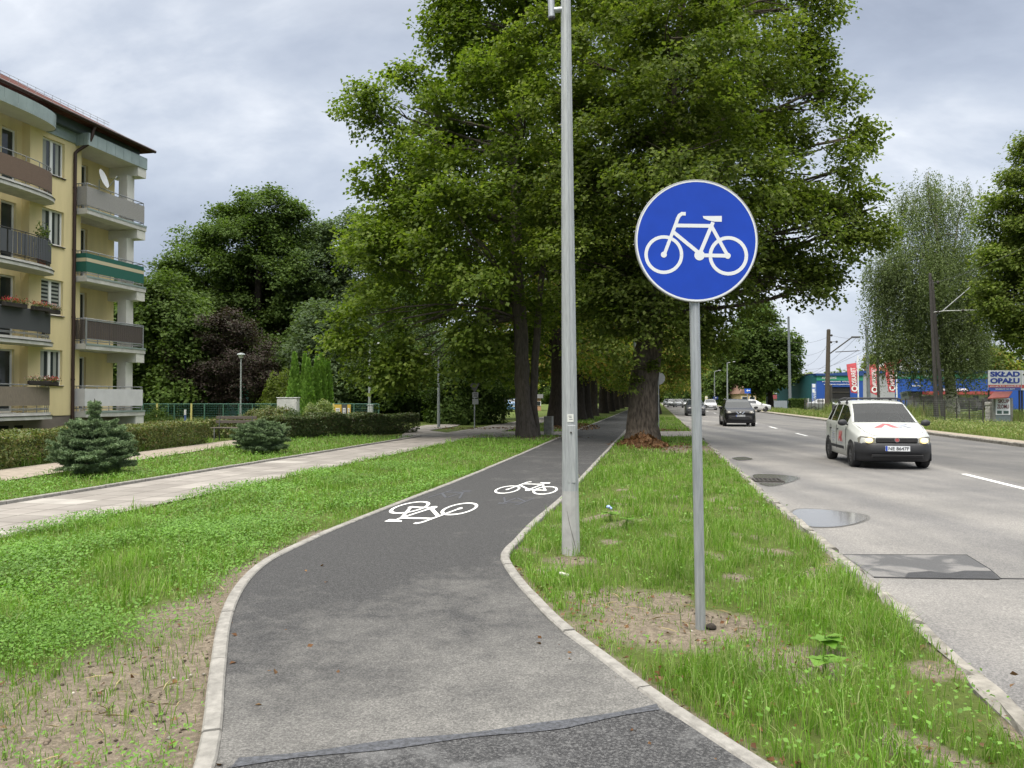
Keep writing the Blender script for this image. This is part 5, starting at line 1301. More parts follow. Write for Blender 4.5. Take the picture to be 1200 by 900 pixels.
# bowed balconies
def bow(a, b_, dep, off=0.0, n=22, end=.28):
    """plan of a bowed front from S=a to S=b"""
    mid, hl = (a + b_) / 2, (b_ - a) / 2; out_ = []
    for i in range(n + 1):
        t = math.pi * i / n; c = math.cos(t); s = math.sin(t)
        out_.append((mid + (hl + off) * math.copysign(abs(c) ** .72, c), (dep + off) * s ** .62 if s > 1e-6 else 0.0))
    return out_[::-1]
BOW = [(-6.9, -1.32), (-16.6, -11.6)]
scr = {3: mat('brown_wicker', (.17, .115, .085), .85, var=.3, scale=14, stretch=(1, 1, 6)), 2: mat('anthracite_slats', (.07, .075, .085), .6), 1: mat('anthracite_sheet', (.065, .068, .075), .6), 0: mat('reed_mat', (.26, .215, .17), .9, var=.45, scale=22, stretch=(6, 6, .3))}
for bi, (a, b_) in enumerate(BOW):
    DEP = 1.02
    for k in range(5):
        z = F0 + FH * k
        pl_ = [(s, n + .004) for s, n in bow(a, b_, DEP)]
        if k == 4:
            o = slab('roof_slab', pl_, z - .12, z + .02, M['soffit'])
            g = MB(); q = bow(a, b_, DEP, .015, 30)
            for (s_0, n_0), (s_1, n_1) in zip(q[:-1], q[1:]):
                d = Vector((s_1 - s_0, n_1 - n_0)); d *= .02
                g.add([BM @ Vector(v) for v in ((s_0 + d.x * .3, n_0 + .004 + d.y * .3, z - .14), (s_1 - d.x * .3, n_1 + .004 - d.y * .3, z - .14), (s_1 - d.x * .3, n_1 + .02 - d.y * .3, z + .34), (s_0 + d.x * .3, n_0 + .02 + d.y * .3, z + .34))], [(0, 1, 2, 3)])
            g.build('zinc_fascia', M['zinc'], o)
            continue
        s = slab('balcony_slab', pl_, z - .24, z - .10, M['slab_grey'])
        slab('balcony_slab', [(x, n + .004) for x, n in bow(a + .05, b_ - .05, DEP - .05)], z - .098, z + .0, M['slab_grey'])
        g = MB(); qq = bow(a, b_, DEP, .014, 30); g.tube([BM @ Vector((s_, n + .004, z - .105)) for s_, n in qq], .014, 5); g.build('drip_edge', M['dark_rail'], s)
        g = MB(); q = bow(a + .12, b_ - .12, DEP - .12, 0, 34)
        for zz in (.98, .14, .10): g.tube([BM @ Vector((s_, n + .01, z + zz)) for s_, n in q], .018 if zz > .12 else .012, 6)
        for i in range(2, 33, 3): g.cyl(BM @ Vector((q[i][0], q[i][1] + .01, z - .02)), BM @ Vector((q[i][0], q[i][1] + .01, z + .98)), .014, n=6)
        r_ = g.build('balcony_railing', M['rail'] if k != 2 else M['dark_rail'], BLD)
        g = MB(); q = bow(a + .12, b_ - .12, DEP - .12, .03, 60 if k == 2 else 34); zb, zt = {3: (.10, .80), 2: (.17, .92), 1: (.22, .98), 0: (.25, .9)}[k]
        for i, ((s_0, n_0), (s_1, n_1)) in enumerate(zip(q[:-1], q[1:])):
            if k == 2: s_1, n_1 = s_0 + (s_1 - s_0) * .8, n_0 + (n_1 - n_0) * .8
            a0, a1 = Vector((s_0, n_0 + .012)), Vector((s_1, n_1 + .012)); pn = Vector((-(a1 - a0).y, (a1 - a0).x)); pn = pn.normalized() * .006 if pn.length > 1e-6 else Vector((0, .006))
            vs = [BM @ Vector((p.x, p.y, zz)) for p in (a0 + pn, a1 + pn, a1 - pn, a0 - pn) for zz in (z + zb, z + zt)]
            g.add(vs, [(0, 2, 3, 1), (4, 6, 7, 5), (2, 4, 5, 3), (6, 0, 1, 7), (1, 3, 5, 7), (0, 6, 4, 2)])
        g.build('screen', scr[k], r_)
# end roof slab with zinc fascia panels
z = F0 + FH * 4
o = slab('roof_slab', [(BA, .004), (BA, BNO), (BB_, BNO), (BB_, -.89), (.43, -.89), (.43, .004)], z - .16, z + .02, M['soffit'])
g = MB(); bb(g, BB_ - .52, BB_ - .02, -.89, BNO - .02, z - .565, z - .163); g.build('end_beam', M['soffit'], o)
g = MB(); n_ = 7
for i in range(n_): a = BA + (BB_ - BA) * i / n_; bb(g, a + .006, a + (BB_ - BA) / n_ - .006, BNO + .002, BNO + .02, z - .18, z + .30)
for i in range(3): a = BNO * i / 3; bb(g, BA - .02, BA - .002, a + .01, a + BNO / 3 - .006, z - .18, z + .30)
for i in range(4): a = -.85 + (BNO + .85) * i / 4; bb(g, BB_ + .002, BB_ + .02, a + .01, a + (BNO + .85) / 4 - .006, z - .18, z + .30)
g.build('zinc_fascia', M['zinc'], o)
g = MB(); bb(g, BOW[0][1] + .02, BA - .03, .002, .06, z - .12, z + .30); g.build('zinc_fascia', M['zinc'], BLD)
g = MB(); bb(g, S0, S1 + .02, -10.6, .30, z + .28, z + .72); g.build('dark_fascia', M['dark_green_metal'], BLD)
# roof
EZ, EN, ES = z + .72, .70, S1 + .42
g = MB(); RN, RZ = -5.2, EZ + 3.15
A_, B_, C_, D_, E_, F_ = [BM @ Vector(v) for v in ((S0 - .5, EN, EZ), (ES, EN, EZ), (ES, -11.1, EZ), (S0 - .5, -11.1, EZ), (S0 + .5, RN, RZ), (ES - 5.2, RN, RZ))]
dz = Vector((0, 0, .10))
g.add([A_, B_, F_, E_, C_, D_], [(0, 1, 2, 3), (1, 4, 2), (4, 5, 3, 2)])
g.add([A_, B_, C_, D_, A_ - dz, B_ - dz, C_ - dz, D_ - dz], [(0, 4, 5, 1), (1, 5, 6, 2), (2, 6, 7, 3), (3, 7, 4, 0), (7, 6, 5, 4)])
rf = g.build('roof', M['tiles'], BLD)
g = MB()
for i in range(60):
    p = BM @ Vector((S0 + (ES - S0) * i / 60, EN - .9, EZ + .50)); g.cyl(p, p + Vector((0, 0, .22)), .008, n=4)
    if i == 55: break
for zz in (.12, .22): g.tube([BM @ Vector((S0, EN - .9, EZ + .50 + zz)), BM @ Vector((ES - 1.6, EN - .9, EZ + .50 + zz))], .009, 4)
g.build('snow_guard', M['galv_dull'], rf)
g = MB(); g.tube([A_ + FN * .06 - dz * .6, B_ + FN * .06 - dz * .6], .065, 8); g.build('gutter', M['brown_metal'], rf)
g = MB(); q = lambda s, n, zz: BM @ Vector((s, n, zz))
g.tube([q(.34, .68, EZ - .1), q(.3, .62, EZ - .3), q(.28, .60, EZ - .5), q(.22, .50, z - .1), q(.10, .12, z - .38), q(.02, .075, z - .5), q(.02, .075, z - .7), q(.02, .075, .05)], .062, 10)
for zz in (2.2, 4.6, 7.2, 9.6): g.cyl(q(.02, .075, zz), q(.02, .075, zz + .06), .072, n=10)
g.build('drainpipe', M['brown_metal'], BLD)
# things on the balconies
p = BM @ Vector((.95, BNO - .02, F0 + FH * 3 + 1.36)); t = thing('satellite_dish', 'pale satellite dish fixed to the top balcony of the apartment block', 'satellite dish', p)
ax_ = Vector((.95, .06, .30)).normalized(); g = MB(); mt = frame(p, Vector((0, 0, 1)).cross(ax_), None, ax_); vs = []; fs = []
for j in range(5):
    for i in range(20): rr_ = .34 * j / 4; vs.append(mt @ Vector((rr_ * math.cos(i * .31416), rr_ * 1.12 * math.sin(i * .31416), .32 * rr_ * rr_)))
for j in range(4):
    for i in range(20): fs.append((j * 20 + i, j * 20 + (i + 1) % 20, j * 20 + 20 + (i + 1) % 20, j * 20 + 20 + i))
g.add(vs, fs, 0, True); g.build('dish', mat('dish_grey', (.55, .56, .57), .5), t)
g = MB(); g.tube([mt @ Vector((0, -.42, .05)), mt @ Vector((0, -.1, .5))], .012, 6); g.cyl(mt @ Vector((0, -.12, .48)), mt @ Vector((0, -.06, .56)), .035, n=8); g.build('feed_arm', M['galv_dull'], t)
g = MB(); g.tube([p - ax_ * .02, p - ax_ * .16, p - ax_ * .16 - Vector((0, 0, .5))], .02, 6); g.build('mount', M['galv_dull'], t)
r_ = np.random.default_rng(9)
def flower_box(label, s, n, z, ln, cols, nl=240, size=.045):
    c = BM @ Vector((s, n, z)); t = thing('flower_box', label, 'flower box', c); g = MB(); g.box((s, n, z + .07), (ln, .16, .15), m=BM, bev=.015); g.build('box', mat('planter', (.035, .028, .026), .7), t)
    def cloud(k, sz, mt_, nm_, zz):
        pos = np.stack([r_.uniform(-ln / 2, ln / 2, k), r_.normal(0, .09, k), zz + np.abs(r_.normal(0, .07, k))], -1); pos = np.array([list(BM @ Vector((s + a, n + b_, z + c_))) for a, b_, c_ in pos])
        nr = unit(r_.normal(0, .6, (k, 3)) + [0, 0, .5]); tn = r_.normal(0, 1, (k, 3)); tn = unit(tn - nr * (tn * nr).sum(-1, keepdims=True)); V, F = leaf_cards(pos, nr, tn, r_.uniform(.7, 1.3, k) * sz, .8); np_mesh(nm_, V, F, mt_, t)
    cloud(nl, size * 1.2, M['lf_hedge'], 'foliage', .14); cloud(int(nl * .5), size, leaf_mat('petals', cols, .2), 'blossoms', .19)
red = [(.55, .03, .03), (.62, .06, .08)]; wh = [(.7, .68, .66), (.6, .05, .07)]
zz = F0 + FH
flower_box('red and green flower box on the anthracite balcony, one floor above the reed mat', -3.6, DEP + .02, zz + .95, .9, red); flower_box('red flower box next to the white one on the anthracite balcony', -2.5, DEP - .02, zz + .95, .7, red); flower_box('white and red flower box at the end of the anthracite balcony', -1.80, DEP - .18, zz + .93, .6, wh)
flower_box('flower box with red and white blooms on the reed mat balcony', -2.3, DEP - .12, F0 + .98, 1.1, wh); flower_box('bright red geranium box at the corner of the reed mat balcony', -1.75, DEP - .22, F0 + .96, .5, red)
def potted(label, s, n, z, h, w, k, mt_):
    c = BM @ Vector((s, n, z)); t = thing('potted_plant', label, 'potted plant', c); g = MB(); g.cyl(c, c + Vector((0, 0, .3)), .12, .16, 12); g.build('pot', mat('terracotta', (.25, .09, .05), .8), t)
    u = unit(r_.normal(0, 1, (k, 3))) * r_.uniform(.2, 1, (k, 1)) * [w, w, h * .5] + [c.x, c.y, c.z + .3 + h * .5]
    nr = unit(r_.normal(0, .6, (k, 3)) + [0, 0, .5]); tn = r_.normal(0, 1, (k, 3)); tn = unit(tn - nr * (tn * nr).sum(-1, keepdims=True)); V, F = leaf_cards(u, nr, tn, r_.uniform(.06, .12, k), .6); np_mesh('foliage', V, F, mt_, t)
potted('tall leafy plant on the slatted grey balcony', -1.95, .5, F0 + 2 * FH, 1.35, .28, 500, M['lf_pale'])

# ------------------------------------------------------------------ park furniture behind the pavement
M['park_zinc'] = mat('park_lamp_zinc', (.27, .30, .30), .6, .3, var=.2, scale=8)
def park_lamp(label, x, Y, ytop, r0=.05, head=True):
    b_ = P(x, 490, Y); b_.z = 0; tp = P(x, ytop, Y); t = thing('park_lamp', label, 'lamp post', b_, 0, 'slim park lamps'); g = MB(); g.cyl(b_ - Vector((0, 0, .1)), Vector((b_.x, b_.y, 1.0)), r0 * 1.25, r0 * 1.2, 10); g.cyl(Vector((b_.x, b_.y, 1.0)), Vector((b_.x, b_.y, tp.z - .2)), r0, r0 * .75, 10); g.build('pole', M['park_zinc'], t)
    if head:
        g = MB(); g.cyl((b_.x, b_.y, tp.z - .22), (b_.x, b_.y, tp.z - .04), .10, .17, 12); g.build('diffuser', mat('lamp_glass', (.5, .52, .52), .25, spec=.6), t)
        g = MB(); g.cyl((b_.x, b_.y, tp.z - .039), (b_.x, b_.y, tp.z + .03), .24, .20, 14); g.cyl((b_.x, b_.y, tp.z + .031), (b_.x, b_.y, tp.z + .07), .2, .05, 14); g.build('hood', M['park_zinc'], t)
park_lamp('slim park lamp in front of the copper plum', 282, 44, 415); park_lamp('slim park lamp before the pale bush tree', 479.5, 55, 427)
def tall_lamp(label, x, Y, ytop, r0, arm=0):
    b_ = P(x, 490, Y); b_.z = 0; tp = P(x, ytop, Y); t = thing('street_lamp', label, 'street lamp', b_); g = MB(); g.tube([b_ - Vector((0, 0, .1)), Vector((b_.x, b_.y, tp.z * .5)), Vector((b_.x, b_.y, tp.z))], [r0, r0 * .8, r0 * .55], 10); g.build('pole', M['park_zinc'], t)
    g = MB(); e = Vector((b_.x + arm, b_.y, tp.z + .12)); g.tube([Vector((b_.x, b_.y, tp.z - .05)), e], .035, 6); g.box((e.x, e.y, e.z), (.5, .2, .09), bev=.03); g.build('lamp_head', M['sign_grey'], t)
tall_lamp('grey lamp post on the grass tip where the side path forks', 514, 39.7, 418, .085, -.5)
tall_lamp('tall grey lamp post behind the right hedge beside the grey cabinet', 433, 45, 405, .095, .5)
tall_lamp('grey lamp post emerging over the big lime trunk, farther down the path', 744, 40, 378, .095, .6); 
tall_lamp('pale lamp post on the grass behind the lime trunk by the road', 763.5, 60, 400, .10, .6)
t = thing('road_sign', 'grey road sign with two small plates on the grass by the side path', 'road sign', G(556, 502)); b_ = G(556, 502); g = MB(); g.cyl(b_ - Vector((0, 0, .1)), Vector((b_.x, b_.y, P(556, 449, b_.y).z)), .03, n=8); g.build('post', M['galv_dull'], t)
g = MB(); c = P(556, 453.5, b_.y - .05); mt = frame(c, (1, 0, 0), None, (0, -1, 0)); 
g.prism([(-.24, .19), (.24, .19), (.26, .15), (.03, -.25), (-.03, -.25), (-.26, .15)], .006, mt); g.build('triangle_plate', mat('grey_plate', (.12, .115, .12), .6, var=.3, scale=9), t)
for y_, nm_ in ((463, 'plate'), (470.5, 'plate')):
    g = MB(); g.box((0, 0, 0), (.30, .27, .006), m=frame(P(557, y_, b_.y - .045), (1, 0, 0), None, (0, -1, 0))); pl_ = g.build('plate', mat('pale_plate', (.36, .37, .37), .6), t)
    g = MB()
    for i, (a, w_) in enumerate(((.07, .2), (.0, .16), (-.06, .2))): g.box((0, a, .005), (w_, .03, .002), m=frame(P(557, y_, b_.y - .045), (1, 0, 0), None, (0, -1, 0)))
    if y_ < 465: g.build('print', mat('plate_print', (.05, .05, .05), .7), pl_)
t = thing('small_sign_post', 'thin grey sign post on the grass between lime and road', 'sign post', G(772, 505)); b_ = G(772, 505); tp = P(771.5, 437, b_.y); g = MB(); g.cyl(b_ - Vector((0, 0, .1)), tp, .025, n=8); g.build('post', M['galv_dull'], t); g = MB(); g.cyl(tp + Vector((0, -.03, -.25)), tp + Vector((0, -.036, -.25)), .04, .3, 20); g.box((tp.x, tp.y - .03, tp.z - .3), (.02, .012, .5)); g.build('sign_edge', M['sign_grey'], t)
# bench
p = G(273, 516); t = thing('bench', 'dark park bench on metal legs between the hedge and the spruce', 'bench', p, -ANG * .3)
wd = mat('bench_wood', (.10, .085, .07), .8, var=.4, scale=10, stretch=(.5, 6, 6)); st_ = mat('bench_iron', (.05, .055, .05), .6)
g = MB()
for i in range(3): g.box((0, -.16 + i * .13, .45), (1.5, .11, .04), bev=.008)
g.build('seat', wd, t, local=True)
g = MB()
for i in range(2): g.box((0, .26 + i * .03, .66 + i * .15), (1.5, .03, .11), bev=.008)
g.build('backrest', wd, t, local=True)
for s in (-.6, .6):
    g = MB(); g.tube([(s, -.2, -.02), (s, -.2, .42), (s, .2, .42)], .022, 6); g.tube([(s, .22, -.02), (s, .2, .42), (s, .28, .86)], .022, 6); g.build('leg', st_, t, local=True)
# concrete bin
p = G(643, 509.5); t = thing('litter_bin', 'square concrete litter bin beside the maple trunk', 'litter bin', p, -.3); g = MB(); s = .15
cm = mat('bin_concrete', (.30, .30, .27), .9, var=.45, scale=6, bmp=.5, bscale=30)
for a in (-1, 1): g.box((a * s * .95, 0, .38), (.05, .33, .78), bev=.008); g.box((0, a * s * .93, .375), (.24, .05, .77), bev=.008)
g.build('body', cm, t, local=True); g = MB(); g.box((0, 0, .35), (.22, .22, .66)); g.build('liner', mat('liner_dark', (.03, .03, .03), .8), t, local=True)
# mesh fence with yellow posts
Yf = 41.5
xs_ = [168, 184.4, 197.5, 204.5, 224.5, 240, 262, 280, 296, 318, 340, 365, 391, 415, 444]
b_ = P(184, 490, Yf); b_.z = 0
t = thing('mesh_fence', 'green wire mesh fence with thin posts behind the hedges', 'fence', P(300, 490, Yf) * Vector((1, 1, 0)) if False else (b_.x, Yf, 0))
hz2 = P(200, 473.5, Yf).z
g = MB(); x0, x1 = P(160, 470, Yf).x, P(444, 470, Yf).x; n_ = int((x1 - x0) / .10)
for i in range(n_ + 1): x = x0 + (x1 - x0) * i / n_; g.tube([(x, Yf, .03), (x, Yf, hz2)], .006, 3, False)
for zz in np.arange(.05, hz2 + .01, .13): g.tube([(x0, Yf - .007, zz), (x1, Yf - .007, zz)], .006, 3, False)
g.tube([(x0, Yf, hz2), (x1, Yf, hz2)], .022, 6)
g.build('wire_mesh', mat('green_wire', (.035, .12, .085), .6), t)
py = mat('yellow_post', (.48, .44, .16), .7); pg = mat('green_post', (.05, .13, .09), .7)
for i, x in enumerate(xs_):
    p = P(x, 490, Yf); g = MB(); yel = x in (184.4, 224.5, 391); g.box((p.x, Yf - .04, hz2 / 2), (.09 if yel else .05, .05, hz2 + (.06 if yel else .02))); g.build('post', py if yel else pg, t)
# marker post, cabinets, mural wall, yellow panels
p = P(217, 490, 40); g = MB(); g.cyl((p.x, 40, -.05), (p.x, 40, P(217, 486.3, 40).z), .05, n=10); t = thing('marker_post', 'white topped blue marker post in front of the mesh fence', 'marker post', (p.x, 40, 0)); g.build('shaft', mat('marker_blue', (.08, .13, .30), .6), t)
g = MB(); g.cyl((p.x, 40, P(217, 486.2, 40).z), (p.x, 40, P(217, 480, 40).z), .053, n=10); g.build('cap', mat('marker_white', (.7, .7, .72), .6), t)
def cabinet(name, label, x0, x1, yt, Y, m_, d=.5):
    a, c = P(x0, yt, Y), P(x1, yt, Y); t = thing(name, label, 'cabinet', ((a.x + c.x) / 2, Y, 0)); g = MB(); w_ = c.x - a.x; g.box(((a.x + c.x) / 2, Y + d / 2, a.z / 2), (w_, d, a.z), bev=.02); g.build('housing', m_, t)
    g = MB(); g.box(((a.x + c.x) / 2, Y + d / 2, a.z + .02), (w_ + .06, d + .06, .04), bev=.01); g.build('lid', m_, t)
    for s in (-1, 1):
        g = MB(); g.box(((a.x + c.x) / 2 + s * w_ * .24, Y - .008, a.z * .5), (w_ * .45, .012, a.z * .85)); dr = g.build('door', m_, t)
        g = MB(); g.box(((a.x + c.x) / 2 + s * w_ * .06, Y - .02, a.z * .55), (.02, .02, .12)); g.build('handle', M['iron'], dr)
    return t
cabinet('utility_cabinet', 'white utility cabinet between the shrubs under the thujas', 324.5, 348, 466.5, 39.5, mat('cabinet_white', (.55, .56, .55), .7, var=.25, scale=4))
cabinet('utility_cabinet', 'grey electric cabinet at the foot of the tall lamp post', 430.5, 436.5, 475, 43.5, mat('cabinet_grey', (.38, .40, .40), .6, var=.2, scale=4), .35)
wa, wc = P(234, 470, 52), P(290, 470, 52); t = thing('mural_wall', 'low wall with a green and pale blue mural behind the copper plum', 'wall', ((wa.x + wc.x) / 2, 52, 0))
m, nt, b = new_mat('mural_paint'); f_ = noise(nt, .55, None, 3, .6, 1.2); r1 = ramp(nt, f_, [(.35, (.05, .28, .16)), (.45, (.10, .42, .30)), (.55, (.28, .45, .55)), (.66, (.15, .30, .52))]); L(nt, r1.outputs['Color'], b.inputs['Base Color']); b.inputs['Roughness'].default_value = .85
g = MB(); g.box(((wa.x + wc.x) / 2, 52.1, 1.35), (wc.x - wa.x, .2, 2.7)); g.build('wall_panel', m, t); g = MB(); g.box(((wa.x + wc.x) / 2, 52.1, 2.74), (wc.x - wa.x + .1, .3, .08)); g.build('coping', M['slab_grey'], t)
t = thing('entrance_gate', 'yellow entrance panel with posted notices at the mesh fence', 'gate', (P(401, 490, 41).x, 41, 0)); ym = mat('panel_yellow', (.50, .34, .05), .7, var=.15, scale=4)
for x0, x1, m_ in ((392, 400.3, ym), (400.8, 406.8, mat('panel_dark', (.06, .06, .06), .7)), (407.2, 411, ym)):
    a, c = P(x0, 474, 41), P(x1, 474, 41); g = MB(); g.box(((a.x + c.x) / 2, 41, a.z / 2), (c.x - a.x, .05, a.z)); pa_ = g.build('panel', m_, t)
    g = MB(); g.box(((a.x + c.x) / 2 - .01, 40.965, a.z - .35), ((c.x - a.x) * .55, .012, .32)); nt_ = g.build('notice', mat('paper_white', (.62, .63, .66), .8), pa_)
    g = MB()
    for q in range(3): g.box(((a.x + c.x) / 2 - .01, 40.956, a.z - .26 - .08 * q), ((c.x - a.x) * .4, .004, .03))
    g.build('print', mat('notice_print', (.10, .08, .07), .8), nt_)
# ------------------------------------------------------------------ vehicles
M['tyre'] = mat('tyre_rubber', (.018, .018, .019), .85)
M['rim'] = mat('steel_rim', (.10, .10, .105), .5, .5)
M['alloy'] = mat('alloy_rim', (.35, .36, .37), .35, .8)
M['trim'] = mat('black_trim', (.018, .019, .022), .62)
M['car_glass'] = mat('car_glass', (.012, .014, .016), .04, spec=.9)
m, nt, b = new_mat('windscreen'); b.inputs['Base Color'].default_value = c4((.02, .024, .027)); b.inputs['Roughness'].default_value = .03; b.inputs['Specular IOR Level'].default_value = .26
M['windscreen'] = m
M['lens'] = mat('headlamp_lens', (.30, .29, .26), .12, .4, spec=.8)
m, nt, b = new_mat('lit_bulb'); b.inputs['Base Color'].default_value = c4((.9, .8, .5)); b.inputs['Emission Color'].default_value = c4((1, .72, .28)); b.inputs['Emission Strength'].default_value = .75; M['bulb'] = m
M['plate_white'] = mat('plate_white', (.62, .64, .66), .5); M['plate_ink'] = mat('plate_ink', (.01, .01, .012), .6); M['plate_blue'] = mat('plate_blue', (.01, .05, .35), .5)
M['tail_red'] = mat('tail_lamp', (.45, .012, .012), .25, spec=.7)
m, nt, b = new_mat('clear_windscreen'); b.inputs['Base Color'].default_value = c4((.02, .024, .027)); b.inputs['Roughness'].default_value = .02; b.inputs['Specular IOR Level'].default_value = .55
tr = N(nt, 'ShaderNodeBsdfTransparent'); tr.inputs['Color'].default_value = c4((.62, .68, .66)); mx = N(nt, 'ShaderNodeMixShader'); mx.inputs['Fac'].default_value = .55
L(nt, b.outputs[0], mx.inputs[1]); L(nt, tr.outputs[0], mx.inputs[2]); L(nt, mx.outputs[0], nt.nodes['Material Output'].inputs['Surface']); M['clear_screen'] = m
def car(name, label, cat, at, paint, spec, wb, wheel_r, track, loc_rz=-ANG, group=None, windows=(), glass_from=None, front=True, rear=True, rim='rim', scale=1.0, arch=None, fine=True):
    """SPEC rows: (y, sill z, belt z, roof z, sill w, belt w, roof w); WINDOWS: spans of rows with side glass; GLASS_FROM: rows of windscreen and rear window"""
    t = thing(name, label, cat, at, loc_rz, group); t.scale = (scale,) * 3
    rows = []
    for (y, zs, zb, zr, ws, wb_, wr) in spec:
        gh = zr - zb
        rows.append([(0, y, zs - .02), (ws * .85, y, zs - .02), (ws, y, zs + .03), ((ws + wb_) / 2 + .012, y, zs + (zb - zs) * .45), (wb_ + .004, y, zb - .07), (wb_, y, zb),
                     (wb_ - (wb_ - wr) * .12, y, zb + gh * .10), (wb_ - (wb_ - wr) * .86, y, zb + gh * .84), (wr, y, zb + gh * .95), (wr * .93, y, zr), (wr * .5, y, zr + .012), (0, y, zr + .018)])
    K = len(rows[0]); full = []
    for r_ in rows: full.append(r_ + [(-x, y, z) for x, y, z in r_[-2:0:-1]])
    NF = len(full[0]); body, shield, back, side = MB(), MB(), MB(), []
    wsf, wsb = glass_from
    flat = [v for r_ in full for v in r_]
    def cat_face(i, c):
        if wsf[0] <= i < wsf[1] and 9 <= c < NF - 9: return 'f'
        if wsb and wsb[0] <= i < wsb[1] and 9 <= c < NF - 9: return 'b'
        if any(a <= i < bq for a, bq in windows) and (c == 6 or c == NF - 7): return 's'
        return 'o'
    sd = {}
    for i in range(len(full) - 1):
        for c in range(NF):
            f = (i * NF + c, i * NF + (c + 1) % NF, (i + 1) * NF + (c + 1) % NF, (i + 1) * NF + c)[::-1]
            q = cat_face(i, c); vs = [flat[k] for k in f]
            if q == 'o': body.v; body.f.append(list(f)); body.mi.append(0); body.sm.append(True)
            elif q == 'f': shield.add(vs, [(0, 1, 2, 3)], 0, True)
            elif q == 'b': back.add(vs, [(0, 1, 2, 3)], 0, True)
            else:
                w_ = next(k for k, (a, bq) in enumerate(windows) if a <= i < bq); sd.setdefault((w_, c < K), MB()).add(vs, [(0, 1, 2, 3)], 0, True)
    body.v = [Vector(v) for v in flat]
    body.f.append(list(range(NF))); body.mi.append(0); body.sm.append(False); body.f.append(list(range((len(full) - 1) * NF, len(full) * NF))[::-1]); body.mi.append(0); body.sm.append(False)
    bd = body.build('body', paint, t, local=True)
    shield.build('windscreen', M['windscreen'], t, local=True)
    if back.f: back.build('rear_window', M['car_glass'], t, local=True)
    for g in sd.values(): g.build('side_window', M['car_glass'], t, local=True)
    ya = spec[0][0] + (arch if arch is not None else .72)
    for yw in (ya, ya + wb):
        for s in (-1, 1):
            hw = np.interp(yw, [r_[0] for r_ in spec], [(r_[4] + r_[5]) / 2 for r_ in spec])
            if fine:
                g = MB(); g.prism([((wheel_r + .055) * math.cos(a), (wheel_r + .055) * math.sin(a)) for a in np.linspace(-.35, math.pi + .35, 18)], .02, Matrix.Translation((s * (hw + .006), yw, wheel_r)) @ Matrix.Rotation(math.pi / 2, 4, 'Z') @ Matrix.Rotation(math.pi / 2, 4, 'X') @ Matrix.Translation((0, 0, -.008)))
                g.build('wheel_arch', M['trim'], t, local=True)
            x0, x1 = s * (hw + .024), s * (hw - .17)
            wl = MB(); prof = [(x1, .55), (x1, .93), (x1 + s * .02, 1.0), (x0 - s * .02, 1.0), (x0, .93), (x0, .64)]
            n = 22; vs = [(x, yw + wheel_r * r * math.cos(2 * math.pi * i / n), wheel_r + wheel_r * r * math.sin(2 * math.pi * i / n)) for x, r in prof for i in range(n)]
            fs = [(k * n + i, k * n + (i + 1) % n, (k + 1) * n + (i + 1) % n, (k + 1) * n + i) for k in range(len(prof) - 1) for i in range(n)]
            wl.add(vs, fs, 0, True); wh = wl.build('wheel', M['tyre'], t, local=True)
            if fine:
                rm = MB(); rm.cyl((x0 - s * .03, yw, wheel_r), (x0 - s * .012, yw, wheel_r), wheel_r * .645, wheel_r * .62, 20); 
                for i in range(6): a = i * math.pi / 3; rm.box((x0 - s * .008, yw + .5 * wheel_r * .62 * math.cos(a), wheel_r + .5 * wheel_r * .62 * math.sin(a)), (.014, .05, .05))
                rm.cyl((x0 - s * .01, yw, wheel_r), (x0, yw, wheel_r), .05, n=10)
                rm.build('rim', M[rim], wh, local=True)
    return t, bd
def plate(t, y, z, txt, w=.50, h=.11, rear=False):
    g = MB(); g.box((0, y, z), (w, .012, h)); p = g.build('number_plate', M['plate_white'], t, local=True)
    g = MB(); g.box((-w / 2 + .022, y - .008, z), (.04, .004, h - .006)); g.build('country_band', M['plate_blue'], p, local=True)
    text(txt, w * .84, h * .66, wm(t) @ Matrix.Translation((.02, y - .0085, z)) @ Matrix.Rotation(math.pi / 2, 4, 'X'), M['plate_ink'], p, thick=.002, bold=.015)
# white delivery car
white = mat('white_car_paint', (.47, .485, .465), .35, coat=.4, var=.05, scale=1.5)
spec = [(.02, .34, .60, .68, .44, .46, .42), (.07, .33, .64, .73, .56, .58, .53), (.16, .32, .68, .79, .67, .69, .62), (.30, .30, .73, .86, .745, .755, .68), (.55, .20, .80, .93, .785, .79, .71), (.88, .20, .87, 1.005, .79, .792, .715), (1.15, .20, .90, 1.205, .79, .79, .655), (1.50, .20, .925, 1.435, .79, .79, .60), (1.60, .20, .93, 1.470, .79, .79, .595),
        (2.02, .20, .945, 1.505, .79, .79, .59), (2.10, .20, .947, 1.507, .79, .79, .59), (2.72, .20, .96, 1.49, .79, .79, .58), (2.80, .20, .963, 1.485, .79, .79, .578), (3.16, .20, .97, 1.455, .785, .78, .565), (3.30, .21, .975, 1.43, .775, .77, .56), (3.48, .24, .94, 1.13, .74, .74, .60), (3.54, .28, .80, .93, .68, .69, .62)]
vp = Vector(((1046.5 - 600) / 900 * 17.0, 16.85, -.06))
van, vb = car('delivery_car', 'small white delivery car with lit headlights and a roof rack driving on the road', 'car', vp, white, spec, 2.30, .285, 1.4, windows=((6, 9), (10, 11), (12, 13)), glass_from=((5, 7), (14, 15)), arch=.64, scale=1.0, loc_rz=-ANG)
bpy.data.objects[[c.name for c in van.children if c.name.startswith('windscreen')][0]].data.materials[0] = M['clear_screen']
M['seat_cloth'] = mat('seat_cloth', (.05, .05, .055), .9)
g = MB(); g.box((0, 1.05, .92), (1.30, .42, .12), bev=.04); g.build('dashboard', M['trim'], van, local=True)
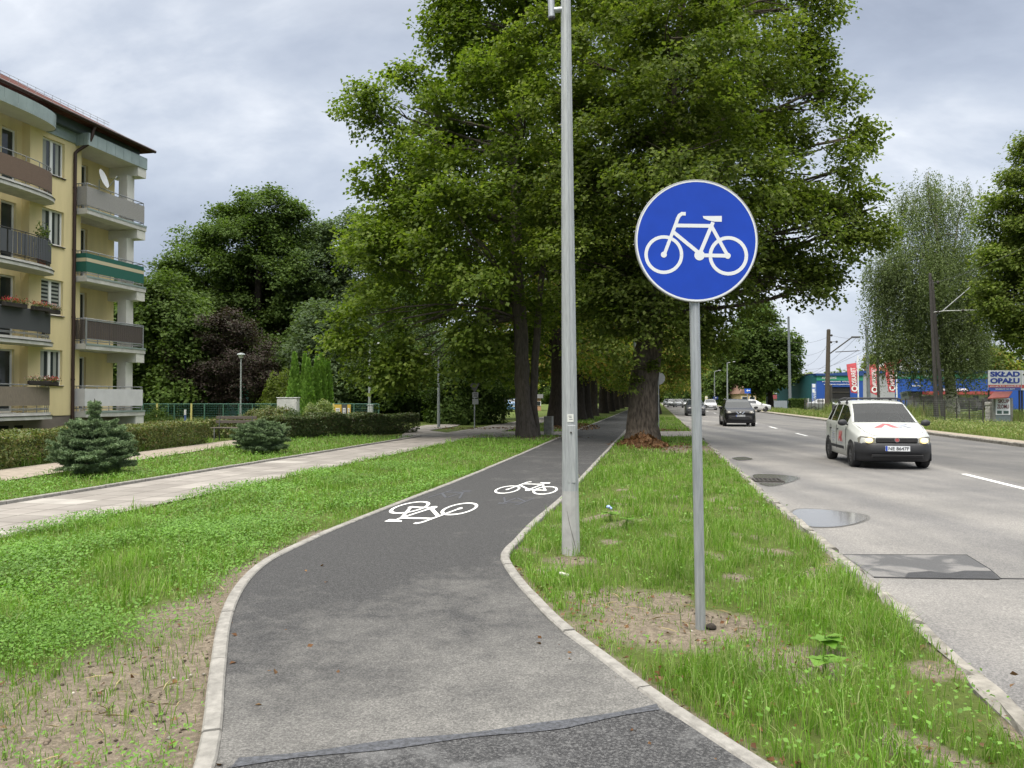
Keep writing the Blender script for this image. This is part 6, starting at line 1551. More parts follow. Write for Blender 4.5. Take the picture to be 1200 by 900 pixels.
for s in (-1, 1):
    g = MB(); g.box((s * .36, 1.95, .95), (.46, .14, .62), bev=.05); st_ = g.build('front_seat', M['seat_cloth'], van, local=True)
    g = MB(); g.box((s * .36, 1.98, 1.33), (.24, .09, .16), bev=.03); g.build('headrest', M['seat_cloth'], st_, local=True)
g = MB(); g.tube([(.36 + .17 * math.cos(a), 1.34 + .05 * math.sin(a), 1.0 + .16 * math.sin(a)) for a in np.linspace(0, 2 * math.pi, 17)], .014, 6); g.build('steering_wheel', M['trim'], van, local=True)
g = MB(); g.box((0, 1.42, 1.36), (.20, .03, .06), bev=.012); g.build('rear_view_mirror', M['trim'], van, local=True)
g = MB(); g.box((0, 2.2, .50), (1.45, 2.5, .2)); g.box((0, 3.2, 1.0), (1.3, .05, .8)); g.build('cabin_lining', M['seat_cloth'], van, local=True)
LX = Matrix.Rotation(math.pi / 2, 4, 'X')
g = MB(); xs_b = np.concatenate([np.linspace(-.80, -.42, 9), np.linspace(-.30, .30, 5), np.linspace(.42, .80, 9)]); lv = [(.165, .13), (.185, .055), (.235, .02), (.33, -.005), (.345, -.03), (.44, -.045), (.53, -.035), (.575, -.01), (.59, .03)]
vs = []
for z_, o_ in lv:
    for x_ in xs_b:
        e_ = max(0, (abs(x_) - .38) / .42); vs.append((x_ * (.985 if z_ < .2 else 1), o_ + .36 * e_ ** 2.4, z_))
nb_ = len(xs_b); g.add(vs, [(i * nb_ + j, i * nb_ + j + 1, (i + 1) * nb_ + j + 1, (i + 1) * nb_ + j) for i in range(len(lv) - 1) for j in range(nb_ - 1)], 0, True)
g.add([(x_, y_, z_) for z_ in (.168,) for x_, y_ in ((-.78, .42), (.78, .42), (.45, .07), (-.45, .07))], [(0, 1, 2, 3)])
bu = g.build('front_bumper', M['trim'], van, local=True)
g = MB(); g.box((0, -.030, .295), (1.05, .05, .07), bev=.01); 
for i in range(2): g.box((0, -.058, .285 + i * .025), (1.0, .008, .006))
g.build('air_intake', mat('intake_black', (.006, .006, .007), .8), bu, local=True)
plate(van, -.055, .465, 'NE 8647F', .50, .112)
g = MB(); g.box((0, .018, .645), (.86, .05, .115), bev=.02); gr = g.build('grille', M['trim'], van, local=True)
g = MB()
for i in range(3): g.box((0, -.019, .585 + .03 * i), (.80, .008, .008))
g.v = [v + Vector((0, .010, .03)) for v in g.v]
g.build('grille_bars', M['iron'], gr, local=True)
g = MB(); g.cyl((0, -.02, .652), (0, -.006, .652), .052, .052, 22); bdg = g.build('badge', M['alloy'], gr, local=True)
g = MB(); g.cyl((0, -.0245, .652), (0, -.0205, .652), .040, .040, 20); g.build('badge_face', mat('badge_red', (.30, .06, .06), .4), bdg, local=True)
for s in (-1, 1):
    g = MB(); pts = [(.44, .545), (.735, .555), (.748, .68), (.70, .725), (.455, .70)]
    g.add([(s * x, y, z) for (x, z) in pts for y in (-.018 + .36 * (max(0, x - .38) / .42) ** 2.4, .12 + .36 * (max(0, x - .38) / .42) ** 2.4)], []); n = 5; fr_ = [i * 2 for i in range(n)]
    n0 = 0; F_ = [tuple(fr_)] + [(i * 2, ((i + 1) % n) * 2, ((i + 1) % n) * 2 + 1, i * 2 + 1) for i in range(n)]
    for f in F_: g.f.append(list(f)); g.mi.append(0); g.sm.append(False)
    h_ = g.build('headlight', M['lens'], van, local=True)
    g = MB(); g.ell((s * .56, .03, .632), (.085, .04, .058), 14, 8); g.build('lamp_bulb', M['bulb'], h_, local=True)
    g = MB(); g.ell((s * .90, .99, 1.0), (.105, .06, .075), 12, 8); mi_ = g.build('wing_mirror', M['trim'], van, local=True)
    g = MB(); g.cyl((s * .77, 1.03, .95), (s * .86, 1.0, .98), .022, n=8); g.build('mirror_arm', M['trim'], mi_, local=True)
    g = MB(); x = s * .797; g.box((x, 2.0, .40), (.012, 1.35, .07), bev=.004); g.build('side_moulding', M['trim'], van, local=True)
    for y_ in (1.95, 2.68):
        g = MB(); g.box((s * .803, y_, .82), (.02, .16, .028), bev=.006); g.build('door_handle', M['trim'], van, local=True)
    g = MB()
    for y_ in (1.12, 2.06, 2.74): g.tube([(s * .8035, y_, .34), (s * .8035, y_, .75), (s * .797, y_, .92)], .004, 4)
    g.build('door_gap', M['trim'], van, local=True)
# roof rack
for y_ in (1.78, 2.55):
    g = MB(); g.tube([(-.62, y_, 1.46), (-.60, y_, 1.535), (-.52, y_, 1.565), (.52, y_, 1.565), (.60, y_, 1.535), (.62, y_, 1.46)], .022, 8)
    for s in (-1, 1): g.box((s * .615, y_, 1.455), (.05, .10, .05), bev=.01)
    g.build('roof_bar', M['trim'], van, local=True)
g = MB()
for s in (-1, 1): g.tube([(s * (.10 if s > 0 else .62), .90 - .0, 1.012), (s * (.10 if s > 0 else .62) - .28, .98, 1.045), (s * (.10 if s > 0 else .62) - .52, 1.00, 1.055)] if s > 0 else [(.10, .91, 1.015), (.34, .97, 1.055), (.60, 1.0, 1.058)], .013, 5)
g.build('wiper', M['trim'], van, local=True)
g = MB(); g.tube([(-.70, .905, .995), (-.4, .885, 1.018), (0, .88, 1.026), (.4, .885, 1.018), (.70, .905, .995)], .022, 8); g.build('cowl_strip', M['trim'], van, local=True)
g = MB(); g.tube([(-.70, .86, .992), (-.66, .4, .898), (-.60, .2, .82), (-.44, .075, .742), (.44, .075, .742), (.60, .2, .82), (.66, .4, .898), (.70, .86, .992)], .005, 4); g.build('bonnet_gap', M['trim'], van, local=True)
red_d = mat('red_decal', (.52, .09, .10), .5); grey_d = mat('grey_decal', (.30, .32, .38), .5); dark_d = mat('dark_decal', (.09, .06, .07), .5)
# emblem on the bonnet: broad red chevron arch and a grey K
g = MB()
def bon(x, y): return (x, y, float(np.interp(y, [.07, .16, .30, .55, .88], [.73, .79, .86, .93, 1.005])) + .022)
for pl_ in ([(-.34, .42), (-.22, .42), (-.03, .66), (.05, .66), (.17, .42), (.05, .42), (.01, .52), (-.07, .52), (-.12, .46), (-.26, .46)],): 
    for a, b_, c, d in (((-.36, .40), (-.20, .40), (-.02, .70), (-.10, .70)), ((-.10, .70), (.02, .70), (.16, .40), (.02, .40))): g.add([bon(*a), bon(*b_), bon(*c), bon(*d)], [(0, 1, 2, 3)])
g.v = [Vector((v.x, v.y, v.z + (.0006 if i > 3 else 0))) for i, v in enumerate(g.v)]
g.build('bonnet_logo', red_d, van, local=True)
g = MB()
for i, (a, b_, c, d) in enumerate((((.17, .40), (.24, .40), (.24, .70), (.17, .70)), ((.24, .52), (.24, .60), (.36, .70), (.44, .70)), ((.25, .56), (.30, .60), (.46, .40), (.36, .40)))): g.add([Vector(bon(*q)) + Vector((0, 0, i * .0006)) for q in (a, b_, c, d)], [(0, 1, 2, 3)])
g.build('bonnet_logo', grey_d, van, local=True)
def side_text(txt, y, z, w, h, m_):
    mt = wm(van) @ frame((-.8085, y, z), (0, -1, 0), None, (-1, 0, .0)); text(txt, w, h, mt, m_, van, 'side_lettering', .002, bold=.02)
side_text('AK', 1.62, .66, .40, .26, red_d); side_text('AK', 1.60, .655, .36, .22, dark_d) if False else None
for i, (tx, w_) in enumerate((('INSTALACJE', .34), ('WOD-KAN', .26), ('GAZ  C.O.', .28), ('KLIMATYZACJA', .36), ('SERWIS', .22))): side_text(tx, 2.36, .76 - i * .058, w_, .034, grey_d)
side_text('www.ak.pl', 1.62, .50, .4, .04, grey_d)
# black crossover
black = mat('black_car_paint', (.010, .010, .011), .25, coat=.15, spec=.3)
spec2 = [(.00, .26, .66, .78, .66, .68, .62), (.06, .22, .76, .88, .78, .80, .72), (.30, .21, .86, .97, .84, .86, .76), (.85, .21, .95, 1.06, .87, .88, .77), (1.10, .21, .98, 1.10, .87, .88, .775), (1.55, .21, 1.0, 1.40, .87, .88, .68), (1.80, .21, 1.0, 1.52, .87, .88, .65), (1.9, .21, 1.0, 1.54, .87, .88, .645), (2.3, .21, 1.01, 1.565, .87, .88, .64), (2.4, .21, 1.01, 1.566, .87, .88, .64), (3.2, .22, 1.03, 1.54, .87, .87, .62), (3.7, .24, 1.05, 1.46, .86, .85, .58), (4.05, .28, .98, 1.12, .82, .80, .62), (4.13, .34, .8, .9, .74, .74, .62)]
suv, _ = car('crossover_car', 'black crossover car with a chrome V grille coming towards the camera', 'car', Vector(((867.5 - 600) / 900 * 42.6, 42.6, -.06)), black, spec2, 2.53, .33, 1.52, windows=((5, 8), (9, 11)), glass_from=((4, 6), (11, 12)), arch=.82, rim='alloy', scale=.97)
g = MB(); g.box((0, .0, .50), (1.3, .08, .24), bev=.03); g.build('front_bumper', M['trim'], suv, local=True)
plate(suv, -.05, .62, 'NE 6185', .5, .11)
g = MB()
for s in (-1, 1): g.add([(s * .27, -.012, .86), (s * .19, -.012, .86), (s * .06, -.03, .72), (s * .13, -.03, .72)] if s > 0 else [(-.19, -.012, .86), (-.27, -.012, .86), (-.13, -.03, .72), (-.06, -.03, .72)], [(0, 1, 2, 3)]); 
g.box((0, -.02, .80), (.10, .02, .08), bev=.01); g.build('grille', mat('chrome', (.7, .7, .72), .2, .9), suv, local=True)
for s in (-1, 1):
    g = MB(); g.ell((s * .62, .03, .80), (.15, .09, .07), 12, 8); g.build('headlight', M['lens'], suv, local=True)
    g = MB(); g.ell((s * 1.0, 1.15, 1.08), (.12, .07, .08), 10, 7); g.build('wing_mirror', black, suv, local=True)
    g = MB(); g.ell((s * .55, -.03, .48), (.07, .03, .06), 10, 7); g.build('fog_light', M['iron'], suv, local=True)
    g = MB(); g.tube([(s * .66, 1.8, 1.55), (s * .66, 2.4, 1.60), (s * .63, 3.5, 1.54)], .02, 6); g.build('roof_rail', M['alloy'], suv, local=True)
# other cars
sal = [(.00, .26, .60, .70, .60, .64, .56), (.10, .22, .68, .80, .74, .78, .68), (.95, .20, .86, .95, .84, .85, .72), (1.15, .20, .88, .98, .84, .85, .73), (1.95, .20, .92, 1.42, .84, .85, .60), (2.2, .20, .93, 1.45, .84, .85, .59), (2.3, .20, .93, 1.455, .84, .85, .59), (3.1, .20, .95, 1.42, .84, .84, .57), (3.7, .22, .98, 1.10, .83, .83, .62), (4.2, .24, .95, 1.02, .80, .80, .66), (4.3, .3, .7, .82, .70, .72, .6)]
def saloon(label, at, paint, rz, group, sc=1.0, fine=True):
    t, _ = car('car', label, 'car', at, paint, sal, 2.6, .31, 1.5, rz, group, windows=((4, 6), (6, 7)), glass_from=((3, 4), (7, 8)), arch=.82, scale=sc, fine=fine)
    g = MB(); g.box((0, .02, .42), (1.4, .1, .2), bev=.03); g.build('bumper', M['trim'], t, local=True)
    for s in (-1, 1):
        g = MB(); g.ell((s * .58, .08, .68), (.14, .08, .06), 10, 7); g.build('headlight', M['lens'], t, local=True)
        g = MB(); g.box((s * .60, 4.26, .80), (.2, .07, .14), bev=.02); g.build('tail_light', M['tail_red'], t, local=True)
        g = MB(); g.ell((s * .95, 1.35, .95), (.1, .06, .07), 8, 6); g.build('wing_mirror', M['trim'], t, local=True)
    g = MB(); g.box((0, -.035, .5), (.5, .02, .11)); g.build('number_plate', M['plate_white'], t, local=True)
    g = MB(); g.box((0, 4.315, .62), (.5, .02, .11)); g.build('number_plate', M['plate_white'], t, local=True)
    return t
pw = mat('pale_car_paint', (.55, .56, .57), .3, coat=.4); ps = mat('silver_car_paint', (.30, .31, .33), .35, .5, coat=.3); pb = mat('blue_car_paint', (.10, .20, .36), .3, coat=.4); pd = mat('dark_car_paint', (.04, .042, .05), .3, coat=.4); prd = mat('red_car_paint', (.30, .03, .03), .3, coat=.4)
def on(x, Y): v = P(x, 467, Y); v.z = -.06; return v
saloon('dark car with pale bonnet driving behind the sign post', on(815.5, 68), pd, -ANG, None, 1.0)
bpy.data.objects['car']['label'] = 'dark car partly hidden behind the round sign post'
saloon('white car parked beyond the black crossover under the street tree', on(884, 88) + Vector((1.6, 0, .05)), pw, R(100), None, .95)
TR = 'distant cars queueing at the end of the street'
for x, Y, p_, lb in ((833, 104, pw, 'white distant car just past the sign post on its road side'), (806, 128, ps, 'silver distant car in the queue next to the sign post'), (800.5, 150, pd, 'dark distant car in the queue, in front of a red one'), (795, 136, pw, 'white distant car in the middle of the queue'), (796.5, 165, prd, 'red distant car in the queue'), (788, 140, pw, 'white distant car heading the queue by the grass edge'), (782.5, 155, pw, 'white distant car nearest the avenue trees')):
    saloon(lb, on(x, Y), p_, -ANG, TR, 1.0, False)
PK = 'cars parked beyond the park'
saloon('blue car with red tail lights parked beyond the maple trunk', on(602, 92) + Vector((0, 0, .06)), pb, math.pi, PK, 1.0, False)
saloon('pale car parked half behind the blue parked car', on(590, 97) + Vector((0, 0, .06)), pw, math.pi, PK, 1.0, False)
saloon('dark blue car parked beside the pale parked car', on(593, 90) + Vector((-.4, 0, .06)), pd, math.pi - .4, PK, 1.0, False)
saloon('white car partly hidden in the bushes behind the slim lamp post', on(518, 72) + Vector((0, 0, .06)), pw, R(75), PK, .95, False)
saloon('silver car parked in front of the dark garage door of the blue hall', on(981, 92) + Vector((1, 0, .06)), ps, R(60), None, 1.0, False)
# ------------------------------------------------------------------ beyond the road: blue hall, flags, signs, poles, wires
M['hall_blue'] = mat('hall_blue', (.012, .07, .33), .6, var=.12, scale=.4)
M['hall_edge'] = mat('hall_edge', (.02, .06, .20), .5); M['hall_green'] = mat('hall_green', (.03, .24, .15), .6)
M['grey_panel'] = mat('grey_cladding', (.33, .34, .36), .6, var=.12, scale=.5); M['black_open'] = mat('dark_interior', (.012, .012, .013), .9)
M['white_ink'] = mat('white_lettering', (.70, .72, .74), .6); M['white_wall'] = mat('white_wall', (.55, .55, .54), .85, var=.15, scale=1)
HY = 108.0
def hx(x): return P(x, 467, HY).x
def hz(y): return P(600, y, HY).z
FRT = Matrix.Rotation(math.pi / 2, 4, 'X')
hall = thing('blue_hall', 'long blue workshop hall with a green band, white lettering and a dark garage opening', 'building', (hx(1080), HY, 0))
g = MB()
def hb(g, x0, x1, y0, y1, n0=0.0, n1=.3, mi=0): g.box(((hx(x0) + hx(x1)) / 2, HY + (n0 + n1) / 2, (hz(y0) + hz(y1)) / 2), (hx(x1) - hx(x0), n1 - n0, hz(y0) - hz(y1)), mi=mi)
hb(g, 957, 974.5, 445, 480.3); hb(g, 996.5, 1011.5, 445, 480.3); hb(g, 974.5, 996.5, 445, 453.5)
hb(g, 1049, 1210, 443.5, 458.5); hb(g, 1049, 1063, 458.5, 480.3); hb(g, 1178, 1210, 458.5, 480)
g.box(((hx(957) + hx(1210)) / 2, HY + 7.2, hz(441) / 2), (hx(1210) - hx(957), 13.6, hz(441)))
g.build('wall', M['hall_blue'], hall)
g = MB(); hb(g, 1011.6, 1048.9, 438, 480.2, .02, .3); g.build('grey_bay', M['grey_panel'], hall)
g = MB(); hb(g, 957, 1011.4, 440.3, 446, -.06, -.004); hb(g, 1049, 1210, 437.6, 443.6, -.06, -.004); g.build('green_band', M['hall_green'], hall)
g = MB(); hb(g, 956, 1011.4, 437.6, 440.2, -.25, 13); hb(g, 1011.5, 1210, 434.5, 437.4, -.25, 13); g.build('roof', M['hall_edge'], hall)
g = MB(); hb(g, 974.6, 996.4, 453.6, 480.2, .1, .28); go = g.build('garage_opening', M['black_open'], hall)
g = MB(); hb(g, 975, 996, 459, 460.2, .04, .09); g.build('door_rail', M['iron'], go)
g = MB(); hb(g, 1063.2, 1080.5, 458.8, 467.5, .1, .28); g.build('dark_bay', M['black_open'], hall)
g = MB(); hb(g, 1080.8, 1177.8, 462.5, 469, .06, .3); g.build('white_wall', M['white_wall'], hall)
g = MB(); hb(g, 1081, 1178, 458.7, 462.3, -1.2, .04); g.build('red_awning', mat('awning_red', (.28, .05, .045), .7), hall)
g = MB(); hb(g, 1104, 1135, 455.3, 457.6, -.05, -.004); g.build('white_strip', M['white_ink'], hall)
for x0, x1 in ((1084, 1090), (1094, 1100), (1118, 1126), (1140, 1147)):
    g = MB(); hb(g, x0, x1, 463.6, 468.2, .02, .058); g.build('window', M['glass'], hall)
g = MB(); hb(g, 1063.2, 1178, 467.6, 480, .08, .3); g.build('grey_base', mat('sooty_base', (.10, .10, .10), .9, var=.3, scale=.8), hall)
# end wall seen at a slant, with its signs
ew = MB(); x0, x1 = hx(957), hx(957)
g = MB()
A_ = [(hx(957) - .004, HY + .02, 0), (hx(957) - 1.6, HY + 11.5, 0), (hx(957) - 1.6, HY + 11.5, hz(443.5)), (hx(957) - .004, HY + .02, hz(438.5))]
B_ = [(v[0] + .25, v[1] + .02, v[2]) for v in A_]
g.add(A_ + B_, [(0, 1, 2, 3), (7, 6, 5, 4), (0, 3, 7, 4), (1, 5, 6, 2), (3, 2, 6, 7), (0, 4, 5, 1)]); g.build('end_wall', mat('end_wall_teal', (.04, .17, .20), .6, var=.2, scale=.5), hall)
g = MB(); hb(g, 951.5, 956.5, 449.5, 480, -.02, .1); pn = g.build('side_panel', mat('panel_blue', (.16, .24, .52), .6), hall)
g = MB(); hb(g, 951.9, 955.4, 450, 454, -.05, -.022); hb(g, 951.9, 954.6, 456, 460, -.05, -.022); g.build('poster', M['white_ink'], pn)
def htext(tx, x0, x1, y0, y1, par=hall, m_=None, bold=.02):
    text(tx, hx(x1) - hx(x0), hz(y0) - hz(y1), Matrix.Translation(((hx(x0) + hx(x1)) / 2, HY - .066, (hz(y0) + hz(y1)) / 2)) @ FRT, m_ or M['white_ink'], par, 'lettering', .02, bold=bold)
htext('AUTOSERWIS', 963, 980, 441.5, 444); htext('PODSTAWOWA  STACJA', 963.5, 997, 446.5, 448.2); htext('KONTROLI POJAZDÓW', 965.5, 996, 449.6, 451.4); htext('SERWIS', 1053.5, 1062, 439.2, 442); htext('OPONY', 1082, 1089, 439, 442); htext('FABRYKA', 1069, 1079, 451.2, 453); htext('P', 1073, 1075, 448, 450); htext('MYJNIA', 1104, 1111, 439, 442)
text('SERWIS', (hz(459) - hz(478)), .32, Matrix.Translation((hx(954.6), HY - .06, (hz(459) + hz(478)) / 2)) @ FRT @ Matrix.Rotation(math.pi / 2, 4, 'Z'), M['white_ink'], pn, 'lettering', .02)
# gabled house behind
gx0, gx1, GY = P(1046, 440, 135).x, P(1082, 440, 135).x, 135
house = thing('gabled_house', 'white gabled house with a red roof rising behind the blue hall', 'house', ((gx0 + gx1) / 2, GY, 0))
zt, ze = P(1058, 422, GY).z, P(1050, 438, GY).z; xp = P(1058, 422, GY).x
g = MB(); g.prism([(gx0 - 1, 0), (P(1069, 436, GY).x, 0), (P(1069, 436, GY).x, ze - .3), (xp, zt), (gx0 - 1, ze)], 7, Matrix.Translation((0, GY + 7, 0)) @ FRT); g.build('wall', M['white_wall'], house)
g = MB(); a = (xp, GY - .3, zt + .25); b_ = (P(1069.6, 437, GY).x + .4, GY - .3, ze - .35); c = (P(1092, 437, GY).x, GY + 9, ze - .35); d = (P(1086, 423, GY).x, GY + 9, zt + .25)
g.add([a, b_, c, d], [(0, 1, 2, 3)]); g.add([Vector(v) - Vector((0, 0, .25)) for v in (a, b_, c, d)], [(3, 2, 1, 0)]); g.add([a, b_, Vector(b_) - Vector((0, 0, .25)), Vector(a) - Vector((0, 0, .25))], [(0, 3, 2, 1)])
g.add([a, d, (gx0 - 3, GY + 9, ze - .2), (gx0 - 1.4, GY - .3, ze - .2)], [(0, 1, 2, 3)])
g.build('roof', mat('red_roof', (.34, .075, .05), .8, var=.2, scale=1), house)
# small buildings farther along
def shed(name, label, x0, x1, yt, Y, wall_m, roof_m, d=6, roof_h=.8, win=True, pitched=False):
    a, c = P(x0, 467, Y).x, P(x1, 467, Y).x; z = P(600, yt, Y).z; t = thing(name, label, 'building', ((a + c) / 2, Y, 0)); g = MB(); g.box(((a + c) / 2, Y + d / 2, (z - roof_h) / 2), (c - a, d, z - roof_h)); g.build('wall', wall_m, t)
    g = MB(); 
    if pitched: g.prism([(a - .4, 0), (c + .4, 0), ((a + c) / 2, roof_h * 2.5)], d + .6, Matrix.Translation((0, Y + d + .3, z - roof_h + .003)) @ FRT)
    else: g.box(((a + c) / 2, Y + d / 2, z - roof_h / 2 + .002), (c - a + .5, d + .5, roof_h))
    g.build('roof', roof_m, t)
    if win:
        n_ = max(2, int((c - a) / 3))
        for i in range(n_):
            x = a + (c - a) * (i + .5) / n_; g = MB(); g.box((x, Y - .02, (z - roof_h) * .58), (1.2, .06, (z - roof_h) * .36)); w_ = g.build('window', M['pvc'], t); g = MB(); g.box((x, Y - .055, (z - roof_h) * .58), (1.05, .01, (z - roof_h) * .32)); g.build('pane', M['glass'], w_)
shed('low_shed', 'low shed with a pink red roof edge beside the blue hall', 922, 952, 462.5, 125, M['white_wall'], mat('shed_red', (.36, .08, .10), .7), 8, .7)
shed('brick_house', 'pale orange house behind the end of the blue hall', 941, 953, 449, 160, mat('orange_render', (.42, .26, .17), .9), mat('brown_roof', (.12, .06, .045), .8), 8, 1.0, pitched=True)
shed('yellow_house', 'pale yellow house behind the blue direction sign', 868, 886, 455, 165, mat('cream_render', (.48, .36, .20), .9), mat('dull_roof', (.20, .12, .09), .8), 9, 1.2, pitched=True)
shed('white_house', 'white house glimpsed through trees beyond the street lamps', 846, 856, 449, 200, M['white_wall'], mat('grey_roof', (.25, .25, .26), .8), 9, 1.4, pitched=True)
shed('shop_kiosk', 'small shop with a red and blue sign beyond the park, right of the maple', 611, 634, 462, 95, mat('shop_wall', (.40, .24, .14), .9), mat('shop_grey', (.22, .22, .23), .8), 6, .5)
# red flags
M['flag_red'] = mat('flag_red', (.58, .09, .11), .75, var=.1, scale=2)
def flag(label, px, pole_x, pole_top, txt, shear):
    Y = 101.; b_ = P(pole_x, 478, Y); b_.z = 0; t = thing('banner_flag', label, 'flag', b_, 0, 'red banner flags before the blue hall'); tp = P(pole_x - .8, pole_top, Y); g = MB(); g.cyl(b_, tp, .10, .07, 10); g.build('flagpole', M['pvc'], t)
    g = MB(); q = [P(x, y, Y - .15) for x, y in px]; n_ = 10; vs = []
    for i in range(n_ + 1):
        f = i / n_; l, r_ = q[0].lerp(q[3], f), q[1].lerp(q[2], f)
        for j in range(5): e = j / 4; p = l.lerp(r_, e); p.y += .10 * math.sin(f * 5 + e * 4) * (1 - e * .7); vs.append(p)
    fs = [(i * 5 + j, (i + 1) * 5 + j, (i + 1) * 5 + j + 1, i * 5 + j + 1) for i in range(n_) for j in range(4)]
    v2 = [v + Vector((0, .03, 0)) for v in vs]; g.add(vs, fs, 0, True); g.add(v2, [f[::-1] for f in fs], 0, True); cl2 = g.build('cloth', M['flag_red'], t)
    c0, c1 = (q[0] + q[1]) / 2, (q[2] + q[3]) / 2; ax_ = (c1 - c0); hgt = ax_.length; c = c0 + ax_ * .44; mt = frame(c - Vector((0, .30, 0)), -ax_ if txt[0] == '#' else -ax_, None, (0, -1, 0))
    text(txt, hgt * .60, .62, mt, M['white_ink'], cl2, 'lettering', .02, shear=shear, bold=.02)
    c = c0 + ax_ * .85; g = MB()
    for i in range(20):
        a0, a1 = i * .31416, (i + 1) * .31416; g.add([c + Vector((r * math.cos(a), -.28, r * math.sin(a))) for r, a in ((.24, a0), (.42, a0), (.42, a1), (.24, a1))], [(0, 1, 2, 3)])
    g.build('round_logo', M['white_ink'], cl2)
flag('first red banner flag with upright white letters, before the garage opening', [(992, 427), (1003.5, 425), (1004.7, 461), (997, 460)], 1006, 417, 'OSKARET', 0)
flag('middle red banner flag between the two steel poles', [(1018.3, 427), (1026, 427), (1028.7, 463.5), (1019.5, 460)], 1030.5, 424, '#WARNING', .35)
flag('last red banner flag with slanted letters, beside the blue wall', [(1036.3, 425), (1047.3, 424), (1049.2, 460), (1041, 459)], 1051, 411, '#WARNING', .35)
# steel and timber poles
def pole(label, x, ybase, ytop, xt, r0, r1, m_, name='utility_pole', Y=None, cat='pole'):
    b_ = G(x, ybase) if Y is None else P(x, 478, Y); b_.z = 0; tp = P(xt, ytop, b_.y); t = thing(name, label, cat, b_); g = MB(); g.tube([b_ - Vector((0, 0, .1)), b_.lerp(tp, .5), tp], [r0, (r0 + r1) / 2, r1], 12); g.build('shaft', m_, t); g = MB(); g.cyl(tp, tp + Vector((0, 0, .12)), r1 * 1.08, r1 * .7, 10); g.build('cap', M['iron'], t); return t, b_, tp
wood = mat('old_timber', (.085, .07, .052), .9, var=.5, scale=4, stretch=(5, 5, .4), bmp=.6, bscale=12); steel = mat('steel_pole', (.17, .19, .21), .6, .3, var=.2, scale=2); dk = mat('tarred_pole', (.055, .05, .047), .8, var=.4, scale=3, stretch=(5, 5, .5))
t1, b1, p1_ = pole('thick timber pole with a raked bracket arm before the blue hall', 969, 483.3, 387, 971, .27, .20, wood, 'catenary_pole')
g = MB(); g.tube([P(973, 414, b1.y), P(998, 395.5, b1.y)], .07, 6); g.tube([P(998, 395, b1.y), P(1008, 395, b1.y)], .10, 6); g.tube([P(979, 412.5, b1.y), P(1007, 411, b1.y)], .045, 6); g.build('bracket_arm', M['iron'], t1)
g = MB()
for x, y in ((974.5, 393), (980.5, 400.5), (974, 401)): g.ell(P(x, y, b1.y), (.13, .13, .13), 8, 6)
for x0, y0, x1, y1 in ((971, 393, 975, 393), (971, 400.5, 980, 400.5)): g.tube([P(x0, y0, b1.y), P(x1, y1, b1.y)], .03, 5)
g.build('insulator', M['iron'], t1)
pole('short dark timber post leaning on the thick timber pole', 973.6, 483, 452, 973.2, .20, .18, dk, 'timber_post', Y=83)
pole('slim grey steel pole between the first two red flags', 1018.5, 483, 383, 1015.5, .20, .14, steel, 'steel_pole', Y=80)
pole('thin dark pole between the last two red flags', 1030, 483, 381, 1027.5, .15, .10, dk, 'steel_pole', Y=80)
t2, b2, p2 = pole('grey steel pole on the verge beside the street tree', 926, 480, 372, 924, .22, .14, steel, 'steel_pole')
pole('slender distant grey pole between the shed and the street tree', 938.8, 483, 411, 937.5, .15, .11, steel, 'steel_pole', Y=125)
ta, ba, pa_ = pole('nearer of two dark poles standing close together by the birch', 1098, 492, 322, 1090, .14, .10, dk, 'catenary_pole')
tb, bb2, pb_ = pole('slanted dark pole behind the pole with the catenary arm', 1105, 491, 330, 1092.5, .13, .09, dk, 'catenary_pole', Y=bb2.y if False else 55)
ya = ba.y
g = MB(); g.tube([P(1104.5, 364.5, ya), P(1142, 332.5, ya)], .035, 6); g.tube([P(1142, 332, ya), P(1160, 330.5, ya), P(1172, 334, ya), P(1188, 356, ya)], .03, 6); g.build('bracket_arm', M['galv_dull'], ta)
g = MB(); g.tube([P(1104.5, 364.5, ya), P(1162, 363, ya)], .045, 6); g.tube([P(1093, 366, ya), P(1104, 364.8, ya)], .03, 5); g.tube([P(1162, 363, ya), P(1192, 362, ya)], .025, 5); g.build('registration_arm', mat('bright_zinc', (.55, .57, .56), .4, .3), ta)
g = MB()
for x, y in ((1099, 331), (1099, 366), (1128, 364), (1167, 333)): g.ell(P(x, y, ya), (.09, .09, .12), 8, 6)
g.build('insulator', M['iron'], ta)
# overhead wires
wire_m = mat('wire_grey', (.09, .09, .10), .6)
def wire(label, a, b_, sag, r=.011, nn=14):
    pts = []
    for i in range(nn + 1): f = i / nn; p = a.lerp(b_, f); p.z -= sag * 4 * f * (1 - f); pts.append(p)
    g = MB(); g.tube(pts, r, 4); tag(g.build('overhead_wire', wire_m), label, 'wire', 'overhead catenary wires')
Yp = b1.y
wire('overhead wire from the timber pole top towards the steel pole by the street tree', P(974.5, 393, Yp), P(925, 400, b2.y), .5)
wire('second overhead wire below it, from timber pole to steel pole by the tree', P(980.5, 400.5, Yp), P(924, 415, b2.y), .8)
wire('overhead wire from the timber pole arm to the catenary arm by the birch, upper', P(1004, 395, Yp), P(1150, 331, ya), .7)
wire('overhead contact wire from the timber pole arm to the bright arm by the birch', P(1004, 411.5, Yp), P(1150, 363.5, ya), .25)
wire('overhead wire from the timber pole to the slim steel pole', P(974.5, 393, Yp), P(1016, 396, 80), .2)
wire('overhead wire running from timber pole arm back along the line, upper', P(1004, 395, Yp), P(930, 440, 190), 1.6, .02)
wire('overhead contact wire running back along the line from the timber pole arm', P(1004, 411.5, Yp), P(930, 447, 190), .5, .02)
wire('overhead wire from slim steel pole back to the distant grey pole', P(1016, 409, 80), P(938, 432, 125), .8, .014)
wire('low overhead wire from thin dark pole to distant grey pole', P(1028, 416, 80), P(938, 438, 125), .9, .014)
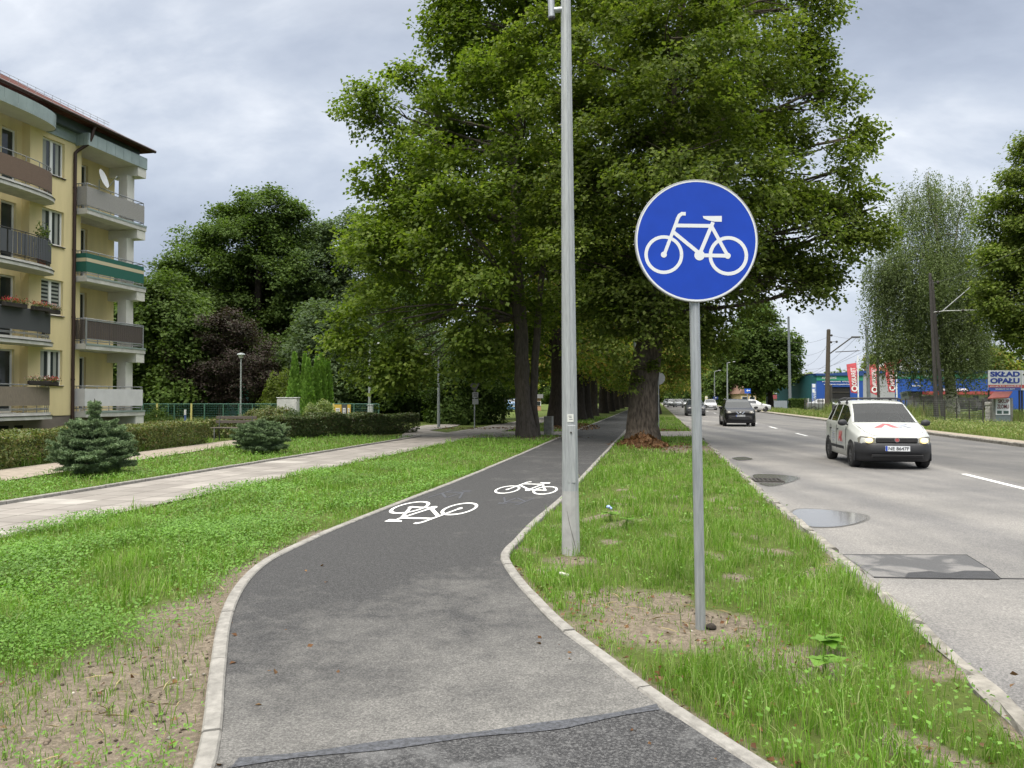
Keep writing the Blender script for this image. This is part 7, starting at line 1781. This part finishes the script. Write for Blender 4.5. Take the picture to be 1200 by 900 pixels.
wire('overhead wire from the nearer dark pole out past the frame', P(1091, 332, ya), P(1330, 210, 30), .6)
wire('overhead contact wire continuing past the notice board out of frame', P(1150, 363.5, ya), P(1400, 300, 30), .3)
wire('thin stay wire from the timber pole down to the distant grey pole', P(971, 401, Yp), P(938, 425, 125), 1.2, .014)
g = MB()
# yard banner
def brd(label, name, x0, x1, y0, y1, Y, m_, legs, cat='banner', thick=.06):
    a, c = P(x0, y0, Y), P(x1, y1, Y); t = thing(name, label, cat, ((a.x + c.x) / 2, Y, 0)); g = MB(); g.box(((a.x + c.x) / 2, Y, (a.z + c.z) / 2), (c.x - a.x, thick, a.z - c.z)); p = g.build('board', m_, t)
    for x in legs:
        q = P(x, y0, Y); g = MB(); g.box((q.x, Y + .08, a.z / 2), (.10, .09, a.z)); g.build('post', M['iron'], t)
    return t, p, a, c
YB = 60.
bw = mat('banner_white', (.66, .67, .70), .6); brd_blue = mat('banner_ink_blue', (.02, .05, .30), .6); brd_red = mat('banner_red', (.50, .09, .08), .6); brd_stripe = mat('banner_stripe_blue', (.06, .10, .36), .6)
t, bo, a, c = brd('white fuel yard banner reading SKŁAD OPAŁU in blue capitals', 'yard_banner', 1157.8, 1196.2, 434, 457.3, YB, bw, (1159, 1195))
def bt(tx, x0, x1, y0, y1, m_, par, Y=YB, bold=.05): text(tx, P(x1, y0, Y).x - P(x0, y0, Y).x, P(x0, y0, Y).z - P(x0, y1, Y).z, Matrix.Translation(((P(x0, y0, Y).x + P(x1, y0, Y).x) / 2, Y - .036, (P(x0, y0, Y).z + P(x0, y1, Y).z) / 2)) @ FRT, m_, par, 'lettering', .006, bold=bold)
bt('SKŁAD', 1160, 1195, 435.3, 441.6, brd_blue, bo); bt('OPAŁU', 1160, 1194.5, 443, 449.4, brd_blue, bo)
def bs(x0, x1, y0, y1, m_, par, nm, off=.034):
    q0, q1 = P(x0, y0, YB), P(x1, y1, YB); g = MB(); g.box(((q0.x + q1.x) / 2, YB - off, (q0.z + q1.z) / 2), (q1.x - q0.x, .006, q0.z - q1.z)); return g.build(nm, m_, par)
bs(1158, 1196, 451, 454, brd_red, bo, 'red_stripe'); bs(1158, 1196, 454.1, 457.2, brd_stripe, bo, 'blue_stripe')
def bt2(tx, x0, x1, y0, y1): text(tx, P(x1, y0, YB).x - P(x0, y0, YB).x, P(x0, y0, YB).z - P(x0, y1, YB).z, Matrix.Translation(((P(x0, y0, YB).x + P(x1, y0, YB).x) / 2, YB - .044, (P(x0, y0, YB).z + P(x0, y1, YB).z) / 2)) @ FRT, M['white_ink'], bo, 'lettering', .004, bold=.03)
bt2('pon.-pt. 8-16, sobota 8-13', 1160, 1194, 451.6, 453.6); bt2('SPRZEDAŻ NA RATY', 1166, 1189, 454.7, 456.6)
t, bo2, a, c = brd('white banner with a dark arrow joined to the end of the fuel yard banner', 'arrow_banner', 1196.6, 1222, 434, 457.3, YB, bw, (1198, 1220))
g = MB(); q = [P(x, y, YB) for x, y in ((1198, 439), (1202, 436), (1202, 438), (1212, 438), (1212, 440.5), (1202, 440.5), (1202, 442.5))]; g.prism([(v.x, v.z) for v in q], .006, Matrix.Translation((0, YB - .033, 0)) @ FRT); g.build('arrow', M['plate_ink'], bo2)
bs(1197, 1221.6, 451, 455, brd_red, bo2, 'red_stripe')
# notice board with a little roof
YK = 50.5; kx0, kx1 = P(1165.5, 480, YK).x, P(1187, 480, YK).x
kb = thing('notice_board', 'roadside notice board with a red tin roof and a scrap metal poster', 'notice board', ((kx0 + kx1) / 2, YK, 0))
gw = mat('board_teal', (.17, .21, .22), .8, var=.3, scale=4); zt = P(1175, 468, YK).z
g = MB(); g.box(((kx0 + kx1) / 2, YK + .1, zt / 2), (kx1 - kx0, .12, zt)); g.build('board', gw, kb)
for x in (1165.6, 1186): q = P(x, 480, YK); g = MB(); g.box((q.x, YK + .1, zt / 2 + .05), (.14, .18, zt + .1)); g.build('post', mat('board_post', (.20, .20, .18), .85, var=.3, scale=5), kb)
g = MB(); r0 = [P(1157.5, 466.5, YK - .7), P(1182, 465, YK - .7), P(1186.5, 458.3, YK + .35), P(1165, 459, YK + .35)]; g.add(r0 + [v - Vector((0, 0, .07)) for v in r0], [(0, 1, 2, 3), (7, 6, 5, 4), (0, 4, 5, 1), (1, 5, 6, 2), (2, 6, 7, 3), (3, 7, 4, 0)]); g.build('roof', mat('tin_red', (.20, .055, .045), .7, var=.2, scale=3), kb)
q0, q1 = P(1166.8, 466.8, YK), P(1184, 486.2, YK); g = MB(); g.box(((q0.x + q1.x) / 2, YK + .02, (q0.z + q1.z) / 2), (q1.x - q0.x, .03, q0.z - q1.z)); po = g.build('poster', bw, kb)
ink = mat('poster_ink', (.14, .02, .025), .7)
def kt(tx, x0, x1, y0, y1, m_): text(tx, P(x1, y0, YK).x - P(x0, y0, YK).x, P(x0, y0, YK).z - P(x0, y1, YK).z, Matrix.Translation(((P(x0, y0, YK).x + P(x1, y0, YK).x) / 2, YK - .003, (P(x0, y0, YK).z + P(x0, y1, YK).z) / 2)) @ FRT, m_, po, 'lettering', .006, bold=.02)
kt('SKUP', 1169.5, 1182.5, 468, 472.4, ink); kt('ZŁOMU', 1168.3, 1182.3, 474, 478.8, ink)
g = MB()
for x0, x1, y0, y1 in ((1168.4, 1174, 481.2, 485), (1176, 1182, 481.5, 484.8)): q0, q1 = P(x0, y0, YK), P(x1, y1, YK); g.box(((q0.x + q1.x) / 2, YK - .001, (q0.z + q1.z) / 2), (q1.x - q0.x, .008, q0.z - q1.z))
g.build('print_block', mat('poster_green', (.05, .09, .08), .7), po)
q = P(1162.5, 480, 51); t = thing('sack_stack', 'whitish concrete block stack beside the notice board', 'blocks', (q.x, 51, 0)); g = MB()
for i in range(5): g.box((q.x + .03 * math.sin(i * 3), 51.2, .13 + i * .255), (.42, .5, .25), .04 * math.sin(i * 5), bev=.03)
g.build('blocks', mat('block_grey', (.40, .39, .36), .9, var=.3, scale=5), t); t['label'] = 'stack of pale concrete blocks beside the notice board'; t.name = 'block_stack'
# yard fence of dark mesh with posts
YF0, YF1 = RD(19.6, 46), RD(18.6, 96); t = thing('yard_fence', 'dark wire fence of the yard behind the verge weeds', 'fence', YF0)
g = MB(); n_ = 26
for i in range(n_ + 1):
    p = YF0.lerp(YF1, i / n_); g.cyl(p, p + Vector((0, 0, 1.5)), .04, n=6)
g.build('posts', M['iron'], t)
g = MB()
for zz in np.arange(.1, 1.5, .14): g.tube([YF0 + Vector((-.02, 0, zz)), YF1 + Vector((-.02, 0, zz))], .007, 3, False)
nv = 340
for i in range(nv): p = YF0.lerp(YF1, i / nv); g.tube([p + Vector((.012, 0, .05)), p + Vector((.012, 0, 1.5))], .006, 3, False)
g.build('wire_mesh', mat('mesh_grey', (.12, .13, .12), .7), t)
t = thing('scrap_heap', 'dark heap of scrap and timber behind the yard fence', 'scrap heap', P(1125, 478, 72) * Vector((1, 1, 0)) if False else (P(1125, 478, 72).x, 72, 0)); rr2 = random.Random(4); g = MB(); cx_ = P(1135, 478, 72).x
for i in range(60): g.box((cx_ + rr2.uniform(-5, 5), 72 + rr2.uniform(0, 3), rr2.uniform(.1, 1.6)), (rr2.uniform(.3, 1.8), rr2.uniform(.2, .8), rr2.uniform(.08, .5)), rr2.uniform(0, 3))
g.build('heap', mat('scrap_dark', (.09, .085, .08), .9, var=.5, scale=1.2), t)
t['kind'] = 'stuff'
# leaning white board, white gate posts, green pylon sign, small signs
q = P(1060, 463.5, 66); t = thing('leaning_board', 'tilted white board on a stick above the roof of the white car', 'board', (q.x, 66, 0)); g = MB(); g.box((0, 0, 0), (.66, .04, .68), m=Matrix.Translation(q) @ Matrix.Rotation(R(-14), 4, 'Y')); bo = g.build('board', bw, t); g = MB(); g.box((0, -.03, .06), (.42, .01, .26), m=Matrix.Translation(q) @ Matrix.Rotation(R(-14), 4, 'Y')); g.build('print', grey_d, bo)
g = MB(); g.box((q.x + .12, 66.06, q.z / 2), (.07, .06, q.z)); g.build('post', wood, t)
for x, yt, Y, lb in ((947, 467.5, 95, 'short white gate post at the hedge beside the blue hall'), (944.5, 449, 112, 'tall thin white post at the corner of the blue hall')):
    b_ = P(x, 478, Y); z = P(x, yt, Y).z; t = thing('gate_post', lb, 'post', (b_.x, Y, 0)); g = MB(); g.box((b_.x, Y, z / 2), (.16, .16, z), bev=.02); g.build('shaft', M['pvc'], t); g = MB(); g.box((b_.x, Y, z + .03), (.22, .22, .06)); g.build('cap', M['pvc'], t)
x0, x1 = P(918.5, 460, 130).x, P(923.5, 460, 130).x; t = thing('pylon_sign', 'tall green pylon sign behind the grey steel pole', 'sign', ((x0 + x1) / 2, 130, 0)); z = P(920, 449, 130).z; g = MB(); g.box(((x0 + x1) / 2, 130, z / 2), (x1 - x0, .5, z)); bo = g.build('panel', mat('pylon_green', (.03, .32, .17), .5), t)
for y0, y1 in ((455, 456.2), (460, 468)): q0, q1 = P(919.3, y0, 130), P(923.3, y1, 130); g = MB(); g.box(((q0.x + q1.x) / 2, 129.72, (q0.z + q1.z) / 2), (q1.x - q0.x, .04, q0.z - q1.z)); g.build('white_field', M['white_ink'], bo)
fx0, fx1 = P(907, 478, 108).x, P(922.5, 478, 108).x; t = thing('sheet_fence', 'grey sheet metal fence behind the street tree', 'fence', ((fx0 + fx1) / 2, 108, 0)); z = P(910, 469.5, 108).z
g = MB()
for i in range(16): x = fx0 + (fx1 - fx0) * (i + .5) / 16; g.box((x, 108 + .03 * (i % 2), z / 2), ((fx1 - fx0) / 16 * .96, .03, z))
g.build('panel', mat('sheet_grey', (.27, .30, .34), .6, .2), t)
g = MB()
for i in range(5): x = fx0 + (fx1 - fx0) * i / 4; g.box((x, 108.08, z / 2), (.06, .06, z + .1))
g.build('posts', M['iron'], t)
hedge('dark conifer hedge before the low shed', [(P(926, 478, 100).x, 100), (P(946, 478, 100).x, 100)], 1.0, 1.35, 9000, .16, 'lf_dark', 55)
def street_sign(label, x, y0, y1, w, Y, m_, txt=None):
    q0, q1 = P(x - w, y0, Y), P(x + w, y1, Y); b_ = P(x, 478, Y); t = thing('street_sign', label, 'road sign', (b_.x, Y, 0)); g = MB(); g.cyl((b_.x, Y, -.1), (b_.x, Y, q0.z), .05, n=8); g.build('post', M['galv_dull'], t); g = MB(); g.box((b_.x, Y - .07, (q0.z + q1.z) / 2), (q1.x - q0.x, .03, q0.z - q1.z)); bo = g.build('plate', m_, t)
    g = MB(); zc = (q0.z + q1.z) / 2; hh_ = q0.z - q1.z; g.prism([(-.3 * hh_, .1 * hh_), (.0, .38 * hh_), (0, .2 * hh_), (.5 * hh_, .2 * hh_), (.5 * hh_, 0), (0, 0), (0, -.2 * hh_)], .006, Matrix.Translation((b_.x, Y - .088, zc)) @ FRT); g.build('arrow', M['white_ink'], bo)
street_sign('blue direction sign with a white arrow above the roof of the black crossover', 876, 455.5, 461, 3.6, 82, mat('sign_blue_far', (.02, .10, .50), .5)); street_sign('small pale yellow sign on a post far along the kerb', 827.5, 464, 468, 1.5, 110, mat('sign_pale', (.55, .52, .30), .5)); street_sign('small blue name plate on a slim lamp post along the far kerb', 838.5, 464.8, 468, 3.0, 120, mat('sign_navy', (.03, .06, .22), .5))
tall_lamp('slim distant street lamp rising over the blue name plate', 837.5, 122, 435, .11, .8); tall_lamp('distant street lamp with a splayed foot on the far kerb', 852.5, 100, 425, .12, .8); tall_lamp('pale concrete lamp post beside the street tree trunk', 899, 115, 452, .2, .3)
